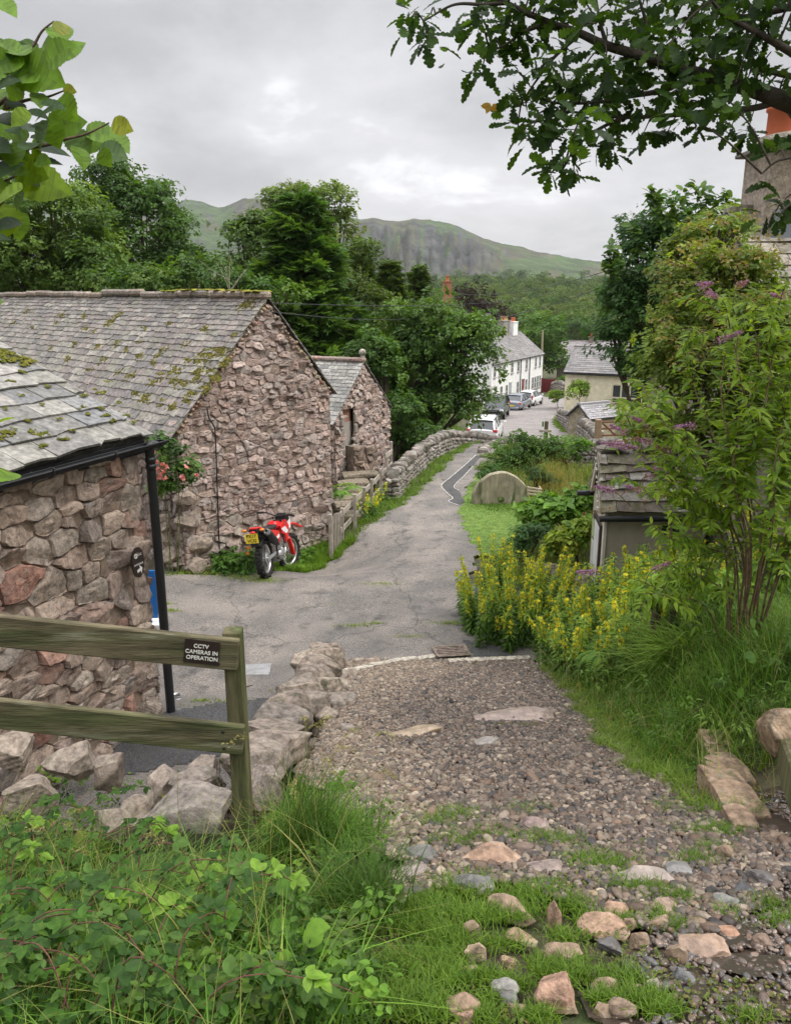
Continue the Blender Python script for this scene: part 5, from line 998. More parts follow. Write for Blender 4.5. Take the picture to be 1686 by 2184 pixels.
# ------------------------------------------------------------------ oak branch overhead
def oak():
    g = RNG(80); tb = (4.3, 5.2); b = np.array([tb[0], tb[1], float(gz(*tb)) - .1]); t = thing('oak_tree', 'dark oak with lobed leaves hanging across the sky', 'tree', b); mb, lb = MB(), MB(); Q = lambda x, y, Y=4.5: pt(843 + x * .5, y * .5, Y)
    fork = np.array([4.2, 5.1, 6.0]); tube(mb, curve([b, b + [.1, 0, 1.4], fork], 10), np.linspace(.3, .2, 10), 12, BARK); tube(mb, curve([fork, fork + [.1, .2, 1.6], fork + [-.4, .3, 3.4]], 8), np.linspace(.2, .06, 8), 10, BARK)
    main = curve([fork, Q(1900, 500, 4.7), Q(1686, 440), Q(1530, 385), Q(1270, 310), Q(1090, 250), Q(900, 195), Q(780, 140), Q(640, 90), Q(450, 0), Q(330, -90)], 60); tube(mb, main, np.interp(np.linspace(0, 1, 60), [0, .3, .45, 1], [.07, .04, .028, .009]), 8, (.07, .058, .045))
    br = [main]
    for L, r in [([Q(1640, 425), Q(1530, 460), Q(1340, 475), Q(1200, 490), Q(970, 500), Q(780, 480), Q(640, 470)], .02), ([Q(1250, 320), Q(1160, 380), Q(1000, 410), Q(870, 435), Q(690, 440), Q(610, 415)], .018), ([Q(1700, 230, 4.2), Q(1560, 150, 4.2), Q(1400, 60, 4.2), Q(1300, -60, 4.2)], .02), ([Q(1686, 30, 4.9), Q(1480, 70, 4.9), Q(1300, 0, 4.9)], .02), ([Q(1700, 330, 5), Q(1560, 290, 5), Q(1480, 200, 5), Q(1460, 90, 5)], .018), ([Q(1750, 650, 4.0), Q(1690, 670, 4.0), Q(1620, 690, 4.0), Q(1560, 740, 4.)], .01), ([Q(1800, 860, 4.0), Q(1690, 870, 4.0), Q(1630, 920, 4.0)], .01), ([Q(640, 100), Q(540, 140), Q(470, 190), Q(400, 220)], .012), ([Q(480, 10), Q(380, 20), Q(250, 20), Q(120, 90)], .012), ([Q(780, 150), Q(680, 240), Q(610, 330), Q(540, 430)], .012), ([Q(970, 500), Q(850, 560), Q(760, 640), Q(710, 730)], .011), ([Q(1060, 250), Q(1065, 100), Q(1040, 0), Q(1030, -80)], .012), ([Q(1270, 310), Q(1268, 150), Q(1260, 20)], .012), ([Q(900, 195), Q(870, 90), Q(850, -40)], .012)]:
        C = curve(L, 24); br.append(C); tube(mb, C, np.linspace(r, .004, 24), 6, (.07, .058, .045))
    allp = np.concatenate(br)
    cl = [(150, 60, 110), (60, 80, 60), (120, 150, 50), (350, 80, 60), (380, 30, 50), (420, 190, 70), (370, 290, 70), (480, 100, 60), (500, 50, 60), (560, 160, 80), (520, 240, 60), (600, 60, 80), (650, 150, 80), (700, 60, 70), (660, 260, 80), (600, 330, 80), (500, 400, 60), (560, 470, 90), (520, 550, 70), (580, 560, 60), (690, 330, 70), (760, 370, 70), (700, 440, 70), (660, 540, 80), (740, 590, 70), (700, 700, 70), (760, 740, 50), (660, 710, 40), (780, 520, 70), (840, 440, 60), (900, 520, 70), (910, 600, 60), (930, 640, 40), (900, 340, 80), (980, 400, 70), (980, 280, 80), (1000, 330, 70), (900, 250, 70), (850, 100, 100), (930, 60, 70), (1020, 70, 60), (1000, 170, 80), (1080, 180, 80), (1120, 300, 80), (1060, 560, 45), (1130, 250, 70), (1180, 120, 80), (1200, 380, 80), (1280, 430, 80), (1300, 250, 90), (1250, 160, 90), (1350, 90, 90), (1350, 200, 90), (1330, 350, 80), (1370, 480, 80), (1430, 540, 60), (1200, 480, 60), (1280, 560, 36), (1160, 560, 36), (1450, 350, 80), (1480, 60, 90), (1470, 170, 90), (1500, 260, 80), (1570, 120, 90), (1600, 220, 90), (1640, 70, 90), (1660, 330, 60), (1500, 560, 36), (1620, 660, 46), (1620, 900, 60), (1660, 850, 60), (1250, 20, 90), (1100, 20, 70), (1160, 200, 80), (1400, 270, 80), (1420, 130, 80), (1530, 20, 80), (760, 20, 70), (1420, 430, 60), (1060, 420, 60), (820, 330, 60)]
    for _ in range(38): cl.append((g.uniform(300, 2100), g.uniform(-420, -20), 100))
    for _ in range(40): cl.append((g.uniform(1830, 2400), g.uniform(-100, 800), 110))
    for x, y, r in cl:
        dY = g.normal() * .28; Yc = 4.5 + dY if x < 1520 or y < 450 else 4.1; c = Q(x, y, Yc); near = allp[np.argmin(((allp - c) ** 2).sum(1))]; tube(mb, curve([near, (near + c) / 2 + [0, 0, .03], c], 6), np.linspace(.006, .003, 6), 4, (.07, .058, .045), cap=False)
        rm = r * .5 * Yc / FP; n = int(7 + r / 8.5); p = c + g.normal(0, .42, (n, 3)) * rm; d = nrm(p - c + g.normal(0, .25 * rm, (n, 3)) - [0, 0, .35 * rm]); nn = np.array([0, -.2, .8]) + g.normal(0, .55, (n, 3))
        scatter(lb, OAK, p, rotm(nn, d, g), g.uniform(.06, .12, n), pal(g, n, [(.024, .052, .016), (.034, .07, .019), (.065, .12, .026), (.028, .06, .024)], .2), 0, True, .14)
    p = Q(400, 455) + g.normal(0, .01, (5, 3)); scatter(lb, OVAL, p, rotm(np.tile([0, -1., .5], (5, 1)), g.normal(size=(5, 3)), g), np.full(5, .05), (.4, .24, .06), 0, True)
    mb.build('trunk', MAT['bark'], t); lb.build('leaves', MAT['nearleaf'], t)
    # the crown above the frame, which shades the bank
    cb = MB(); P = np.stack([g.uniform(1., 7, 74), g.uniform(3.2, 9, 74), g.uniform(8.6, 12, 74)], 1); n0 = P - np.array([4.2, 5.5, 8]); leafclumps(cb, P, np.full(74, .8), nrm(n0), 34, .3, DK, g); cb.build('crown', MAT['leaf'], t)
oak()
# ------------------------------------------------------------------ hazel twigs at the edge of view
def hazel():
    g = RNG(90); Y0 = 2.2; Q = lambda x, y, Y=Y0: pt(x * .238, y * .238, Y); b = np.array([-1.95, 2.05, float(gz(-1.95, 2.05)) - .1]); t = thing('hazel_shrub', 'hazel twigs with big serrated leaves beside the camera path', 'shrub', b); mb, lb = MB(), MB()
    h1 = np.array([-1.8, 2.15, 4.9]); tube(mb, curve([b, b + [.05, .05, 1.2], h1], 12), np.linspace(.04, .02, 12), 7, (.11, .085, .06)); tube(mb, curve([b + [.1, .1, 0], b + [-.2, .1, 1.4], h1 + [-.1, .1, .8]], 12), np.linspace(.035, .015, 12), 7, (.11, .085, .06))
    for L in [[h1, Q(-250, 850), Q(30, 640), Q(190, 500), Q(300, 410), Q(380, 280), Q(485, 190)], [h1, Q(-200, 1100), Q(60, 970), Q(230, 900), Q(420, 870), Q(570, 815)], [h1, Q(-200, 1480), Q(20, 1420), Q(250, 1330), Q(460, 1290), Q(620, 1240), Q(780, 1200), Q(980, 1100)], [h1, Q(-260, 1700), Q(0, 1640), Q(180, 1560)], [h1, Q(-240, 1950), Q(-20, 1850), Q(40, 1800)]]: C = curve(L, 30); tube(mb, C, np.linspace(.0075, .0018, 30), 6, (.13, .09, .065))
    for _ in range(150):
        p = np.array([g.uniform(-2.5, -1.22), g.uniform(1.7, 2.7), g.uniform(4.5, 6.3)]); d = nrm(g.normal(size=3) * [1, 1, .5] - [0, 0, .4]); s = h1 + (p - h1) * .3 - [0, 0, .15]
        if g.uniform() < .4: tube(mb, curve([s, (s + p) / 2 + [0, 0, .06], p], 8), np.linspace(.005, .0015, 8), 4, (.13, .09, .065))
        scatter(lb, ROUND, p[None], rotm(np.array([[0, -.2, 1.]]) + g.normal(0, .4, (1, 3)), d[None], g), [g.uniform(.06, .11)], pal(g, 1, [(.11, .19, .03), (.07, .13, .03), (.16, .24, .03)], .15)[0], 0, True, .13)
    mb.build('twig', MAT['bark'], t)
    LV = [(540, 290, 200, -60, 0), (560, 250, 130, 40, 2), (640, 440, 200, 15, 0), (520, 470, 240, 20, 0), (330, 640, 360, -20, 0), (200, 700, 240, -100, 0), (160, 440, 200, 170, 0), (60, 540, 240, -160, 0), (40, 740, 230, -130, 1), (90, 400, 150, 120, 0), (140, 820, 200, -120, 0), (380, 900, 170, -40, 1), (600, 960, 200, -50, 0), (470, 930, 170, -30, 1), (580, 1110, 280, 0, 0), (280, 1150, 260, 10, 1), (60, 1160, 230, -150, 0), (920, 1190, 250, -30, 0), (1060, 1260, 220, -50, 0), (1090, 1130, 150, -20, 2), (710, 1280, 220, -60, 3), (1010, 1360, 210, -50, 3), (730, 1400, 170, -80, 0), (940, 1410, 140, -60, 0), (460, 1330, 250, -15, 1), (330, 1395, 130, -20, 4), (270, 1290, 170, 80, 3), (80, 1380, 220, 170, 1), (380, 1640, 390, -10, 4), (260, 1520, 260, 10, 4), (60, 1500, 260, -100, 1), (60, 1740, 260, 160, 4), (30, 1950, 300, -100, 4), (230, 1590, 220, -30, 1), (625, 805, 90, 0, 2), (30, 30, 220, -30, 0), (-60, 900, 300, 60, 0), (-80, 1300, 300, 0, 1), (-90, 600, 300, 0, 0), (-100, 1700, 320, 40, 4), (-120, 2100, 300, 20, 1), (60, 1060, 220, -60, 1), (430, 400, 170, 170, 0), (260, 560, 220, 120, 0), (150, 950, 150, -90, 1), (330, 1010, 150, -60, 1), (480, 1200, 180, -60, 0), (850, 1290, 170, -110, 0)]
    PC = [(.11, .19, .03), (.03, .06, .025), (.2, .21, .045), (.075, .12, .075), (.16, .24, .03)]  # leaf tones; the last one paints the look of lit leaves
    for _ in range(60):
        x = g.uniform(-80, 760) ; y = g.uniform(380, 2050)
        if x > 330 + 240 * math.sin((y - 300) / 520.) ** 2 or (x > 200 and y > 1500): continue
        LV.append((x, y, g.uniform(110, 220), g.uniform(-150, 20), int(g.choice([0, 0, 0, 1, 1, 3, 4]))))
    for x, y, s, a, c in LV:
        ar = rad(a + 10 * g.normal()); d = np.array([math.cos(ar), g.normal() * .3, math.sin(ar)]); L = s * .238 * Y0 / FP * 1.05; ctr = Q(x, y, Y0 + g.normal() * .08); nn = np.array([g.normal() * .35, -1 + .3 * g.normal(), .55 + .3 * g.normal()]) if c != 1 else np.array([.2 * g.normal(), -.5, 1.]); R = rotm(nn[None], d[None], g); p = ctr - R[0][:, 0] * L * .5
        scatter(lb, ROUND, p[None], R, [L], np.array(PC[c]) * g.uniform(.85, 1.15), 0, True, .13)
    lb.build('leaves', MAT['nearleaf'], t)
hazel()
# ------------------------------------------------------------------ buddleia
def buddleia():
    g = RNG(95); base = np.array([3.0, 6.45, float(gz(3.0, 6.45))]); t = thing('buddleia', 'arching buddleia with purple flower spikes in front of the shed', 'shrub', base); mb, lb, fb = MB(), MB(), MB()
    S = [([(1590, 1350), (1585, 1200), (1560, 1120), (1540, 1020), (1500, 960), (1420, 900), (1350, 860), (1325, 868)], 6.4), ([(1600, 1350), (1600, 1220), (1575, 1100), (1590, 980), (1620, 900), (1640, 800), (1650, 700), (1660, 640)], 6.2), ([(1640, 1340), (1618, 1230), (1625, 1120), (1660, 1050), (1690, 980), (1700, 880)], 6.), ([(1585, 1350), (1565, 1210), (1500, 1165), (1430, 1150), (1385, 1115)], 6.3), ([(1595, 1340), (1580, 1180), (1530, 1090), (1470, 1060), (1400, 1050), (1350, 1032)], 6.6), ([(1605, 1340), (1590, 1150), (1560, 1050), (1520, 930), (1480, 830), (1460, 750), (1480, 690)], 6.5), ([(1620, 1340), (1620, 1180), (1600, 1060), (1610, 940), (1580, 820), (1560, 720), (1530, 660), (1510, 630)], 6.2), ([(1630, 1340), (1650, 1190), (1690, 1080), (1720, 950), (1700, 800), (1690, 680)], 6.1), ([(1580, 1350), (1540, 1260), (1470, 1230), (1420, 1220)], 6.3), ([(1600, 1340), (1590, 1170), (1560, 1060), (1500, 1000), (1440, 930), (1400, 880), (1370, 830)], 6.2), ([(1610, 1340), (1600, 1120), (1570, 1000), (1540, 880), (1540, 780), (1570, 700), (1620, 650)], 6.5), ([(1640, 1330), (1670, 1200), (1700, 1150), (1760, 1100)], 6.), ([(1570, 1350), (1500, 1290), (1420, 1270), (1370, 1265)], 6.4), ([(1590, 1340), (1540, 1150), (1480, 1100), (1420, 1010), (1390, 970)], 6.4), ([(1620, 1340), (1640, 1130), (1650, 1000), (1670, 880), (1620, 780), (1600, 740)], 6.3), ([(1630, 1340), (1665, 1190), (1690, 1010), (1680, 840)], 6.0), ([(1625, 1340), (1640, 1170), (1650, 1000), (1665, 900), (1690, 780)], 5.9), ([(1620, 1340), (1625, 1180), (1640, 1080), (1680, 960), (1700, 900)], 6.3), ([(1615, 1340), (1600, 1160), (1560, 1010), (1600, 850), (1640, 720), (1640, 640)], 6.0), ([(1600, 1340), (1560, 1140), (1490, 1060), (1430, 980), (1370, 930), (1325, 905)], 6.5)]
    ends = []
    for L, Y in S:
        P = np.array([pt(u, v, Y + .35 * math.sin(i * 1.3 + Y * 9) * (i > 1)) for i, (u, v) in enumerate(L)]); P[0] = base + [(L[0][0] - 1600) * .0035, g.normal() * .08, -.05]; C = curve(P, 60); tube(mb, C, np.linspace(.01, .0025, 60), 6, (.2, .135, .085)); br = [(C, .3)]
        for _ in range(11):
            i = int(g.uniform(.3, .95) * 59); d = nrm(C[min(59, i + 3)] - C[i] + g.normal(0, .09, 3)); e = C[i] + d * g.uniform(.16, .36) + [g.normal() * .08, g.normal() * .1, g.uniform(-.08, .12)]; Q = curve([C[i], (C[i] + e) / 2 + [0, 0, .05], e], 24); tube(mb, Q, np.linspace(.006, .002, 24), 4, (.16, .12, .06), cap=False); br.append((Q, .12))
        for Q, f0 in br:
            n = len(Q); seg = np.linalg.norm(np.diff(Q, axis=0), axis=1).sum(); m = max(5, int(seg * (1 - f0) / .036)); idx = np.linspace(f0, .995, m) * (n - 1)
            for j, x in enumerate(idx):
                i = int(x); T = nrm(Q[min(n - 1, i + 1)] - Q[max(0, i - 1)]); a = j * 1.57 + g.normal() * .3; ref = nrm(np.cross(T, [0, 0, 1.]) + 1e-6); up = np.cross(ref, T)
                for s in (0, np.pi):
                    d = nrm(T * .5 + ref * math.cos(a + s) * .9 + up * math.sin(a + s) * .6 - [0, 0, .12]); nn = np.array([0, -.25, 1.]) + g.normal(0, .35, 3); L_ = g.uniform(.08, .15) * (1 - .3 * (j / m))
                    scatter(lb, LANCE, Q[i][None], rotm(nn[None], d[None], g), [L_], pal(g, 1, [(.22, .31, .045), (.27, .36, .06), (.16, .25, .04), (.11, .18, .045)], .15)[0], 0, True, .06)
    pn = [(1223.6 + .2743 * x, 868.7 + .2743 * y) for x, y in [(345, 170), (515, 105), (845, 150), (310, 290), (405, 300), (540, 255), (690, 320), (650, 480), (625, 535), (790, 570), (230, 632), (480, 640), (1505, 265), (1400, 790), (105, 1280), (680, 1235)]] + [(1376.6 + .2521 * x, 214 + .2521 * y) for x, y in [(505, 1555), (570, 1650), (820, 1550), (1130, 1650), (700, 2000)]]
    for i, (u, v) in enumerate(pn):
        Y = 6.2 + .25 * g.normal(); p = pt(u, v, Y); d = nrm(np.array([g.choice([-1, 1]) * .9 - .3, g.normal() * .3, .25 * g.normal() + .1])); L_ = g.uniform(.11, .2); n = 130; s = g.uniform(0, 1, n); rr = .034 * (1 - .75 * s); o = nrm(g.normal(size=(n, 3))); q = p + d * ((s - .5) * L_)[:, None] + o * rr[:, None]
        c = [(.46, .22, .5), (.55, .32, .58), (.38, .17, .42)] if i not in (6, 8, 15, 18) else [(.4, .25, .33), (.3, .17, .12), (.42, .2, .4)]
        scatter(fb, OVAL, q, rotm(o, None, g), g.uniform(.012, .02, n), pal(g, n, c, .2), 0)
        tube(mb, curve([p + d * L_ * .5, p - d * L_ * .6, p - d * L_ * 1.2 + [.05, .05, -.1]], 8), .003, 4, (.16, .12, .06), cap=False)
    for u, v in [(1270, 1090), (1345, 1045), (1330, 940), (1385, 915), (1400, 1060), (1610, 830)]:
        p = pt(u, v, 6.1); n = 60; s = g.uniform(0, 1, n); q = p + np.array([.24, 0, .06]) * (s - .5)[:, None] + g.normal(0, .009, (n, 3)); scatter(fb, OVAL, q, rotm(g.normal(size=(n, 3)), None, g), .014, pal(g, n, [(.26, .14, .07), (.32, .2, .1)], .2), 0)
    mb.build('stem', MAT['bark'], t); lb.build('leaves', MAT['nearleaf'], t); fb.build('blossoms', MAT['petal'], t)
buddleia()
# ------------------------------------------------------------------ yellow loosestrife
def loosestrife(name, label, foot, n, h, seed, bare=0.):
    g = RNG(seed); foot = np.asarray(foot, float); c = foot.mean(0); t = thing(name, label, 'flowers', (c[0], c[1], float(gz(*c)))); sb, lb, fb = MB(), MB(), MB(); f = inpoly(foot); lo, hi = foot.min(0), foot.max(0); k = 0
    while k < n:
        x, y = g.uniform(lo[0], hi[0]), g.uniform(lo[1], hi[1])
        if not f(np.array([x]), np.array([y]))[0]: continue
        k += 1; H_ = h * g.uniform(.42, 1.12); p = np.array([x, y, float(gz(x, y))]); lean = np.array([g.normal() * .12 + .18 * (x - c[0]), g.normal() * .12 + .14 * (y - c[1]), 0]); top = p + lean * H_ + [0, 0, H_]; C = curve([p, p + [0, 0, H_ * .45] + lean * H_ * .25, top], 16); tube(sb, C, np.linspace(.006, .0025, 16), 4, (.08, .12, .03), cap=False)
        m = int(H_ / .042); fl = g.uniform() > bare
        for j in range(m):
            s = .06 + .94 * j / m; i = int(s * 15); q = C[i] + (C[min(15, i + 1)] - C[i]) * (s * 15 - i); a = np.arange(4) * 1.57 + j * .8 + g.normal() * .2; L_ = g.uniform(.09, .13) * (1.12 - .66 * s) + .016
            d = np.stack([np.cos(a), np.sin(a), .25 + 0 * a + .9 * max(0, s - .85) * 5], 1); scatter(lb, LANCE, np.tile(q, (4, 1)), rotm(np.array([0, 0, 1.]) + g.normal(0, .25, (4, 3)), d, g), np.full(4, L_), pal(g, 4, [(.07, .135, .034), (.1, .18, .042), (.055, .11, .03)] if s < .55 else [(.21, .3, .055), (.16, .25, .05)], .18), 0, True)
            if fl and s > .6 and s < .97 and g.uniform() < .8:
                nf = 4; aa = g.uniform(0, 6.28, nf); r_ = .022 + .022 * (1 - s); fp = q + np.stack([np.cos(aa) * r_, np.sin(aa) * r_, g.normal(0, .012, nf)], 1)
                for pp in fp:
                    on = nrm(pp - q + [0, 0, .01]); b5 = np.arange(5) * 1.257; u1 = nrm(np.cross(on, [0, 0, 1.]) + 1e-6); v1 = np.cross(on, u1); dd = np.cos(b5)[:, None] * u1 + np.sin(b5)[:, None] * v1 + on * .45
                    scatter(fb, LEAF, np.tile(pp, (5, 1)), rotm(np.tile(on, (5, 1)), dd, g), np.full(5, .025), np.array([.82, .7, .05]) * g.uniform(.8, 1.1), 0)
    sb.build('stem', MAT['leaf'], t, kind='stuff'); lb.build('leaves', MAT['leaf'], t)
    if fb.n: fb.build('blossoms', MAT['petal'], t)
loosestrife('loosestrife_clump', 'tall yellow loosestrife clump overhanging the drain corner', [(1.02, 11.9), (1.25, 10.9), (1.9, 10.75), (2.7, 10.9), (2.75, 12.3), (1.9, 13.2), (1.2, 12.8)], 130, 1.1, 101, .1)
loosestrife('loosestrife_clump', 'sprawling yellow loosestrife on the bank above the kerb end', [(1.98, 10.4), (1.98, 8.6), (2.1, 7.6), (2.9, 7.6), (4.2, 9.4), (3.6, 11.0), (2.2, 10.7)], 230, .85, 102, .3)
loosestrife('loosestrife_clump', 'yellow loosestrife behind the buddleia stems at the shed end', [(3.9, 8.3), (5.0, 7.6), (5.6, 8.6), (4.9, 9.3), (4.2, 9.2)], 55, 1.35, 103, .1)
loosestrife('loosestrife_clump', 'small yellow loosestrife clump against the rail fence', [(-.95, 18.0), (-.55, 18.0), (-.2, 19.6), (-.6, 20.1)], 30, .48, 104)
# ------------------------------------------------------------------ grasses
GA, GB = (.055, .12, .02), (.13, .22, .035)
def field(n, x0, x1, y0, y1, keep, h, w, seed, ca=GA, cb=GB, bend=(.2, .9), segs=3, hf=None, name='grass'):
    g = RNG(seed); x = g.uniform(x0, x1, n); y = g.uniform(y0, y1, n); k = keep(x, y); x, y = x[k], y[k]; hh = h if hf is None else h * hf(x, y)
    mb = MB(); blades(mb, np.stack([x, y, gz(x, y) - .02], 1), hh, w, g, ca, cb, bend, segs); return mb.build(name, MAT['grass'], kind='stuff')
nz = lambda x, y, f=1., s=0.: .5 + .25 * (np.sin(x * 3.1 * f + 1.3 * np.sin(y * 2.3 * f + s) + s) + np.sin(y * 3.7 * f + 1.1 * np.sin(x * 2.9 * f) + 2 * s))
rl = lambda x, y: road_edges(y)[0] - x
field(60000, -3.2, 3.5, 15.2, 28, lambda x, y: (rl(x, y) > -.05 - .1 * nz(x, y, 3)) & (rl(x, y) < np.interp(y, [15, 16.4, 18, 20, 23, 27], [.45, .5, .75, .85, .55, .5])) & (x > XL(y) - .1 * (y > 20) - 9 * (y < 20)), .17, .013, 201, (.085, .16, .028), (.17, .26, .045), hf=lambda x, y: .5 + .8 * nz(x, y, 2))
field(46000, .8, 5, 13, 23, inpoly(LAWN), .045, .012, 202, (.1, .17, .03), (.17, .24, .05), segs=2)
field(9000, 1.0, 4.6, 12.8, 24, lambda x, y: (np.abs(x - road_edges(y)[1]) < .1 * nz(x, y, 2.)) , .07, .01, 203, (.1, .19, .03), (.2, .3, .05), segs=2)
field(52000, 1.75, 6.5, 3.9, 11, lambda x, y: (x > np.interp(y, [3.9, 4.4, 5, 6, 7.8, 10.6], [2.3, 2.0, 1.72, 1.85, 2.02, 2.1]) + .1 * np.sin(y * 9)) & ~((x > 2.05) & (y < 4.7) & (x > 2.1 + 0 * y)), .42, .008, 204, (.04, .095, .015), (.15, .26, .045), (.3, 1.1), 4, hf=lambda x, y: np.clip((x - 1.6) * 1.1, .22, 1.05) * (.55 + .7 * nz(x, y, 1.3)))
field(17000, 1.5, 2.4, 4.0, 9.6, lambda x, y: np.abs(x - np.interp(y, [4, 4.6, 5, 6, 7.8, 10.6], [1.98, 1.88, 1.72, 1.82, 2.02, 2.1])) < .2 * nz(x, y, 2.5) + .03, .13, .006, 205, (.1, .17, .03), (.19, .25, .06), (.3, 1.1), 3)
field(80000, -4.2, -.05, 1.2, 5.0, lambda x, y: (x < np.interp(y, [1.2, 2.4, 3.2, 4.4, 5], [.15, .0, -.15, -.5, -.75]) + .12 * np.sin(y * 7)) & ~((y > 4.1) & (x < -1.2) & (nz(x, y, 2) < .62)) & ~((x > -1.75) & (x < -.95) & (y > 3.85)), .25, .0075, 206, (.02, .055, .009), (.115, .21, .035), (.35, 1.25), 5, hf=lambda x, y: np.where((y > 2.75) & (x > -1.75), .36, 1) * np.clip(1.25 - .17 * y - .5 * sm(-.5, .1, x), .3, 1) * (.45 + .85 * nz(x, y, 1.6)))  # darkest blade tone painted in for the shaded gaps between blades
field(9000, -4.5, 2, 23.5, 30, lambda x, y: XL(y) - x > .6, .3, .02, 207, GA, GB)
field(30000, 1.2, 8, 13.5, 30, lambda x, y: (x > road_edges(y)[1] + .3) & ~inpoly(LAWN)(x, y) & ~((x > 3.15) & (x < 5.2) & (y > 11.9) & (y < 13.6)), .35, .016, 208, (.08, .13, .03), (.2, .22, .07), hf=lambda x, y: .5 + .8 * nz(x, y, .8))
field(52000, 6, 17, 31, 66, lambda x, y: (x > LANE_R(y) - .05) & (x < LANE_R(y) + np.interp(y, [31, 40, 50, 66], [3, 3, 2, 1])), .1, .05, 209, (.13, .22, .035), (.2, .3, .06), segs=2)
field(6000, -5.2, -2, 13.6, 15.6, lambda x, y: (np.abs(y - (13.85 + .75 * (x + 4.6))) < .22 * nz(x, y, 2)) & (x < -1.9), .1, .012, 210, (.12, .18, .03), (.22, .28, .06))
field(26000, -2.6, -.9, 14.2, 17, lambda x, y: (y > 14.55 + 1.09 * (x + 2.6) - .28 - .0 * x) & (rl(x, y) > -.12 * nz(x, y, 3)), .2, .012, 213, (.1, .19, .03), (.2, .31, .05), hf=lambda x, y: .4 + .9 * nz(x, y, 2))
field(3600, -4.2, -.1, 1.3, 4.4, lambda x, y: (x < -.25 + .12 * np.sin(y * 7)) & ~((x > -1.75) & (x < -.95) & (y > 3.6)), .38, .0085, 212, (.06, .14, .02), (.17, .28, .055), (.7, 1.5), 6, hf=lambda x, y: np.where((y > 2.6) & (x > -1.75), .3, 1))
def patches():
    g = RNG(211); X = []
    for a, b_, s, n in [(230, 190, .16, 900), (150, 215, .1, 400), (380, 262, .16, 900), (250, 300, .1, 600), (640, 280, .13, 900), (700, 300, .1, 500), (820, 365, .12, 900), (900, 395, .12, 900), (960, 400, .06, 300), (300, 480, .14, 1500), (170, 560, .13, 1500), (640, 490, .11, 1000), (560, 575, .1, 800), (1000, 470, .1, 900), (1190, 530, .07, 700), (1080, 500, .08, 500), (700, 800, .09, 900), (640, 830, .06, 500), (520, 920, .035, 400), (960, 870, .07, 700), (1050, 960, .07, 900), (1120, 1000, .06, 700), (1170, 660, .06, 500), (1330, 255, .13, 900), (1270, 370, .1, 800), (1420, 235, .1, 700), (1350, 330, .08, 500), (60, 640, .16, 2200), (110, 820, .13, 2500), (220, 700, .1, 1200), (240, 860, .08, 900), (40, 960, .12, 2400), (130, 1020, .09, 1500), (390, 980, .04, 300), (400, 880, .06, 500), (760, 870, .06, 500), (840, 620, .08, 500), (720, 700, .06, 400), (440, 600, .1, 700), (450, 740, .07, 500), (330, 600, .08, 800), (1240, 150, .15, 900), (1300, 120, .12, 500), (560, 150, .12, 400), (1580, 560, .08, 300), (1650, 640, .08, 400), (1500, 1040, .05, 200), (890, 960, .05, 500), (600, 1040, .05, 400), (380, 1050, .05, 500), (1400, 600, .05, 200), (520, 520, .08, 500), (770, 560, .07, 600), (1120, 600, .05, 300), (980, 640, .05, 300), (260, 160, .1, 500)]:
        p = gp(843 + a * .5, 1651.9 + b_ * .5); n = int(n * .5); X.append(p[:2] + g.normal(0, 1, (n, 2)) * s * .62 * np.array([1.1, .7]))
    X = np.concatenate(X); mb = MB(); blades(mb, np.c_[X, gz(X[:, 0], X[:, 1]) - .015], .065, .0042, g, (.055, .11, .016), (.15, .235, .04), (.2, 1.1), 3); mb.build('grass', MAT['grass'], kind='stuff')
    # moss, clover and weeds between the stones
    mb = MB(); n = 9000; x = g.uniform(-.3, 1.35, n); y = g.uniform(1.75, 3.7, n); k = nz(x, y, 2.2, 1.) > .42; x, y = x[k], y[k]; n = len(x); P = np.stack([x, y, gz(x, y) + .004], 1); scatter(mb, OVAL, P, rotm(np.array([0, 0, 1.]) + g.normal(0, .4, (n, 3)), None, g), g.uniform(.008, .02, n), pal(g, n, [(.09, .13, .03), (.14, .17, .045), (.07, .1, .025), (.15, .12, .06)], .2), 0); mb.build('ground_weeds', MAT['leaf'], kind='stuff')
    # little tufts in the tarmac
    mb = MB(); X = []
    for u, v, s, n in [(760, 1335, .12, 140), (800, 1330, .08, 80), (800, 1248, .2, 150), (355, 1305, .1, 260), (352, 1290, .07, 150), (815, 1245, .1, 70), (880, 1360, .12, 120), (520, 1232, .25, 420), (560, 1240, .2, 300), (440, 1225, .3, 300), (620, 1190, .2, 400), (965, 1330, .15, 300), (1000, 1385, .1, 60), (600, 1475, .1, 90), (430, 1497, .05, 50), (500, 1498, .12, 80), (450, 1500, .2, 60), (745, 1290, .3, 60)]:
        p = gp(u, v); X.append(p[:2] + g.normal(0, 1, (n, 2)) * s * np.array([1.2, .35]))
    X = np.concatenate(X); blades(mb, np.c_[X, gz(X[:, 0], X[:, 1])], .05, .008, g, (.15, .22, .03), (.26, .32, .07), (.2, 1.2), 2); mb.build('grass', MAT['grass'], kind='stuff')
patches()
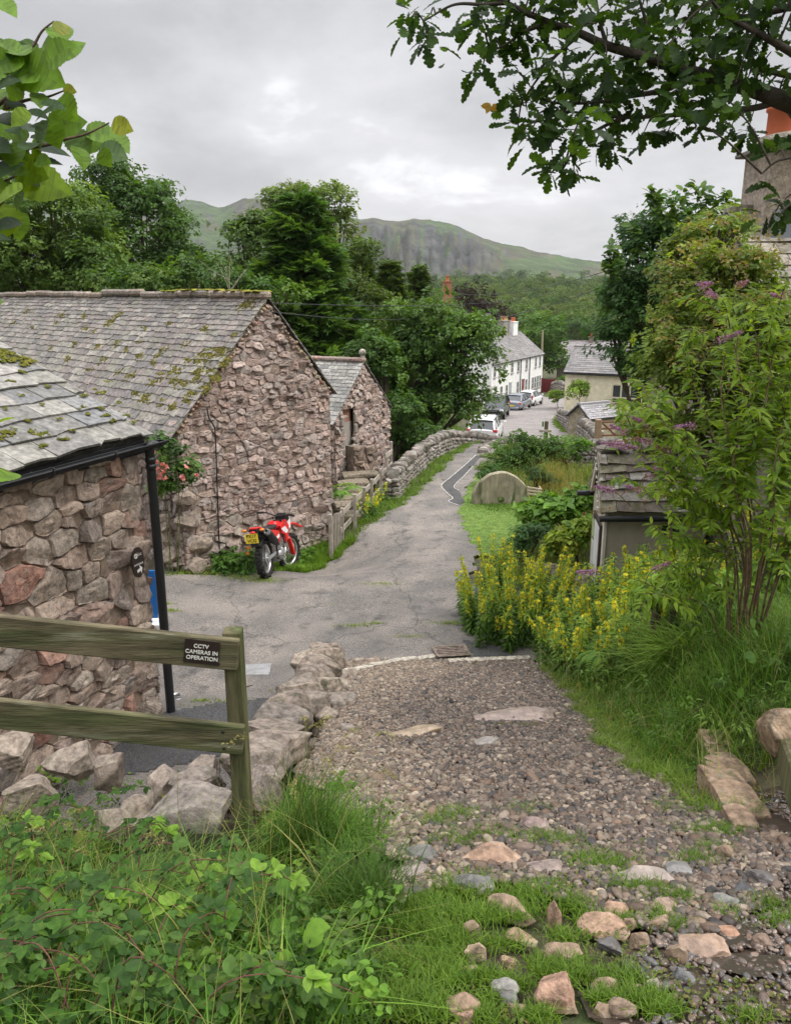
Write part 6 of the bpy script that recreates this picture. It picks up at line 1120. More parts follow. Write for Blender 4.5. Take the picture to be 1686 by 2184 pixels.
def tuft(name, label, base, n, h, w, seed, ca, cb, bend, spread, az=None, cat='grass', segs=6, heads=0):
    g = RNG(seed); base = np.asarray(base, float); P = base + np.c_[g.normal(0, spread, (n, 2)), np.zeros(n)]; P[:, 2] = gz(P[:, 0], P[:, 1]) - .02; a = g.uniform(0, 6.28, n) if az is None else g.normal(az[0], az[1], n); mb = MB(); blades(mb, P, h, w, g, ca, cb, bend, segs, a)
    for k in range(heads):
        p = base + [g.normal() * spread * 2, g.normal() * spread * 2, 0]; aa = g.uniform(0, 6.28) if az is None else g.normal(*az); d = np.array([math.cos(aa), math.sin(aa), 0]); H_ = h * g.uniform(.9, 1.35); C = curve([p, p + [0, 0, H_ * .6] + d * H_ * .12, p + [0, 0, H_ * .95] + d * H_ * .4, p + [0, 0, H_ * .93] + d * H_ * .55], 14); tube(mb, C, np.linspace(.0016, .0008, 14), 4, (.22, .2, .1), cap=False)
        q = C[9 + (np.arange(26) % 5)] + g.normal(0, .008, (26, 3)); scatter(mb, LEAF, q, rotm(g.normal(size=(26, 3)), np.tile(d, (26, 1)), g), .016, pal(g, 26, [(.3, .26, .15), (.24, .2, .14)], .2), 0)
    o = mb.build(name, MAT['grass'], base=base); return setp(o, label, cat)
b = gp(640, 1830); tuft('rush_tuft', 'dark spiky rush tuft leaning from the fence post foot', b, 240, .56, .0042, 301, (.03, .07, .015), (.09, .15, .04), (.15, .8), .075, (.35, .85), heads=10)
b = gp(700, 1800); tuft('grass_tuft', 'bright leafy grass tuft beside the gravel and cope stones', b, 800, .33, .007, 302, (.05, .12, .016), (.15, .26, .045), (.3, 1.1), .13)
tuft('grass_tuft', 'arching pale green grass tuft below the loosestrife', (2.62, 7.0, 0), 300, .66, .012, 303, (.14, .22, .05), (.2, .29, .08), (.7, 1.4), .1, (3.3, .9))
b = gp(300, 1960); tuft('grass_tuft', 'long drooping wet grass tuft below the lower rail', b, 700, .42, .006, 304, (.06, .13, .03), (.15, .23, .07), (.7, 1.5), .16, (.3, 1.0), heads=5)
b = gp(770, 1960); tuft('grass_tuft', 'dark upright grass tuft at the edge of the stony path', b, 520, .4, .0045, 305, (.035, .08, .02), (.09, .16, .04), (.2, .9), .09)
def brambles():
    g = RNG(310); b = gp(200, 2000); t = thing('bramble_patch', 'bramble patch with pale new leaves in the corner below the fence', 'bramble', b); sb, lb = MB(), MB(); n = 0
    while n < 84:
        u, v = g.uniform(-60, 560), g.uniform(1640, 2300)
        if v < 1880 and u > 130 + .0 * v: continue
        if u > 380 and g.uniform() < .75: continue
        n += 1; p = gp(u, v); p[2] = gz(p[0], p[1]); a = g.uniform(0, 6.28); L_ = g.uniform(.3, .7); d = np.array([math.cos(a), math.sin(a), 0]); H_ = g.uniform(.16, .42); C = curve([p, p + d * L_ * .3 + [0, 0, H_], p + d * L_ * .7 + [0, 0, H_ * .95], p + d * L_ + [0, 0, H_ * .55]], 16); tube(sb, C, np.linspace(.0035, .0015, 16), 4, (.13, .06, .045), cap=False); pale = g.uniform() < .22
        for j in range(3, 16):
            if g.uniform() < .25: continue
            q = C[j]; nd = nrm(np.array([g.normal(), g.normal(), .3])); s = g.uniform(.03, .06); c0 = np.array([(.17, .28, .055), (.06, .13, .028), (.04, .09, .025), (.085, .155, .045)][0 if pale and j > 8 else g.integers(1, 4)])
            for k, (da, sc_) in enumerate(((0, 1.15), (1.25, .85), (-1.25, .85))):
                ca, sa = math.cos(da), math.sin(da); dd = np.array([nd[0] * ca - nd[1] * sa, nd[0] * sa + nd[1] * ca, nd[2] * .3]); scatter(lb, OVAL, (q + nd * .02)[None], rotm(np.array([[g.normal() * .25, g.normal() * .25 - .15, 1.]]), dd[None], g), [s * sc_], c0 * g.uniform(.85, 1.15), 0, True, .1)
    sb.build('stem', MAT['bark'], t, kind='stuff'); lb.build('leaves', MAT['nearleaf'], t)
    t = thing('hedge_garlic', 'broad round weed leaves low in the corner of the grass', 'weed', gp(60, 2120)); lb = MB()
    for u, v in [(30, 2020), (90, 2040), (40, 2110), (100, 2130), (20, 2160), (140, 2080), (310, 1990), (330, 2060), (360, 2040), (70, 2180), (470, 2080), (520, 2060), (600, 2030), (30, 1940), (150, 1960), (640, 2140), (330, 2100)]:
        p = gp(u, v); p[2] = gz(p[0], p[1])
        for k in range(4): d = nrm(g.normal(size=3) * [1, 1, .2]); scatter(lb, ROUND, (p + d * .03 + [0, 0, g.uniform(.1, .3)])[None], rotm(np.array([[.25 * g.normal(), -.25 + .2 * g.normal(), 1.]]), d[None], g), [g.uniform(.05, .085)], pal(g, 1, [(.1, .2, .03), (.14, .25, .04), (.06, .13, .03)], .12)[0], 0, True)
    lb.build('leaves', MAT['nearleaf'], t)
    t = thing('dead_leaves', 'crumpled pale dead leaves by the leftmost boulders', 'leaves', gp(90, 1790)); lb = MB()
    for u, v in [(50, 1690), (30, 1700), (70, 1710), (20, 1740), (25, 1790), (70, 1800), (90, 1815), (110, 1795), (150, 1800), (175, 1805), (165, 1825), (40, 1810), (60, 1830), (130, 1830), (5, 1760), (200, 1760), (95, 1775)]:
        p = gp(u, v); p[2] = gz(p[0], p[1]) + g.uniform(.08, .25); d = g.normal(size=3); scatter(lb, ROUND, p[None], rotm((np.array([0, -.6, .8]) + g.normal(0, .5, 3))[None], d[None], g), [g.uniform(.05, .085)], pal(g, 1, [(.4, .33, .2), (.33, .27, .16), (.42, .38, .27)], .12)[0], 0, True)
    lb.build('leaf', MAT['nearleaf'], t)
    # broad weeds on the shaded bank
    t = thing('dock_plant', 'tall dock stalk with grey green leaves on the shaded bank', 'plant', gp(1600, 1480)); lb, sb = MB(), MB()
    C = curve([gp(1600, 1500), pt(1598, 1400, 4.9), pt(1603, 1290, 4.9)], 20); tube(sb, C, .004, 5, (.12, .16, .05))
    for u, v, s in [(1592, 1400, .07), (1605, 1395, .06), (1570, 1475, .07), (1600, 1320, .06), (1606, 1345, .05)]: d = g.normal(size=3) * [1, .4, .3] - [0, 0, .5]; scatter(lb, ROUND, pt(u, v, 4.85)[None], rotm(np.array([[.2, -.8, .5]]) + g.normal(0, .2, (1, 3)), d[None], g), [s], pal(g, 1, [(.07, .14, .04), (.09, .17, .05)], .1)[0], 0, True)
    sb.build('stem', MAT['leaf'], t); lb.build('leaves', MAT['nearleaf'], t)
brambles()
# ------------------------------------------------------------------ garden planting
G1 = [(.09, .175, .04), (.13, .23, .05), (.07, .14, .035), (.17, .28, .06)]
bush('ivy_hedge', 'clipped ivy hedge along the lane above the millstone', [(1040, 985, 26, 26), (1030, 1010, 20, 25, -1.5), (1065, 965, 28, 22, 1.5)], 24.5, [(.1, .15, .04), (.13, .18, .05), (.07, .12, .03)], 50, .12, .3, 40, tmpl=SPRIG)
bush('ivy_mound', 'dark glossy ivy mound left above the round stone', [(1052, 1012, 34, 24)], 21.2, [(.03, .075, .025), (.045, .1, .03), (.06, .12, .04)], 51, .09, .22, 46, tmpl=SPRIG)
bush('sapling', 'young open tree with thin stems behind the millstone', [(1110, 960, 55, 42), (1150, 985, 45, 35), (1090, 985, 38, 30), (1180, 950, 50, 28)], 23, [(.06, .12, .035), (.09, .16, .045), (.05, .1, .03)], 52, .16, .35, 26, dens=.75)
bush('elder_bush', 'pale elder bush at the foot of the garden wall', [(1225, 955, 42, 26), (1200, 975, 40, 22)], 23.5, G1, 53, .16, .35, 30)
bush('ivy_mound', 'bluish ivy ball right of the millstone', [(1140, 1012, 26, 20), (1165, 1020, 20, 18)], 20.4, [(.04, .09, .04), (.06, .115, .05)], 54, .09, .22, 46)
bush('comfrey_bed', 'bed of broad bright green leaves beside the shed', [(1200, 1085, 66, 34), (1150, 1095, 50, 26), (1235, 1060, 35, 34), (1240, 1110, 30, 40)], 15.6, [(.13, .24, .045), (.17, .29, .06), (.09, .17, .04)], 55, .17, .22, 26, tmpl=OVAL)
bush('lavender_mound', 'blue green feathery mound next to the lawn edge', [(1118, 1145, 36, 32), (1150, 1135, 30, 28), (1100, 1165, 26, 26)], 14.6, [(.055, .12, .05), (.08, .15, .06), (.04, .09, .04)], 56, .1, .18, 44, tmpl=LANCE)
bush('ladys_mantle', 'lime yellow leafy plant below the notice board', [(1215, 1150, 44, 36), (1180, 1170, 30, 22), (1245, 1140, 24, 40)], 13.9, [(.17, .24, .04), (.22, .28, .05), (.1, .19, .04), (.26, .26, .06)], 57, .12, .18, 34, tmpl=OVAL)
bush('bank_herbs', 'leafy green herbs around the foot of the buddleia stems', [(1440, 1225, 60, 40), (1540, 1250, 56, 42), (1655, 1225, 50, 60), (1390, 1265, 46, 34)], 7.3, [(.15, .24, .045), (.19, .29, .055), (.1, .18, .035)], 61, .1, .16, 30, tmpl=LANCE)
g0 = RNG(58); tuft('dry_grass_clump', 'tan dead grass stalks between ivy ball and garden wall', (4.1, 20.5, 0), 260, 1.0, .012, 306, (.24, .19, .09), (.32, .27, .14), (.05, .4), .35)
def rose():
    g = RNG(59); A = np.array([-4.15, 14.2, 0]); t = thing('rose_bush', 'climbing rose with pink blooms against the barn side wall', 'rose', A); lb, fb, sb = MB(), MB(), MB(); q = [pt(u, v, 13.9) for u, v in [(350, 985), (380, 1000), (400, 1010), (345, 1020), (375, 960), (395, 985), (340, 960), (365, 1035), (410, 1000), (350, 945), (338, 935), (335, 1040)]]; q = np.array(q)
    leafclumps(lb, q, np.full(len(q), .24), np.tile([.5, -.7, .3], (len(q), 1)), 90, .085, [(.06, .12, .035), (.09, .16, .045), (.045, .09, .03)], g, OVAL); lb.build('leaves', MAT['leaf'], t)
    for k in range(4): tube(sb, curve([A + [g.normal() * .1, 0, 0], A + [g.normal() * .2 + .1, -.1, 1.0], q[k] + [0, 0, .1]], 12), np.linspace(.012, .004, 12), 5, (.12, .13, .05))
    sb.build('stem', MAT['bark'], t, kind='stuff')
    for u, v in [(334, 985), (340, 1000), (332, 1005), (345, 1010), (350, 1003), (342, 1018), (352, 1020), (336, 1020), (356, 995), (388, 1016), (392, 1020), (328, 965), (420, 1012), (347, 990), (398, 995), (330, 1012)]:
        c = pt(u, v, 13.62); n = 16; o = nrm(g.normal(size=(n, 3))); fb = MB(); scatter(fb, OVAL, c + o * .012, rotm(o + g.normal(0, .3, (n, 3)), None, g), g.uniform(.04, .06, n), pal(g, n, [(.7, .32, .34), (.75, .45, .44), (.62, .2, .25)], .1), 0, True); fb.build('bloom', MAT['petal'], t)
rose()
def smallplants():
    g = RNG(60)
    for nm, lab, cat, u, v, n, s, h, c in [('poppy_plant', 'leafy plant with orange poppies behind the motorbike tail', 'flowers', 500, 1215, 90, .14, .28, [(.06, .13, .035), (.09, .17, .045)]), ('nettle_patch', 'low leafy weeds at the barn wall right of the motorbike', 'weeds', 640, 1190, 60, .1, .2, [(.1, .19, .04), (.13, .23, .05)])]:
        p = gp(u, v); t = thing(nm, lab, cat, p); lb = MB(); q = p + np.c_[g.normal(0, .2, (n, 2)), g.uniform(.02, h, n)]; leafclumps(lb, q, np.full(n, .06), np.tile([0, -.2, .7], (n, 1)), 12, s * .7, c, g, OVAL); lb.build('leaves', MAT['leaf'], t)
        if 'poppy' in nm:
            for uu, vv in [(489, 1191), (528, 1180), (530, 1168), (511, 1191)]:
                fb = MB(); c0 = pt(uu, vv, p[1] - .1); a = np.arange(5) * 1.257; d = np.stack([np.cos(a), -.4 + 0 * a, np.sin(a)], 1); scatter(fb, OVAL, np.tile(c0, (5, 1)), rotm(np.tile([0, -1., .3], (5, 1)), d, g), np.full(5, .045), (.75, .24, .03), 0, True); tube(fb, [c0, p + [0, 0, .05]], .003, 4, (.1, .15, .05)); fb.build('poppy', MAT['petal'], t)
    def fern(lab, p, n, L_, seed):
        g = RNG(seed); p = np.array([p[0], p[1], float(gz(p[0], p[1]))]) if len(p) == 2 else np.array(p); t = thing('fern', lab, 'fern', p); mb = MB()
        for k in range(n):
            a = k * 6.28 / n + g.normal() * .2; d = np.array([math.cos(a), math.sin(a), 0]); L2 = L_ * g.uniform(.7, 1.1); C = curve([p, p + d * L2 * .3 + [0, 0, L2 * .6], p + d * L2 * .75 + [0, 0, L2 * .65], p + d * L2 + [0, 0, L2 * .4]], 22)
            for j in range(3, 22):
                T = nrm(C[j] - C[j - 1]); s = np.cross(T, [0, 0, 1.]); w = L2 * .26 * math.sin(math.pi * (j / 22) ** .7) + .01
                for sg in (-1, 1): scatter(mb, LANCE, C[j][None], rotm(np.array([[0, 0, 1.]]) + T * .3, (s * sg + T * .35)[None], g), [w], pal(g, 1, [(.1, .2, .035), (.15, .26, .05)], .1)[0], 0, True)
        mb.build('frond', MAT['leaf'], t)
    fern('bright fern growing by the wicket gate and steps', pt(722, 1072, 17.9), 11, .55, 1); fern('pale fern under the loosestrife near the kerb', (2.35, 8.1), 9, .45, 2)
smallplants()

def weeds():
    g = RNG(600); mb = MB(); u = g.uniform(-40, 900, 330); v = g.uniform(1680, 2260, 330); P = []
    for a, b_ in zip(u, v):
        p = gp(a, b_)
        if p[0] < -.2 + .15 * g.normal() and not (p[1] > 3.7 and -1.8 < p[0] < -.9): P.append([p[0], p[1], float(gz(p[0], p[1])) + g.uniform(.03, .24) * (.3 if p[1] > 2.75 and p[0] > -1.75 else 1)])
    P = np.array(P); n = len(P); leafclumps(mb, P, g.uniform(.05, .13, n), np.tile([0, -.35, .7], (n, 1)), 26, .034, [(.05, .115, .022), (.1, .19, .035), (.03, .07, .016), (.15, .24, .05), (.08, .11, .04)], g, OVAL); mb.build('ground_weeds', MAT['leaf'], kind='stuff')
    mb = MB(); n = 900; x = g.uniform(-4, -.2, n); y = g.uniform(1.4, 4.4, n); k = ~((x > -1.75) & (x < -.95) & (y > 3.6)); x, y = x[k], y[k]; blades(mb, np.c_[x, y, gz(x, y)], .5, .0032, g, (.32, .27, .14), (.22, .2, .09), (.2, 1.3), 5); mb.build('dry_grass', MAT['grass'], kind='stuff')
    # shaded bank: broken leaves, seed stalks and small herbs under the grass
    mb = MB(); n = 260; x = g.uniform(1.9, 5.2, n); y = g.uniform(4.6, 10, n); P = np.c_[x, y, gz(x, y) + g.uniform(.05, .4, n)]; leafclumps(mb, P, g.uniform(.06, .16, n), np.tile([-.3, -.3, .6], (n, 1)), 22, .05, [(.08, .15, .03), (.12, .2, .045), (.06, .12, .03)], g, LANCE); mb.build('bank_weeds', MAT['leaf'], kind='stuff')
    mb = MB(); n = 1500; x = g.uniform(1.8, 5.2, n); y = g.uniform(4.2, 10, n); blades(mb, np.c_[x, y, gz(x, y)], .5, .004, g, (.3, .26, .14), (.2, .21, .08), (.3, 1.3), 5); mb.build('dry_grass', MAT['grass'], kind='stuff')
weeds()
# ------------------------------------------------------------------ lettering
def text(body, size, loc, X, Zup, m, parent=None, base=None, name='lettering', depth=.001, align='CENTER', bold=0.):
    cu = bpy.data.curves.new(name, 'FONT'); cu.body = body; cu.size = size; cu.extrude = depth; cu.align_x = align; cu.align_y = 'CENTER'; cu.offset = bold; cu.space_line = .95
    o = bpy.data.objects.new('tmp', cu); ROOT.objects.link(o); bpy.context.view_layer.update(); me = bpy.data.meshes.new_from_object(o.evaluated_get(bpy.context.evaluated_depsgraph_get())); bpy.data.objects.remove(o)
    X = nrm(X); Zup = np.asarray(Zup, float); Zup = nrm(Zup - X * (X @ Zup)); N = np.cross(X, Zup); b = np.zeros(3) if base is None else np.asarray(base, float)
    M4 = Matrix([[X[i], Zup[i], N[i], float(np.asarray(loc)[i] - b[i])] for i in range(3)] + [[0, 0, 0, 1]]); me.transform(M4); me.materials.clear(); me.materials.append(m); me.name = name
    r = bpy.data.objects.new(name, me); ROOT.objects.link(r); r.parent = parent; return r
M_ink = mat('sign_white', (.72, .7, .66), .6, .05, 5, 0)
M_sign = mat('sign_brown', (.035, .022, .02), .5, .1, 6, 0)
Z3 = np.array([0, 0, 1.])
# ------------------------------------------------------------------ near rail fence, sign
def near_fence():
    t = thing('rail_fence', 'mossy two rail wooden fence nearest the camera', 'fence', (-.862, 3.75, 2.0)); A, B = pt(473, 1350, 3.7), pt(512, 1350, 3.7); top = A[2]; w = B[0] - A[0]
    for x, z0, z1 in (((A[0] + B[0]) / 2, 1.85, top), (pt(-150, 1300, 3.7)[0], 1.9, top + .25)):
        mb = MB(); bbox(mb, (x, 3.7 + w / 2, (z0 + z1) / 2), (w, w, z1 - z0), .006); mb.build('post', MAT['postwood'], t)
    for a, b, h in ((pt(-190, 1324, 3.675), pt(509, 1396, 3.675), .168), (pt(-190, 1500, 3.675), pt(520, 1577, 3.675), .165)):
        mb = MB(); beam(mb, a, b, .042, h, b=.006); r = mb.build('rail', MAT['wood'], t)
        mb = MB()
        for dz in (-.05, .045): lathe(mb, [(.0, -.004), (.008, -.004), (.009, 0)], b + (a - b) / np.linalg.norm(a - b) * .1 + [0, -.021, dz], 8, (.04,)*3, axis=1)
        mb.build('nail', MAT['blackmetal'], r)
    Yp = 3.652; q = [pt(u, v, Yp) for u, v in [(391, 1411), (466, 1419), (470, 1370), (396, 1361)]]; c = sum(q) / 4; s = thing('cctv_sign', 'small dark brown camera warning sign on the top rail', 'sign', c)
    mb = MB(); prism(mb, q, (0, -1, 0), .004, (.035,)*3); mb.build('plate', M_sign, s); X = nrm(q[1] - q[0])
    for k, (ln, off) in enumerate((('CCTV', 0.), ('CAMERAS IN', 0.), ('OPERATION', 0.))): text(ln, .0285, c + Z3 * (.032 - k * .032) + X * off + [0, -.006, 0], X, (0, 0, 1), M_ink, s, c, bold=.0006)
near_fence()
def oval_sign():
    A, B = OB_O[:2], (OB_O + OB_D)[:2]; l, r = vplane(254, 1196, A, B), vplane(280, 1196, A, B); top, bot = vplane(267, 1162, A, B), vplane(267, 1228, A, B); c = (top + bot) / 2 + OB_N * .17; rx = np.linalg.norm((r - l)[:2]) / 2; rz = (top - bot)[2] / 2; X = OB_D
    t = thing('oval_sign', 'oval dark brown entrance sign on the outbuilding wall', 'sign', c); mb = MB(); a = np.linspace(0, 2 * np.pi, 40, endpoint=False); prism(mb, c + np.cos(a)[:, None] * X * rx + np.sin(a)[:, None] * Z3 * rz, OB_N, .02, (.04,)*3); mb.build('plate', M_sign, t); f = c + OB_N * .022
    text('ENTRANCE', rx * .3, f - Z3 * rz * .12, X, Z3, M_ink, t, c); text('MILL', rx * .42, f + Z3 * rz * .5 + X * rx * .22, X, Z3, M_ink, t, c)
    mb = MB(); q = f + Z3 * rz * .47 - X * rx * .38
    for rr in (.26, .17): tube(mb, [q + (math.cos(x) * X + math.sin(x) * Z3) * rx * rr for x in np.linspace(0, 6.283, 20)], .004, 4, cap=False)
    for x in np.arange(8) * .785: tube(mb, [q + (math.cos(x) * X + math.sin(x) * Z3) * rx * .08, q + (math.cos(x) * X + math.sin(x) * Z3) * rx * .26], .003, 4)
    mb.build('emblem', M_ink, t)
    mb = MB(); q = f - Z3 * rz * .5 + X * rx * .1; d = nrm(X * 1 + Z3 * .28); n = np.cross(OB_N, d); L = rx * .45
    prism(mb, [q - d * L + n * .018, q - d * L - n * .018, q + d * L * .2 - n * .018, q + d * L * .2 - n * .06, q + d * L, q + d * L * .2 + n * .06, q + d * L * .2 + n * .018], OB_N, .002); mb.build('arrow', M_ink, t)
oval_sign()
def ground_bits():
    g = RNG(400)
    # blue A-board behind the downpipe
    Y = 11.75; p = pt(325, 1326, Y); p[2] = gz(p[0], p[1]); t = thing('notice_board', 'blue free standing notice board half hidden by the downpipe', 'sign', p); mb = MB(); box(mb, p + [0, 0, .045], (.36, .3, .09), (.6,)*3); mb.build('base', MAT['white'], t)
    mb = MB(); a = [pt(u, v, Y) for u, v in [(303, 1318), (341, 1318), (346, 1217), (304, 1217)]]; prism(mb, a, (0, 1, 0), .03, (.02, .16, .5)); mb.build('panel', MAT['matt'], t)
    mb = MB(); e = [pt(u, v, Y - .003) for u, v in [(340, 1318), (345, 1217)]]; beam(mb, e[0], e[1], .04, .016, (.7,)*3, up=(0, 1, 0)); mb.build('edge_trim', MAT['white'], t)
    for s, u, v in (('c', 316, 1296), ('w', 314, 1307)): text(s, .07, pt(u, v, Y - .004), (1, 0, 0), Z3, M_ink, t, p)
    p = gp(378, 1490); t = setp(None or thing('dog_bowl', 'steel dog water bowl beside the downpipe', 'bowl', p)); mb = MB(); lathe(mb, [(.092, .0), (.088, .012), (.07, .02), (.062, .05), (.066, .056), (.058, .054), (.05, .015), (0, .012)], p + [0, 0, .004], 32, (.6,)*3); mb.build('dish', MAT['steel'], t); mb = MB(); lathe(mb, [(.056, .043), (0, .043)], p, 24); mb.build('water', M_water, t)
    q = np.array([gp(u, v) for u, v in [(524, 1420), (579, 1418), (573, 1441), (524, 1442)]]); c = q.mean(0); t = thing('manhole_cover', 'pale square steel inspection cover in the tarmac', 'cover', c); mb = MB(); q[:, 2] = c[2] + .012; prism(mb, q, (0, 0, 1), .012, (.33, .34, .36)); o = mb.build('lid', MAT['alu'], t)
    mb = MB(); x, y = q[1] - q[0], q[3] - q[0]
    for i in range(1, 12): beam(mb, q[0] + x * i / 12 + y * .06 + [0, 0, .013], q[0] + x * i / 12 + y * .94 + [0, 0, .013], .008, .004, (.3,)*3)
    for j in range(1, 8): beam(mb, q[0] + y * j / 8 + x * .06 + [0, 0, .0125], q[0] + y * j / 8 + x * .94 + [0, 0, .0125], .008, .004, (.3,)*3)
    mb.build('tread_pattern', MAT['alu'], o)
    q = np.array([gp(u, v) for u, v in [(922, 1386), (990, 1384), (1001, 1404), (934, 1406)]]); c = q.mean(0); q[:, 2] = gz(q[:, 0], q[:, 1]) + .045; t = thing('drain_grate', 'rusty slotted road drain by the pale kerb', 'drain', c); mb = MB()
    for i in range(4): beam(mb, q[i], q[(i + 1) % 4], .045, .014, (.22, .165, .135))
    mb.build('frame', MAT['rock'], t); mb = MB()
    for k in range(1, 6): f = k / 6; beam(mb, q[0] + (q[3] - q[0]) * f, q[1] + (q[2] - q[1]) * f, .026, .008, (.27, .2, .165))
    for f in (): beam(mb, q[0] + (q[1] - q[0]) * f, q[3] + (q[2] - q[3]) * f, .03, .022, (.22, .17, .14))
    mb.build('bars_grate', MAT['rock'], t); mb = MB(); prism(mb, q - [0, 0, .02], (0, 0, 1), .004, (.004,)*3); mb.build('sump', MAT['blackmetal'], t)
    # flush pale kerb stones
    ks = [(733, 1436, 790, 1422), (790, 1422, 852, 1411), (852, 1411, 925, 1404), (958, 1412, 1035, 1409), (1035, 1409, 1128, 1405)]
    for uv in ([(733, 1437), (760, 1430), (790, 1422), (820, 1416), (852, 1410), (890, 1406), (926, 1403)], [(956, 1412), (1000, 1410), (1035, 1409), (1080, 1407), (1128, 1405)]):
        C = curve([gp(a, b_) for a, b_ in uv], 40); T = nrm(np.gradient(C[:, :2], axis=0)); S2 = np.stack([-T[:, 1], T[:, 0]], 1); zz = gz(C[:, 0], C[:, 1]); w = .055 + .008 * np.sin(np.arange(40) * 1.7) + g.normal(0, .004, 40); hh = .035 + g.normal(0, .004, 40); R = []
        for sx, dz in ((-1, -.12), (-1, -.006), (-.8, 0), (.8, 0), (1, -.006), (1, -.12)): R.append(np.c_[C[:, :2] + S2 * (w * sx)[:, None], zz + hh + dz])
        V = np.stack(R, 1).reshape(-1, 3); F = np.array([[a * 6 + k, a * 6 + 6 + k, a * 6 + 7 + k, a * 6 + 1 + k] for a in range(39) for k in range(5)]); mb = MB(); mb.add(V, F, np.array([.46, .41, .34]) * (1 + .12 * np.sin(np.repeat(np.arange(39) // 8, 5) * 2.3))[:, None]); mb.add(V, [[0, 1, 2, 3, 4, 5], [239, 238, 237, 236, 235, 234]], (.45, .4, .33)); mb.build('kerb', MAT['rock'], base=C[20], kind='structure')
    for i in range(9):
        u = 690 + i * 14 + g.normal() * 4; p = gp(u, 1418 - i * 1.0 + g.normal() * 3); s = g.uniform(.06, .16); mb = MB(); V, F = rock((s * 1.5, s, s * .6), g, 2, 9, (.6, .85), .04); mb.add(V + p, F, (.26, .2, .15)); o = mb.build('rubble_stone', MAT['rock'], base=p); setp(o, 'small brown rubble stone lying along the left end of the kerb', 'stone', 'rubble stones at the kerb end')
    flat_poly('tarmac_patch', [(985, 1368), (1040, 1376), (1092, 1392), (1100, 1402), (1008, 1402)], M_newtar, .012)
    flat_poly('tarmac_patch', [(300, 1530), (470, 1500), (620, 1490), (600, 1560), (545, 1600), (250, 1660), (240, 1590)], M_newtar, .014)
    # petals fallen on the tarmac, twigs
    mb = MB(); n = 70; P = np.array([gp(g.normal(1010, 45), g.normal(1388, 14)) for _ in range(n)]); P[:, 2] += .025; scatter(mb, LEAF, P, rotm(np.array([0, 0, 1.]) + g.normal(0, .2, (n, 3)), None, g), g.uniform(.015, .035, n), pal(g, n, [(.6, .45, .05), (.35, .3, .08), (.3, .22, .1)], .2)); mb.build('petal_litter', MAT['petal'], kind='stuff')
    p = gp(510, 1470); mb = MB(); tube(mb, [p + [0, 0, .012], p + [.16, .1, .012]], .008, 5, (.12, .09, .06)); setp(mb.build('twig', MAT['bark'], base=p), 'short broken twig lying on the tarmac', 'twig')
    # millstone
    c = pt(1067, 1068, 19.4); r = 60 * 19.95 / FP; t = thing('millstone', 'big upright round millstone half sunk in the lawn', 'millstone', (c[0], c[1], 0)); mb = MB(); n = 72; a = np.linspace(0, 2 * np.pi, n, endpoint=False); rr = r * (1 + .008 * np.sin(a * 5) + .006 * np.sin(a * 13 + 1)); d = np.stack([np.cos(a), 0 * a, np.sin(a)], 1); y = np.array([0, 1., 0]); rg = []
    for rad_, yy in ((.075, .22), (.075, 0.02), (.1, 0), (r * .55, -.01), (1, 0), (1.02, .03), (1.02, .2), (.98, .23), (.075, .23)): R_ = rr * rad_ if rad_ >= .9 else np.full(n, rad_); rg.append(c + d * R_[:, None] + y * yy)
    V = np.concatenate(rg); i = np.arange(len(rg) - 1)[:, None] * n; j = np.arange(n)[None]; mb.add(V, np.stack([i + j, i + (j + 1) % n, i + n + (j + 1) % n, i + n + j], -1).reshape(-1, 4), (.3, .27, .2), 0, False); mb.build('stone_disc', mat('millstone_grit', (.3, .265, .19), .9, .35, 5, .7, 40, .012, c2=(.1, .115, .05), c2s=3.2, c2r=(.52, .66), c3=(.36, .34, .28), c3s=4, c3r=(.6, .7), stretch=(1.6, 1, .5)), t)
    p = np.array([c[0], c[1] - .05, float(gz(c[0], c[1]))]); tuft('grass_tuft', 'uncut grass fringe along the foot of the millstone', p, 1500, .11, .012, 401, (.05, .11, .02), (.12, .2, .035), (.2, 1.), .36, segs=3)
ground_bits()
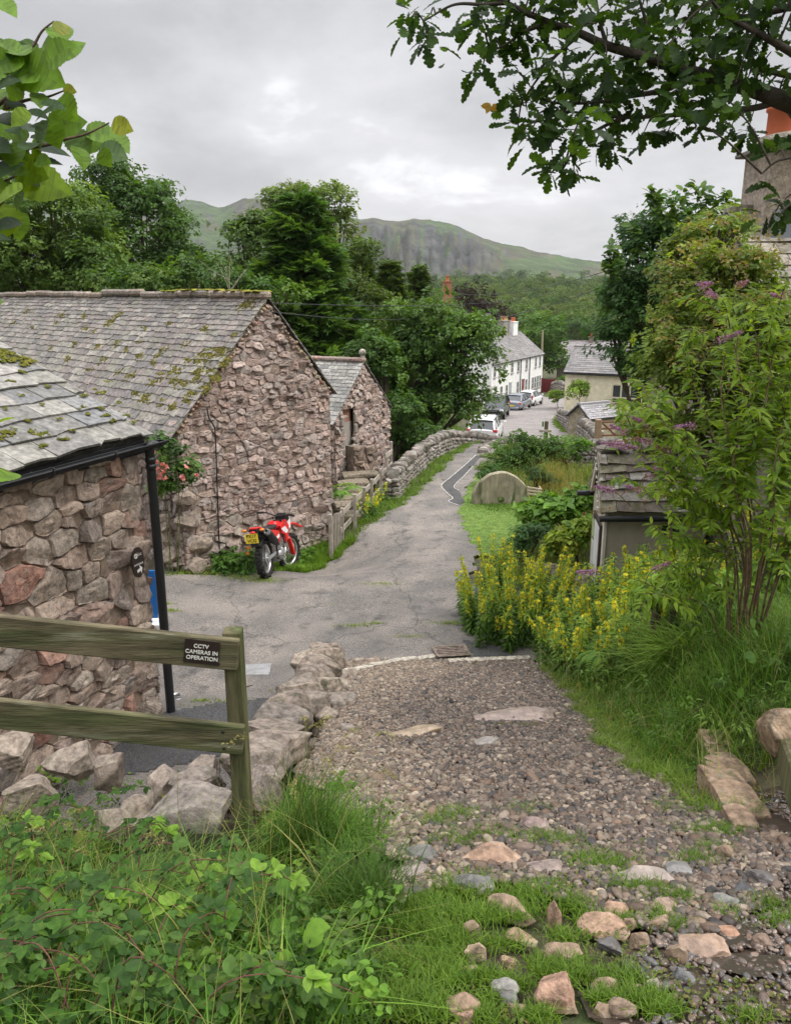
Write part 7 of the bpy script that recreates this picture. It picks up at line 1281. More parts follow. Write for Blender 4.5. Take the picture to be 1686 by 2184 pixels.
# ------------------------------------------------------------------ stones of the track
def stones():
    g = RNG(410); PK, GR, BR, DR = (.36, .235, .165), (.175, .17, .16), (.27, .195, .135), (.13, .12, .115)
    L = [(430, 345, 290, 150, PK, 'largest orange pink rock where the gravel ends'), (640, 385, 170, 95, (.27, .215, .19), 'angular grey pink rock right of the largest pink one'), (340, 450, 180, 90, GR, 'blue grey slate rock in grass below the pink one'), (590, 205, 130, 80, (.3, .22, .2), 'flat purple pink rock sunk in the gravel edge'), (490, 560, 200, 110, BR, 'domed brown rock ringed by grass above the lying slab'), (680, 605, 70, 130, PK, 'thin upright orange rock leaning in the grass'), (800, 520, 120, 40, BR, 'flat tan rock above the thin upright one'), (1125, 560, 140, 80, (.27, .2, .15), 'rounded brown rock at the top right of the rock cluster'), (940, 585, 110, 44, PK, 'small peach rock behind the long pitted rock'), (900, 645, 240, 84, PK, 'long pitted orange rock in the middle of the grass'), (1030, 705, 90, 90, BR, 'brown rock at the lower end of the pitted one'), (1125, 640, 130, 60, BR, 'knobbly rock right of the pitted orange one'), (325, 665, 76, 86, BR, 'upper of two stacked tan rocks by the long grass'), (338, 755, 95, 105, (.38, .29, .2), 'lower pale tan rock under the stacked one'), (525, 690, 150, 62, (.25, .18, .11), 'smooth olive brown rock lying low in grass'), (700, 755, 190, 84, BR, 'ridge backed tan rock below the smooth one'), (915, 738, 110, 46, DR, 'dark wedge of slate among the weeds'), (1065, 452, 270, 70, (.3, .25, .22), 'wide flat wet slab at the edge of the trickle'), (1210, 405, 130, 56, GR, 'grey slab beside the wet flat slab'), (1400, 330, 90, 90, BR, 'tan rock standing below the edging stones'), (1395, 668, 140, 92, (.36, .21, .14), 'reddish oval rock beside the puddle'), (1330, 728, 230, 96, (.33, .23, .17), 'broad flat wet pink slab under the reddish oval'), (1190, 755, 100, 80, BR, 'lumpy brown rock left of the wet slab'), (700, 935, 205, 190, (.36, .225, .16), 'big rounded pink boulder at the bottom middle'), (285, 968, 150, 110, (.29, .2, .14), 'blocky brown rock at the bottom near the long grass'), (470, 905, 120, 92, (.24, .23, .21), 'pale grey split rock left of the big rounded boulder'), (490, 972, 100, 54, GR, 'grey chip just below the split grey rock'), (890, 900, 110, 66, BR, 'grassy brown rock right of the big rounded boulder'), (965, 985, 130, 90, (.3, .22, .16), 'rough tan rock at the lower right grass edge'), (875, 1005, 90, 60, BR, 'small brown rock touching the rough tan one'), (300, 1045, 90, 56, (.32, .2, .15), 'pink cobble at the very bottom edge'), (515, 1018, 90, 40, BR, 'tan cobble below the grey chip'), (480, 812, 70, 36, (.36, .25, .17), 'little orange cobble above the split grey rock'), (310, 850, 80, 34, BR, 'flat cobble below the pair of stacked rocks'), (1095, 902, 80, 60, (.27, .24, .2), 'light cobble near the muddy puddle'), (110, 340, 180, 66, DR, 'dark wet rock at the left edge of the gravel'), (60, 415, 150, 60, (.25, .2, .18), 'wet pinkish slab below the dark wet rock'), (1560, 440, 120, 60, DR, 'dark cobble by the runnel near dead leaves'), (1480, 490, 130, 60, (.08, .08, .085), 'black wet cobble in the runnel'), (1345, 508, 70, 46, (.07, .065, .065), 'round black pebble in the runnel'), (1400, 545, 120, 50, (.22, .22, .2), 'flat greenish pebble below the black ones'), (1620, 270, 130, 60, (.22, .16, .12), 'brown flat rock by the mossy log'), (1560, 720, 90, 50, (.24, .17, .13), 'brown rock on the far side of the puddle'), (1220, 865, 100, 70, (.15, .15, .15), 'grey rock at the near edge of the puddle'), (1000, 640, 60, 40, BR, 'tiny brown rock beside the pitted one')]
    for a, b, w, h, c, lab in L:
        u, v, w, h = 843 + a * .5, 1651.9 + b * .5, w * .5, h * .5; p = gp(u, v + h * .22); zc = p[1] * CP + (EYE - p[2]) * SP; k = zc / FP; W = w * k * 1.08; D_ = W * (.72 if h / w > .45 else .6); Hh = max(.055, (h * k - D_ * .45) / .78) * 1.4
        V, F = rock((W, D_, Hh), g, 4, 15, (.5, .88), .05, g.normal() * .25, .25); wet = 'wet' in lab or c == DR; mb = MB(); mb.add(V + p + [0, 0, Hh * .16], F, np.array(c) * g.uniform(.9, 1.1), 0, True); o = mb.build('rock', MAT['wetrock' if wet else 'rock'], base=p); setp(o, lab, 'rock', 'rocks in the grassy foot of the track')
    for u, v, W, D_, c, lab in [(1095, 1536, .8, .55, (.33, .25, .21), 'wet flat pink bedrock slab showing through the middle gravel'), (885, 1566, .5, .2, (.36, .27, .18), 'thin tan slab showing through the pale gravel'), (1040, 1587, .26, .16, (.3, .27, .24), 'small flat grey slab below the wet bedrock slab')]:
        p = gp(u, v); V, F = rock((W, D_, .09), g, 4, 16, (.6, .9), .05, .25, .2); mb = MB(); mb.add(V + p + [0, 0, .012], F, c, 0, True); setp(mb.build('rock', MAT['wetrock'], base=p), lab, 'rock')
    for u0, v0, u1, v1, h, lab in [(1494, 1562, 1556, 1595, .1, 'uppermost dark edging slab under the bank grass'), (1504, 1592, 1546, 1622, .1, 'smallest brown edging slab second from the bank'), (1508, 1624, 1588, 1672, .13, 'ledged edging slab in the middle of the row'), (1518, 1673, 1601, 1738, .16, 'broadest edging slab tapering towards the camera'), (1548, 1740, 1601, 1764, .12, 'lowest pale edging slab ending the row')]:
        p = gp((u0 + u1) / 2, (v0 + v1) / 2 + 8); zc = p[1] * CP + (EYE - p[2]) * SP; W = (u1 - u0) * zc / FP; D_ = np.linalg.norm(gp((u0 + u1) / 2, v0) - gp((u0 + u1) / 2, v1)); V, F = rock((W * 1.04, D_ * .94, h * 1.1), g, 4, 9, (1.0, 1.3), .022, 0., .95); mb = MB(); mb.add(V + p + [0, 0, h * .12], F, np.array([.3, .21, .145]) * g.uniform(.85, 1.1), 0, False); setp(mb.build('edging_stone', MAT['rock'], base=p), lab, 'stone', 'edging slabs on the right of the track')
    p = pt(1672, 1540, 4.6); V, F = rock((.34, .34, .34), g, 4, 14, (.65, .92), .04, None, .7); mb = MB(); mb.add(V + p - [0, 0, .06], F, (.28, .2, .13)); setp(mb.build('boulder', MAT['rock'], base=p - [0, 0, .2]), 'blocky brown boulder at the head of the mossy log', 'boulder')
    a, b = pt(1672, 1575, 4.5), pt(1720, 1700, 3.6); mb = MB(); beam(mb, a - [0, 0, .1], b - [0, 0, .1], .06, .24, b=.02); setp(mb.build('timber_edge', MAT['postwood'], base=a - [0, 0, .2]), 'mossy upright timber edging at the border of the side path', 'timber')
stones()
# ------------------------------------------------------------------ wicket fence by the barn
def wicket():
    t = thing('wicket_fence', 'grey weathered rail fence climbing beside the stone steps', 'fence', pt(729, 1142, 17)); A = (729, 17.0); pts = [(729, 1084, 1146, 17.0), (756, 1055, 1100, 17.6), (776, 1040, 1082, 18.4), (792, 1022, 1066, 19.0), (811, 1000, 1046, 19.8), (823, 954, 1040, 20.4), (834, 942, 1034, 21.0)]
    for u, v0, v1, Y in pts: a, b = pt(u, v0, Y), pt(u, v1, Y); b[2] = min(b[2], gz(b[0], b[1])) - .15; mb = MB(); bbox(mb, ((a + b) / 2) + [0, .05, 0], (.075, .075, a[2] - b[2]), .006); mb.build('post', MAT['greywood'], t)
    def rail(uv, h=.1): mb = MB(); P = [pt(*q) - [0, .05, 0] for q in uv]; beam(mb, P[0], P[-1], .03, h * 1.25); mb.build('rail', MAT['greywood'], t)
    rail([(726, 1096, 17.0), (836, 988, 21)]); rail([(727, 1130, 17.0), (836, 1016, 21)]); rail([(821, 972, 20.3), (836, 962, 21)])
    # handrail frame of the steps
    mb = MB(); a, b = pt(783, 1036, 20.6), pt(798, 998, 21.4); beam(mb, a, b, .03, .05); beam(mb, a + [.22, .1, 0], b + [.22, .1, 0], .03, .05)
    for f in (.1, .55, 1): beam(mb, a + (b - a) * f, a + (b - a) * f + [.22, .1, 0], .03, .04)
    mb.build('handrail', MAT['greywood'], t)
    t = thing('wicket_gate', 'small grey picket gate at the barn corner', 'gate', pt(712, 1161, 16.7)); a, b = pt(708, 1152, 16.5), pt(727, 1140, 16.95); a[2] = b[2] = float(gz(a[0], a[1])) + .02; d = nrm((b - a) * [1, 1, 0]); L = np.linalg.norm((b - a)[:2])
    for k in range(6): mb = MB(); q = a + d * L * (k + .5) / 6; bbox(mb, q + [0, 0, .44 + .02 * math.sin(k * 1.1)], (.032, .02, .86), .004, R=np.stack([d, np.array([-d[1], d[0], 0]), Z3], 1)); mb.build('picket', MAT['greywood'], t)
    for z in (.18, .68): mb = MB(); n = np.array([-d[1], d[0], 0]); beam(mb, a + [0, 0, z] + n * .022, b + [0, 0, z] + n * .022, .02, .07); mb.build('ledge', MAT['greywood'], t)
    p = pt(705, 1150, 16.4); g = float(gz(p[0], p[1])); mb = MB(); bbox(mb, (p[0], p[1], g + .45), (.08, .08, 1.1), .006); mb.build('gate_post', MAT['greywood'], t)
wicket()
# ------------------------------------------------------------------ garden shed
def shed():
    A, Bk = np.array([3.24, 12.0, 0]), np.array([3.42, 13.4, 0]); t = thing('garden_shed', 'small shed with thick lichen spotted stone slates and a notice board', 'shed', A); W = 1.62; D = np.array([1., .02, 0]); S = nrm(Bk - A); dep = 1.4; ze, zr = 1.86, 2.62; N = np.array([.02, -1, 0]); Nl = np.array([-S[1], S[0], 0]); Nl = -Nl if Nl[0] > 0 else Nl
    mb = MB(); prism(mb, [A + [0, 0, -.1], A + S * dep + [0, 0, -.3], A + S * dep + Z3 * ze, A + S * dep * .5 + Z3 * (zr - .08), A + Z3 * ze], D, W, (.4, .365, .29)); mb.build('wall', MAT['render'], t)
    mb = MB(); beam(mb, A + [.02, -.02, 0], A + [.02, -.02, ze], .07, .05, (.6, .55, .48), up=(1, 0, 0)); mb.build('corner_post', MAT['matt'], t)
    R = np.stack([S, Nl, Z3], 1); c = A + S * .55 + Nl * .02; mb = MB(); box(mb, c + Z3 * 1.0, (.95, .03, 1.15), (.05, .035, .03), 0, R); nb = mb.build('board_frame', MAT['matt'], t); mb = MB(); box(mb, c + Nl * .012 + Z3 * 1.0 - S * .1, (.55, .02, 1.0), (.62, .62, .62), 0, R); box(mb, c + Nl * .012 + Z3 * 1.3 + S * .32, (.2, .02, .3), (.35, .45, .2), 0, R); box(mb, c + Nl * .012 + Z3 * .85 + S * .32, (.2, .02, .5), (.55, .55, .52), 0, R); mb.build('notice', MAT['matt'], nb)
    mb = MB(); beam(mb, A + Nl * .05 + Z3 * (ze - .02), A + S * dep * .5 + Nl * .05 + Z3 * (zr - .03), .04, .12, (.5, .45, .38)); beam(mb, A + S * dep + Nl * .05 + Z3 * (ze - .02), A + S * dep * .5 + Nl * .05 + Z3 * (zr - .03), .04, .12, (.5, .45, .38)); mb.build('bargeboard', MAT['matt'], t)
    mb = MB(); box(mb, A + D * 1.05 + N * .01 + Z3 * 1.5, (.26, .05, .24), (.02,)*3); mb.build('window', MAT['glass'], t)
    g = RNG(420); mb = MB(); RC = [(.2, .17, .145), (.26, .23, .2), (.15, .125, .1), (.3, .28, .25), (.19, .175, .12)]
    for o_, s in ((A - S * .14 - D * .08, S), (A + S * (dep + .14) - D * .08, -S)):
        e = o_ + Z3 * (ze - .1); r = A + S * dep * .5 - D * .08 + Z3 * (zr + .02); q = r - e; L = np.linalg.norm(q); slates(mb, e + Z3 * .06, D, q / L, W + .3, L, [.2, .19, .17, .16, .15, .14], (.3, .62), .036, g, RC, .012, .008)
    ro = mb.build('roof', mat('lichen_slate', rough=.85, namp=.35, nscale=9, bump=.8, bscale=30, bdist=.02, c2=(.5, .48, .44), c2s=5, c2r=(.6, .66), c3=(.1, .1, .04), c3s=7, c3r=(.55, .68)), t)
    mb = MB(); r0 = A + S * dep * .5 - D * .1 + Z3 * (zr + .09)
    for k in range(3): V, F = rock((.62, .34, .16), g, 3, 12, (.7, .92), .03, .02); mb.add(V + r0 + D * (.3 + k * .58), F, (.2, .18, .15))
    mb.build('ridge', MAT['rock'], ro); mb = MB(); e = A - S * .2 - D * .1 + Z3 * (ze - .1); tube(mb, [e, e + D * (W + .3)], .05, 8); e2 = A + S * (dep + .16) - D * .28 + Z3 * (ze - .12); tube(mb, [e2, e2 + D * .5], .05, 8); mb.build('gutter', MAT['blackplastic'], t)
    # fairy light string along the verge
    mb = MB(); bs = []
    for k in range(16): f = k / 15; q = A + S * dep * (.0 + .5 * f) + Nl * .1 + Z3 * (ze + (zr - ze) * f + .04 - .05 * math.sin(k * 1.9) ** 2); bs.append(q)
    tube(mb, curve(bs, 40), .004, 4, (.1, .1, .09)); 
    for q in bs: V, F = ICO[1]; mb.add(V * .016 + q - Z3 * .02, F, (.75, .72, .65), 0, True)
    mb.build('string_lights', MAT['matt'], t)
    p = pt(1138, 1046, 18.6); mb = MB(); 
    for sx in (-.14, .14): beam(mb, p + [sx, 0, -.06], p + [sx, 0, .09], .03, .2, (.4, .3, .2), up=(0, 1, 0))
    for z in (-.05, .03, .1): beam(mb, p + [-.17, -.1, z], p + [.17, -.1, z - .05], .02, .045, (.5, .42, .32))
    setp(mb.build('wooden_crate', MAT['matt'], base=p), 'little slatted wooden crate in the plants beyond the millstone', 'crate')
shed()
# ------------------------------------------------------------------ poles, markers, wires, gate
def street_bits():
    p = pt(1163, 934, 30.5); zt = pt(1163, 898, 30.5)[2]; t = thing('waymarker', 'wooden footpath marker post with short arms', 'signpost', p - [0, 0, .5]); mb = MB(); bbox(mb, (p[0], p[1], (zt + p[2] - .5) / 2), (.13, .13, zt - p[2] + .5), .01); mb.build('post', MAT['postwood'], t)
    mb = MB(); a, b = pt(1149, 919, 30.4), pt(1175, 919, 30.4); beam(mb, a, b, .05, .09); mb.build('arm', MAT['greywood'], t); mb = MB(); a = pt(1157, 904, 30.4); bbox(mb, a, (.07, .05, .2), .01); mb.build('plaque', mat('green_plaque', (.12, .2, .08)), t)
    p = pt(1274, 920, 33); zt = pt(1274, 894, 33)[2]; t = thing('field_gate', 'brown timber field gate and stout post by the tiny shed', 'gate', p); mb = MB(); bbox(mb, (p[0], p[1], (zt + p[2] - .8) / 2), (.24, .24, zt - p[2] + .8), .02, (.3, .21, .13)); mb.build('gate_post', MAT['matt'], t)
    L = 1.9; z = zt - .12
    for k, dz in enumerate((0, -.28, -.56)): mb = MB(); beam(mb, p + [.12, 0, z - p[2] + dz], p + [L, .3, z - p[2] + dz], .05, .07, (.18, .08, .045)); mb.build('bar', MAT['matt'], t)
    mb = MB(); beam(mb, p + [.14, 0, z - p[2] - .02], p + [.75, .1, z - p[2] - .55], .05, .07, (.18, .08, .045)); mb.build('brace', MAT['matt'], t)
    b, a = pt(1153, 820, 109), pt(1156.5, 704, 109); t = thing('utility_pole', 'leaning timber utility pole beyond the terrace end', 'pole', b); mb = MB(); tube(mb, [b - [0, 0, 2], a], [.17, .12], 8, (.3, .27, .17)); mb.build('shaft', MAT['matt'], t)
    a = pt(1085, 657, 100); mb = MB(); tube(mb, [a, a + [0, 0, -3]], .025, 4); tube(mb, [a - [1.2, 0, 0], a + [1.6, .4, .0]], .02, 4)
    for k in range(7): q = a + np.array([-1 + k * .4, 0, 0]); tube(mb, [q - [0, .3, .0], q + [0, .3, 0]], .012, 4)
    setp(mb.build('aerial', MAT['blackmetal'], base=a), 'thin rooftop aerial above the terrace chimneys', 'aerial')
    def wire(lab, P, sag, r):
        A, B = np.asarray(P[0]), np.asarray(P[1]); f = np.linspace(0, 1, 30)[:, None]; C = A + (B - A) * f - np.array([0, 0, sag]) * (4 * f * (1 - f)); mb = MB(); tube(mb, C, r, 4, (.03,)*3); setp(mb.build('overhead_wire', MAT['blackmetal'], base=A), lab, 'wire')
    wire('upper overhead wire from the barn apex to the trees', (BARN_RIDGE + [.02, -.02, -.1], pt(1240, 600, 60)), .6, .008)
    wire('lower overhead wire from the barn gable to the trees', (pt(574, 664, 15.4), pt(960, 662, 45)), .3, .008)
    wire('upper power line sagging across the hillside', (pt(975, 626, 110), pt(1340, 562, 60)), .9, .03)
    wire('lower power line sagging across the wooded slope', (pt(930, 680, 110), pt(1340, 590, 55)), 1.2, .03)
street_bits()
# ------------------------------------------------------------------ red trail motorbike
def motorbike():
    p = np.array([-2.42, 14.15, float(gz(-2.42, 14.15))]); q = np.array([-2.23, 15.5]); L = 1.42; dz = float(gz(*q)) - p[2]
    t = thing('motorbike', 'red trail motorbike leaning on its stand against the barn gable', 'motorbike', p + [0, 0, .005]); t.rotation_euler = (math.asin(dz / L), -rad(7), -math.atan2(q[0] - p[0], q[1] - p[1])); t.scale = (1.06,) * 3; B0 = (0, 0, 0)
    def put(mb, name, m, par=None): return mb.build(name, MAT[m] if isinstance(m, str) else m, par if par is not None else t, base=B0)
    def wheel(name, c, r, w, M3):
        T = lambda V: (np.asarray(V) - c) @ M3.T + c2; c2 = c
        def xf(mb): mb.v = [((v - PV) @ M3.T) + PV for v in mb.v]; return mb
        PV = PIV; mb = MB(); prof = [(r - .085, -w * .3), (r - .05, -w * .5), (r - .018, -w * .46), (r - .004, -w * .25), (r, 0), (r - .004, w * .25), (r - .018, w * .46), (r - .05, w * .5), (r - .085, w * .3), (r - .085, -w * .3)]; lathe(mb, prof, c, 40, axis=0)
        for k in range(34):
            a = k / 34 * 6.2832
            for dx in ((-.3, .3) if k % 2 else (-.02,)): e = np.array([0, math.cos(a), math.sin(a)]); f = np.array([0, -math.sin(a), math.cos(a)]); box(mb, c + e * (r + .002) + np.array([dx * w, 0, 0]), (w * .34, .034, .026), (.02,)*3, 0, np.stack([np.array([1., 0, 0]), f, e], 1))
        tyre = put(xf(mb), name, 'rubber'); mb = MB(); lathe(mb, [(r - .088, -w * .27), (r - .11, -w * .2), (r - .105, 0), (r - .11, w * .2), (r - .088, w * .27), (r - .078, w * .3), (r - .078, -w * .3), (r - .088, -w * .27)], c, 40, axis=0); put(xf(mb), 'rim', 'steel', tyre); mb = MB()
        for k in range(28): a = k / 28 * 6.2832; b = a + (.5 if k % 2 else -.5); s = .03 if k % 4 < 2 else -.03; tube(mb, [c + [s, .035 * math.cos(b), .035 * math.sin(b)], c + [0, (r - .105) * math.cos(a), (r - .105) * math.sin(a)]], .0028, 3)
        put(xf(mb), 'spokes', 'steel', tyre); mb = MB(); lathe(mb, [(.0, -.07), (.035, -.065), (.045, -.04), (.03, -.03), (.03, .03), (.045, .04), (.035, .065), (0, .07)], c, 14, axis=0); lathe(mb, [(.05, .055), (.11, .056), (.11, .06), (.05, .061)], c, 24, axis=0); put(xf(mb), 'hub', 'alu', tyre); return tyre
    PIV = np.array([0, 1.02, .95]); I3 = np.eye(3); ax = nrm(np.array([0, -.47, .88])); st = rad(-17); K = np.array([[0, -ax[2], ax[1]], [ax[2], 0, -ax[0]], [-ax[1], ax[0], 0]]); M3 = I3 + math.sin(st) * K + (1 - math.cos(st)) * K @ K; ST = lambda P: (np.asarray(P, float) - PIV) @ M3.T + PIV
    wheel('rear_wheel', np.array([0, 0, .338]), .338, .13, I3); wheel('front_wheel', np.array([0, L, .345]), .348, .09, M3)
    mb = MB(); 
    for s in (-.085, .085): beam(mb, (s, -.06, .325), (s * .9, .52, .42), .03, .06)
    put(mb, 'swingarm', 'alu'); mb = MB()
    for s in (-.1, .1): tube(mb, curve([(s, .45, .36), (s, .42, .66), (s * .8, .6, .78), (s * .4, .98, .9)], 14), .017, 7); tube(mb, curve([(s * .4, 1.0, .84), (s * .7, .93, .5), (s * .8, .78, .25), (s, .45, .3)], 14), .014, 7); tube(mb, [(s, .48, .72), (s * .8, -.1, .83)], .012, 6)
    put(mb, 'frame', 'blackmetal'); mb = MB()
    lathe(mb, [(0, -.16), (.08, -.155), (.1, -.13), (.105, .1), (.085, .15), (0, .155)], (0, .58, .37), 20, axis=0); lathe(mb, [(0, -.13), (.1, -.12), (.115, .1), (.09, .13), (0, .135)], (0, .72, .38), 20, axis=0); bbox(mb, (0, .7, .3), (.2, .4, .14), .03); 
    for k in range(6): bbox(mb, (0, .8 + .012 * k, .5 + k * .028), (.17, .17, .016), .004)
    bbox(mb, (0, .85, .69), (.15, .14, .08), .02); put(mb, 'engine', 'alu'); mb = MB(); tube(mb, curve([(.05, .93, .6), (.08, 1.0, .45), (.1, .85, .33), (.13, .6, .42), (.14, .38, .56), (.14, .26, .6)], 24), .02, 8); put(mb, 'exhaust_pipe', 'steel')
    mb = MB(); C = np.array([(.15, .32, .56), (.155, .22, .62), (.16, -.14, .79), (.165, -.22, .825)]); tube(mb, C, [.04, .068, .072, .06], 16); put(mb, 'silencer', 'blackmetal'); mb = MB(); d = nrm(C[3] - C[2]); tube(mb, [C[3] - d * .02, C[3] + d * .035], [.064, .05], 16, cap=False); tube(mb, [C[3] + d * .02, C[3] + d * .045], .028, 12, cap=False); lathe(mb, [(.05, 0), (.028, .004)], C[3] + d * .03, 12, axis=1); put(mb, 'silencer_end_cap', 'steel')
    # plastics
    def plate(name, yz, x0, x1, m, both=True, bulge=0.):
        mb = MB()
        for s in ((-1, 1) if both else (1,)):
            P = np.array([[s * (x0 + bulge * 0), y, z] for y, z in yz]); prism(mb, P, (s, 0, 0), x1 - x0)
        return put(mb, name, m)
    plate('radiator_shroud', [(.62, .88), (.98, .98), (1.16, .86), (1.06, .66), (.94, .56), (.9, .7), (.7, .74)], .1, .145, 'red'); plate('shroud_panel', [(.66, .82), (.9, .86), (1.08, .76), (.94, .72), (.8, .76)], .146, .15, 'white')
    plate('side_panel', [(.12, .84), (.55, .8), (.62, .68), (.5, .55), (.36, .62), (.2, .72)], .1, .13, 'red'); plate('number_panel', [(.3, .66), (.54, .74), (.56, .69), (.36, .62)], .131, .135, 'white')
    mb = MB(); bbox(mb, (0, .72, .89), (.2, .36, .16), .05); put(mb, 'fuel_tank', 'red'); mb = MB(); P = curve([(0, .82, .97), (0, .5, .9), (0, .2, .885), (0, -.18, .9)], 14)
    for i in range(13): bbox(mb, (P[i] + P[i + 1]) / 2 - [0, 0, .03], (.15 + .04 * math.sin(i / 12 * 3.14), .1, .08), .025)
    put(mb, 'seat', mat('seat_vinyl', (.03, .025, .026), .6, .1, 8, .1)); mb = MB(); P = curve([(0, -.1, .87), (0, -.3, .905), (0, -.48, .9)], 10)
    for i in range(9): beam(mb, P[i], P[i + 1] + [0, -.006, 0], .15 - .004 * i, .03, up=(0, 0, 1))
    put(mb, 'rear_fender', 'red'); mb = MB(); beam(mb, (0, -.1, .72), (0, -.4, .6), .16, .04); beam(mb, (0, -.05, .82), (0, -.46, .87), .15, .04); beam(mb, (0, -.42, .86), (0, -.44, .62), .02, .14, up=(1, 0, 0)); beam(mb, (0, .3, .66), (0, .02, .72), .2, .16); put(mb, 'tail_tidy', 'blackplastic')
    mb = MB(); X = np.array([1., 0, 0]); u = nrm(np.array([0, -.25, 1])); n = np.cross(X, u); c = np.array([-.03, -.475, .73]); box(mb, c, (.23, .17, .004), (.78, .6, .02), 0, np.stack([X, u, n], 1)); npl = put(mb, 'number_plate', 'paint'); M_blk = mat('plate_black', (.02,)*3, .5, 0, 1, 0)
    text('PX17', .078, c + u * .041 + n * .004, X, u, M_blk, npl, bold=.0012); text('VCG', .078, c - u * .041 + n * .004, X, u, M_blk, npl, bold=.0012)
    am = mat('amber_lens', (.75, .2, .01), .25, 0, 1, 0, spec=.5, coat=.5)
    for s in (-.17, .15): mb = MB(); V, F = ICO[2]; mb.add(V * [.045, .03, .026] + [s, -.43, .87], F, (.7, .2, .01), 0, True); put(mb, 'indicator', am); mb = MB(); tube(mb, [(s, -.42, .87), (0, -.4, .87)], .01, 6); put(mb, 'indicator_stem', 'blackplastic')
    mb = MB(); V, F = ICO[2]; mb.add(V * [.05, .02, .025] + [0, -.485, .83], F, (.6,)*3, 0, True); put(mb, 'tail_lamp', 'red')
    # fork, bars
    e = np.array([0, L, .345])
    for s in (-.095, .095):
        mb = MB(); tube(mb, ST([(s, .99, .98), (s, 1.2, .62)]), .024, 10); tube(mb, ST([(s, 1.16, .7), (s, L, .345)]), .029, 10); put(mb, 'fork_leg', 'steel'); mb = MB(); beam(mb, ST([(s * 1.12, 1.2, .64)])[0], ST([(s * 1.15, L - .01, .31)])[0], .06, .075, up=(1, 0, 0)); put(mb, 'fork_guard', 'red')
    mb = MB(); P = ST(curve([(0, .98, .76), (0, 1.2, .86), (0, 1.44, .89), (0, 1.78, .8)], 10))
    for i in range(9): beam(mb, P[i], P[i + 1], .19 - .06 * abs(i - 3) / 6, .03)
    put(mb, 'front_fender', 'red'); mb = MB(); bbox(mb, ST([(0, 1.02, .97)])[0], (.24, .09, .035), .01); bbox(mb, ST([(0, 1.1, .8)])[0], (.24, .09, .035), .01); bbox(mb, ST([(0, 1.12, 1.02)])[0], (.26, .14, .16), .04); V, F = ICO[2]; put(mb, 'yoke_and_clocks', 'blackplastic'); mb = MB(); bbox(mb, ST([(0, 1.2, .92)])[0], (.24, .1, .3), .05); put(mb, 'headlamp_mask', 'white')
    mb = MB(); P = ST(curve([(-.4, .88, 1.09), (-.24, .94, 1.1), (-.08, 1.01, 1.05), (.08, 1.01, 1.05), (.24, .94, 1.1), (.4, .88, 1.09)], 24)); tube(mb, P, .013, 8); hb = put(mb, 'handlebar', 'blackmetal')
    for s in (-1, 1):
        mb = MB(); tube(mb, ST([(s * .29, .925, 1.1), (s * .41, .875, 1.09)]), .021, 10); put(mb, 'grip', 'rubber', hb); mb = MB(); tube(mb, ST(curve([(s * .25, .96, 1.1), (s * .27, .98, 1.22), (s * .33, .97, 1.28)], 8)), .006, 6); m = put(mb, 'mirror_stalk', 'blackmetal', hb); mb = MB(); lathe(mb, [(0, .014), (.05, .012), (.058, .002), (.052, -.006), (.05, -.004)], ST([(s * .37, .96, 1.31)])[0], 18, axis=1); put(mb, 'mirror', 'blackplastic', m); mb = MB(); lathe(mb, [(.05, -.004), (0, -.004)], ST([(s * .37, .96, 1.31)])[0], 18, axis=1); put(mb, 'mirror_glass', 'steel', m)
        mb = MB(); tube(mb, ST([(s * .26, 1.0, 1.1), (s * .4, 1.0, 1.07)]), .006, 6); put(mb, 'lever', 'steel', hb)
    mb = MB(); tube(mb, [(-.12, .55, .3), (-.3, .5, .01)], .014, 7); box(mb, (-.3, .5, .005), (.06, .05, .012)); put(mb, 'side_stand', 'blackmetal')
    for s in (-1, 1): mb = MB(); beam(mb, (s * .12, .48, .34), (s * .24, .46, .34), .04, .02); put(mb, 'foot_peg', 'steel')
motorbike()
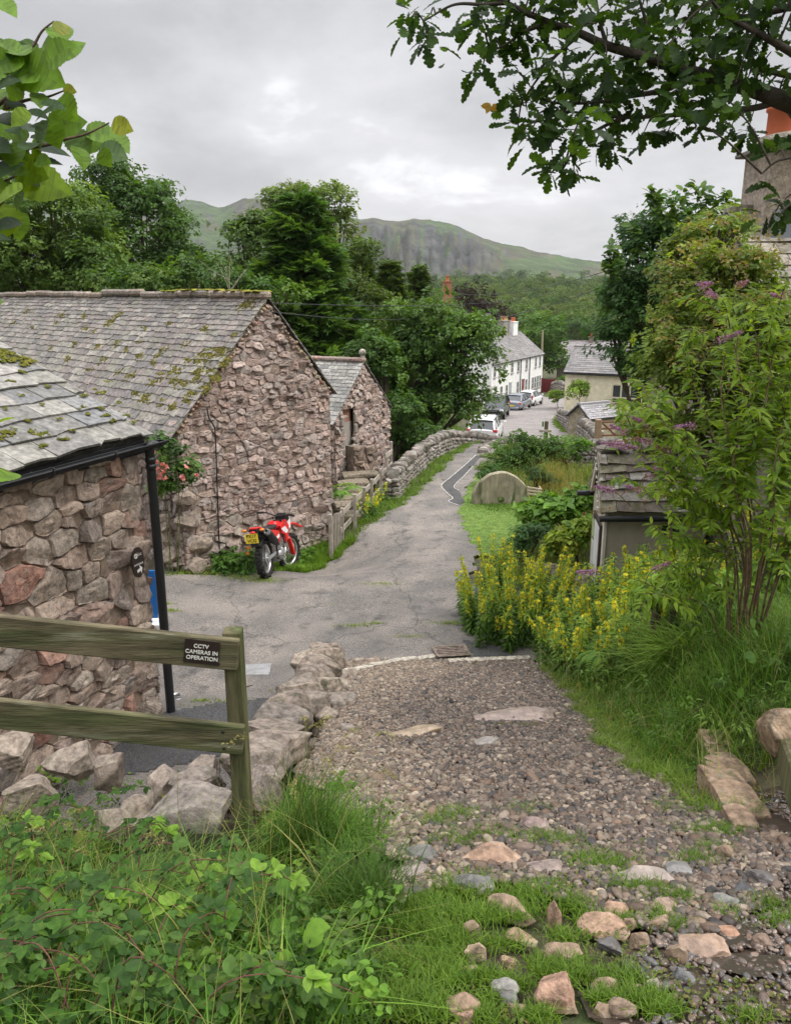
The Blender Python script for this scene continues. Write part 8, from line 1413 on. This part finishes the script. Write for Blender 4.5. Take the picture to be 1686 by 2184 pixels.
# ------------------------------------------------------------------ parked cars
M_lens = mat('red_lens', (.5, .012, .012), .2, 0, 1, 0, spec=.6, coat=.5); M_lamp = mat('lamp_glass', (.6, .62, .65), .1, .1, 5, 0, spec=.8)
def car(label, uv, Y, yaw, kind, col, front=False):
    p = pt(uv[0], uv[1], Y); p[2] = gz(p[0], p[1]) + .035; t = thing('parked_car', label, 'car', p, yaw, 'cars parked along the lane'); B0 = (0, 0, 0)
    put = lambda mb, n, m, par=None: mb.build(n, m if not isinstance(m, str) else MAT[m], par or t, base=B0)
    #      y, half width, sill, shoulder, deck
    S = dict(saloon=([(-2.28, .74, .42, .82, .88), (-2.2, .84, .3, .9, .98), (-1.6, .89, .24, .92, 1.02), (-.8, .9, .22, .9, .96), (.5, .9, .22, .89, .95), (1.2, .88, .24, .86, .93), (1.9, .82, .26, .76, .82), (2.22, .7, .34, .6, .66)], [(-1.85, .7, 1.0), (-1.15, .62, 1.4), (-.3, .62, 1.46), (.25, .61, 1.42), (1.1, .7, .95)], .325, (-1.36, 1.38)),
             hatch=([(-1.96, .76, .42, .84, .9), (-1.9, .84, .3, .96, 1.0), (-1.3, .88, .24, .96, 1.0), (-.5, .88, .22, .93, .97), (.5, .87, .22, .9, .95), (1.1, .85, .24, .86, .93), (1.65, .78, .26, .76, .82), (1.94, .64, .34, .6, .66)], [(-1.93, .68, 1.0), (-1.55, .6, 1.42), (-.5, .62, 1.5), (.1, .6, 1.45), (1.05, .68, .95)], .31, (-1.22, 1.24)),
             suv=([(-2.15, .8, .5, .95, 1.0), (-2.08, .88, .38, 1.05, 1.1), (-1.3, .9, .34, 1.04, 1.1), (0, .9, .34, 1.0, 1.08), (1.0, .9, .34, 1.0, 1.08), (1.5, .89, .36, .98, 1.04), (1.98, .86, .38, .94, .98), (2.14, .8, .44, .82, .88)], [(-2.1, .72, 1.1), (-1.8, .66, 1.58), (-.5, .67, 1.68), (.2, .65, 1.62), (.95, .74, 1.08)], .36, (-1.3, 1.34)))[kind]
    body, gh, wr, ax = S; mb = MB(); R = []
    for y, w, zs, zb, zd in body: R.append([(-w * .9, y, zs), (-w, y, zs + .12), (-w * 1.01, y, zs * .45 + zb * .55), (-w * .97, y, zb), (-w * .8, y, zd - .015), (0, y, zd + .02), (w * .8, y, zd - .015), (w * .97, y, zb), (w * 1.01, y, zs * .45 + zb * .55), (w, y, zs + .12), (w * .9, y, zs)])
    def loft(mb, R, smooth=True, caps=True):
        R = np.array(R, float); n, k = R.shape[:2]; V = R.reshape(-1, 3); F = np.array([[i * k + j, i * k + (j + 1) % k, (i + 1) * k + (j + 1) % k, (i + 1) * k + j] for i in range(n - 1) for j in range(k)]); mb.add(V, F, col, 0, smooth)
        if caps: mb.add(V, [list(range(k)), list(range((n - 1) * k, n * k))[::-1]], col, 0)
    loft(mb, R); bd = put(mb, 'body', 'paint'); me = bd.data; md = bd.modifiers.new('s', 'SUBSURF'); md.levels = md.render_levels = 1
    deck = lambda y: float(np.interp(y, [b[0] for b in body], [b[4] for b in body])); hw = lambda y: float(np.interp(y, [b[0] for b in body], [b[1] for b in body]))
    mb = MB(); A, Bm, Cm, D_, E = gh; G = []
    n = len(gh); V = []
    for y, w, z in (A, E): V += [(-hw(y) * .86, y, deck(y) - .03), (hw(y) * .86, y, deck(y) - .03)]
    top = [(-w, y, z) for y, w, z in (Bm, Cm, D_)] + [(w, y, z) for y, w, z in (Bm, Cm, D_)]; low = [(-hw(y) * .93, y, deck(y) - .03) for y in (Bm[0], Cm[0], D_[0])] + [(hw(y) * .93, y, deck(y) - .03) for y in (Bm[0], Cm[0], D_[0])]
    V = np.array(V + top + low); F = [[0, 1, 7, 4], [2, 6, 9, 3], [0, 4, 10], [10, 4, 5, 11], [11, 5, 6, 12], [12, 6, 2], [1, 13, 7], [13, 14, 8, 7], [14, 15, 9, 8], [15, 3, 9]]
    mb.add(V, F, (.03,)*3); put(mb, 'windows_glass' if False else 'glazing', 'carglass'); mb = MB()
    rf = [[(-w * 1.02, y, z - .035), (-w * .92, y, z + .012), (0, y, z + .04), (w * .92, y, z + .012), (w * 1.02, y, z - .035)] for y, w, z in ((Bm[0] - .1, Bm[1], Bm[2] - .02), Bm, Cm, D_, (D_[0] + .06, D_[1], D_[2] - .02))]; loft(mb, rf, True, False); rs = np.array(rf).reshape(-1, 3)
    for s in (-1, 1):
        for a, b, w in (((s * hw(A[0]) * .88, A[0], deck(A[0]) - .02), (s * Bm[1], Bm[0], Bm[2] - .02), .11), ((s * hw(E[0]) * .88, E[0], deck(E[0]) - .02), (s * D_[1], D_[0], D_[2] - .02), .06), ((s * hw(Cm[0]) * .945, Cm[0] - .1, deck(Cm[0]) - .02), (s * Cm[1] * 1.01, Cm[0] - .05, Cm[2] - .03), .06), ((s * hw(Bm[0]) * .94, Bm[0] - .05, deck(Bm[0])), (s * Bm[1] * 1.01, Bm[0] + .05, Bm[2] - .03), .14 if kind != 'saloon' else .08)): beam(mb, a, b, .035, w, col, up=(1, 0, 0))
    put(mb, 'roof', 'paint')
    for y in ax:
        for s in (-1, 1):
            x = s * (hw(y) - .09); mb = MB(); lathe(mb, [(wr * .62, -.1), (wr * .95, -.1), (wr, -.06), (wr, .06), (wr * .95, .1), (wr * .62, .1)], (x, y, wr), 24, axis=0); w_ = put(mb, 'wheel', 'rubber'); mb = MB(); lathe(mb, [(0, s * .075), (wr * .2, s * .08), (wr * .64, s * .1), (wr * .66, s * .06)], (x, y, wr), 20, axis=0); 
            for k in range(5): a = k * 1.2566; beam(mb, (x + s * .085, y, wr), (x + s * .1, y + math.cos(a) * wr * .6, wr + math.sin(a) * wr * .6), .03, .05, up=(1, 0, 0))
            put(mb, 'rim', 'alu', w_); mb = MB(); lathe(mb, [(wr * 1.12, -.02), (wr * 1.16, .0), (wr * 1.02, .012)], (s * (hw(y) + .0), y, wr), 24, axis=0); put(mb, 'wheel_arch', 'blackplastic', bd)
    yr, yf = body[0][0], body[-1][0]; zt = body[1][3]
    for s in (-1, 1):
        mb = MB(); h = .42 if 'tall' in label else .17; bbox(mb, (s * (body[1][1] - .1), body[1][0] - .01, zt - .08 + (.08 if 'tall' in label else 0)), (.15 if 'tall' in label else .26, .12, h), .03); put(mb, 'tail_lamp', M_lens); mb = MB(); bbox(mb, (s * (body[-2][1] - .17), body[-1][0] - .1 if kind != 'suv' else yf - .06, body[-2][3] - .1), (.3, .2, .14), .03); put(mb, 'headlamp', M_lamp)
        mb = MB(); bbox(mb, (s * (.9 + .1), .72, body[4][4] + .06), (.18, .1, .13), .03, col); put(mb, 'wing_mirror', 'paint')
    for y, cc, sgn in ((yr, (.75, .55, .05), -1), (yf, (.75, .75, .75), 1)):
        mb = MB(); box(mb, (0, y + sgn * .025, .62 if sgn < 0 else .5), (.52, .02, .12), cc); put(mb, 'number_plate', 'matt'); mb = MB(); bbox(mb, (0, y - sgn * .05, .4), (1.3, .2, .24), .05, col if kind != 'suv' else (.02,)*3); put(mb, 'bumper', 'paint')
    if kind == 'suv':
        mb = MB(); bbox(mb, (0, yf - .02, .78), (1.2, .06, .17), .02); gr = put(mb, 'grille', 'blackplastic'); mb = MB()
        for k in (-.27, -.09, .09, .27): box(mb, (k, yf + .012, .79), (.12, .01, .07), (.6,)*3)
        put(mb, 'grille_badge', 'steel', gr)
    return t
WHT, GRY, BLK = (.72, .72, .72), (.2, .22, .25), (.012, .014, .018)
car('white hatchback nearest the bridge, red lamp above the parapet', (1034, 944), 45, -rad(13), 'hatch', WHT)
car('black four wheel drive car facing the bridge', (1056, 893), 63.5, math.pi - rad(14), 'suv', BLK)
car('grey saloon car between the black and white cars', (1102, 877), 72, -rad(22), 'saloon', GRY)
car('white hatchback with tall red tail lamps at the head of the row', (1129, 869), 79, -rad(26), 'hatch', WHT)
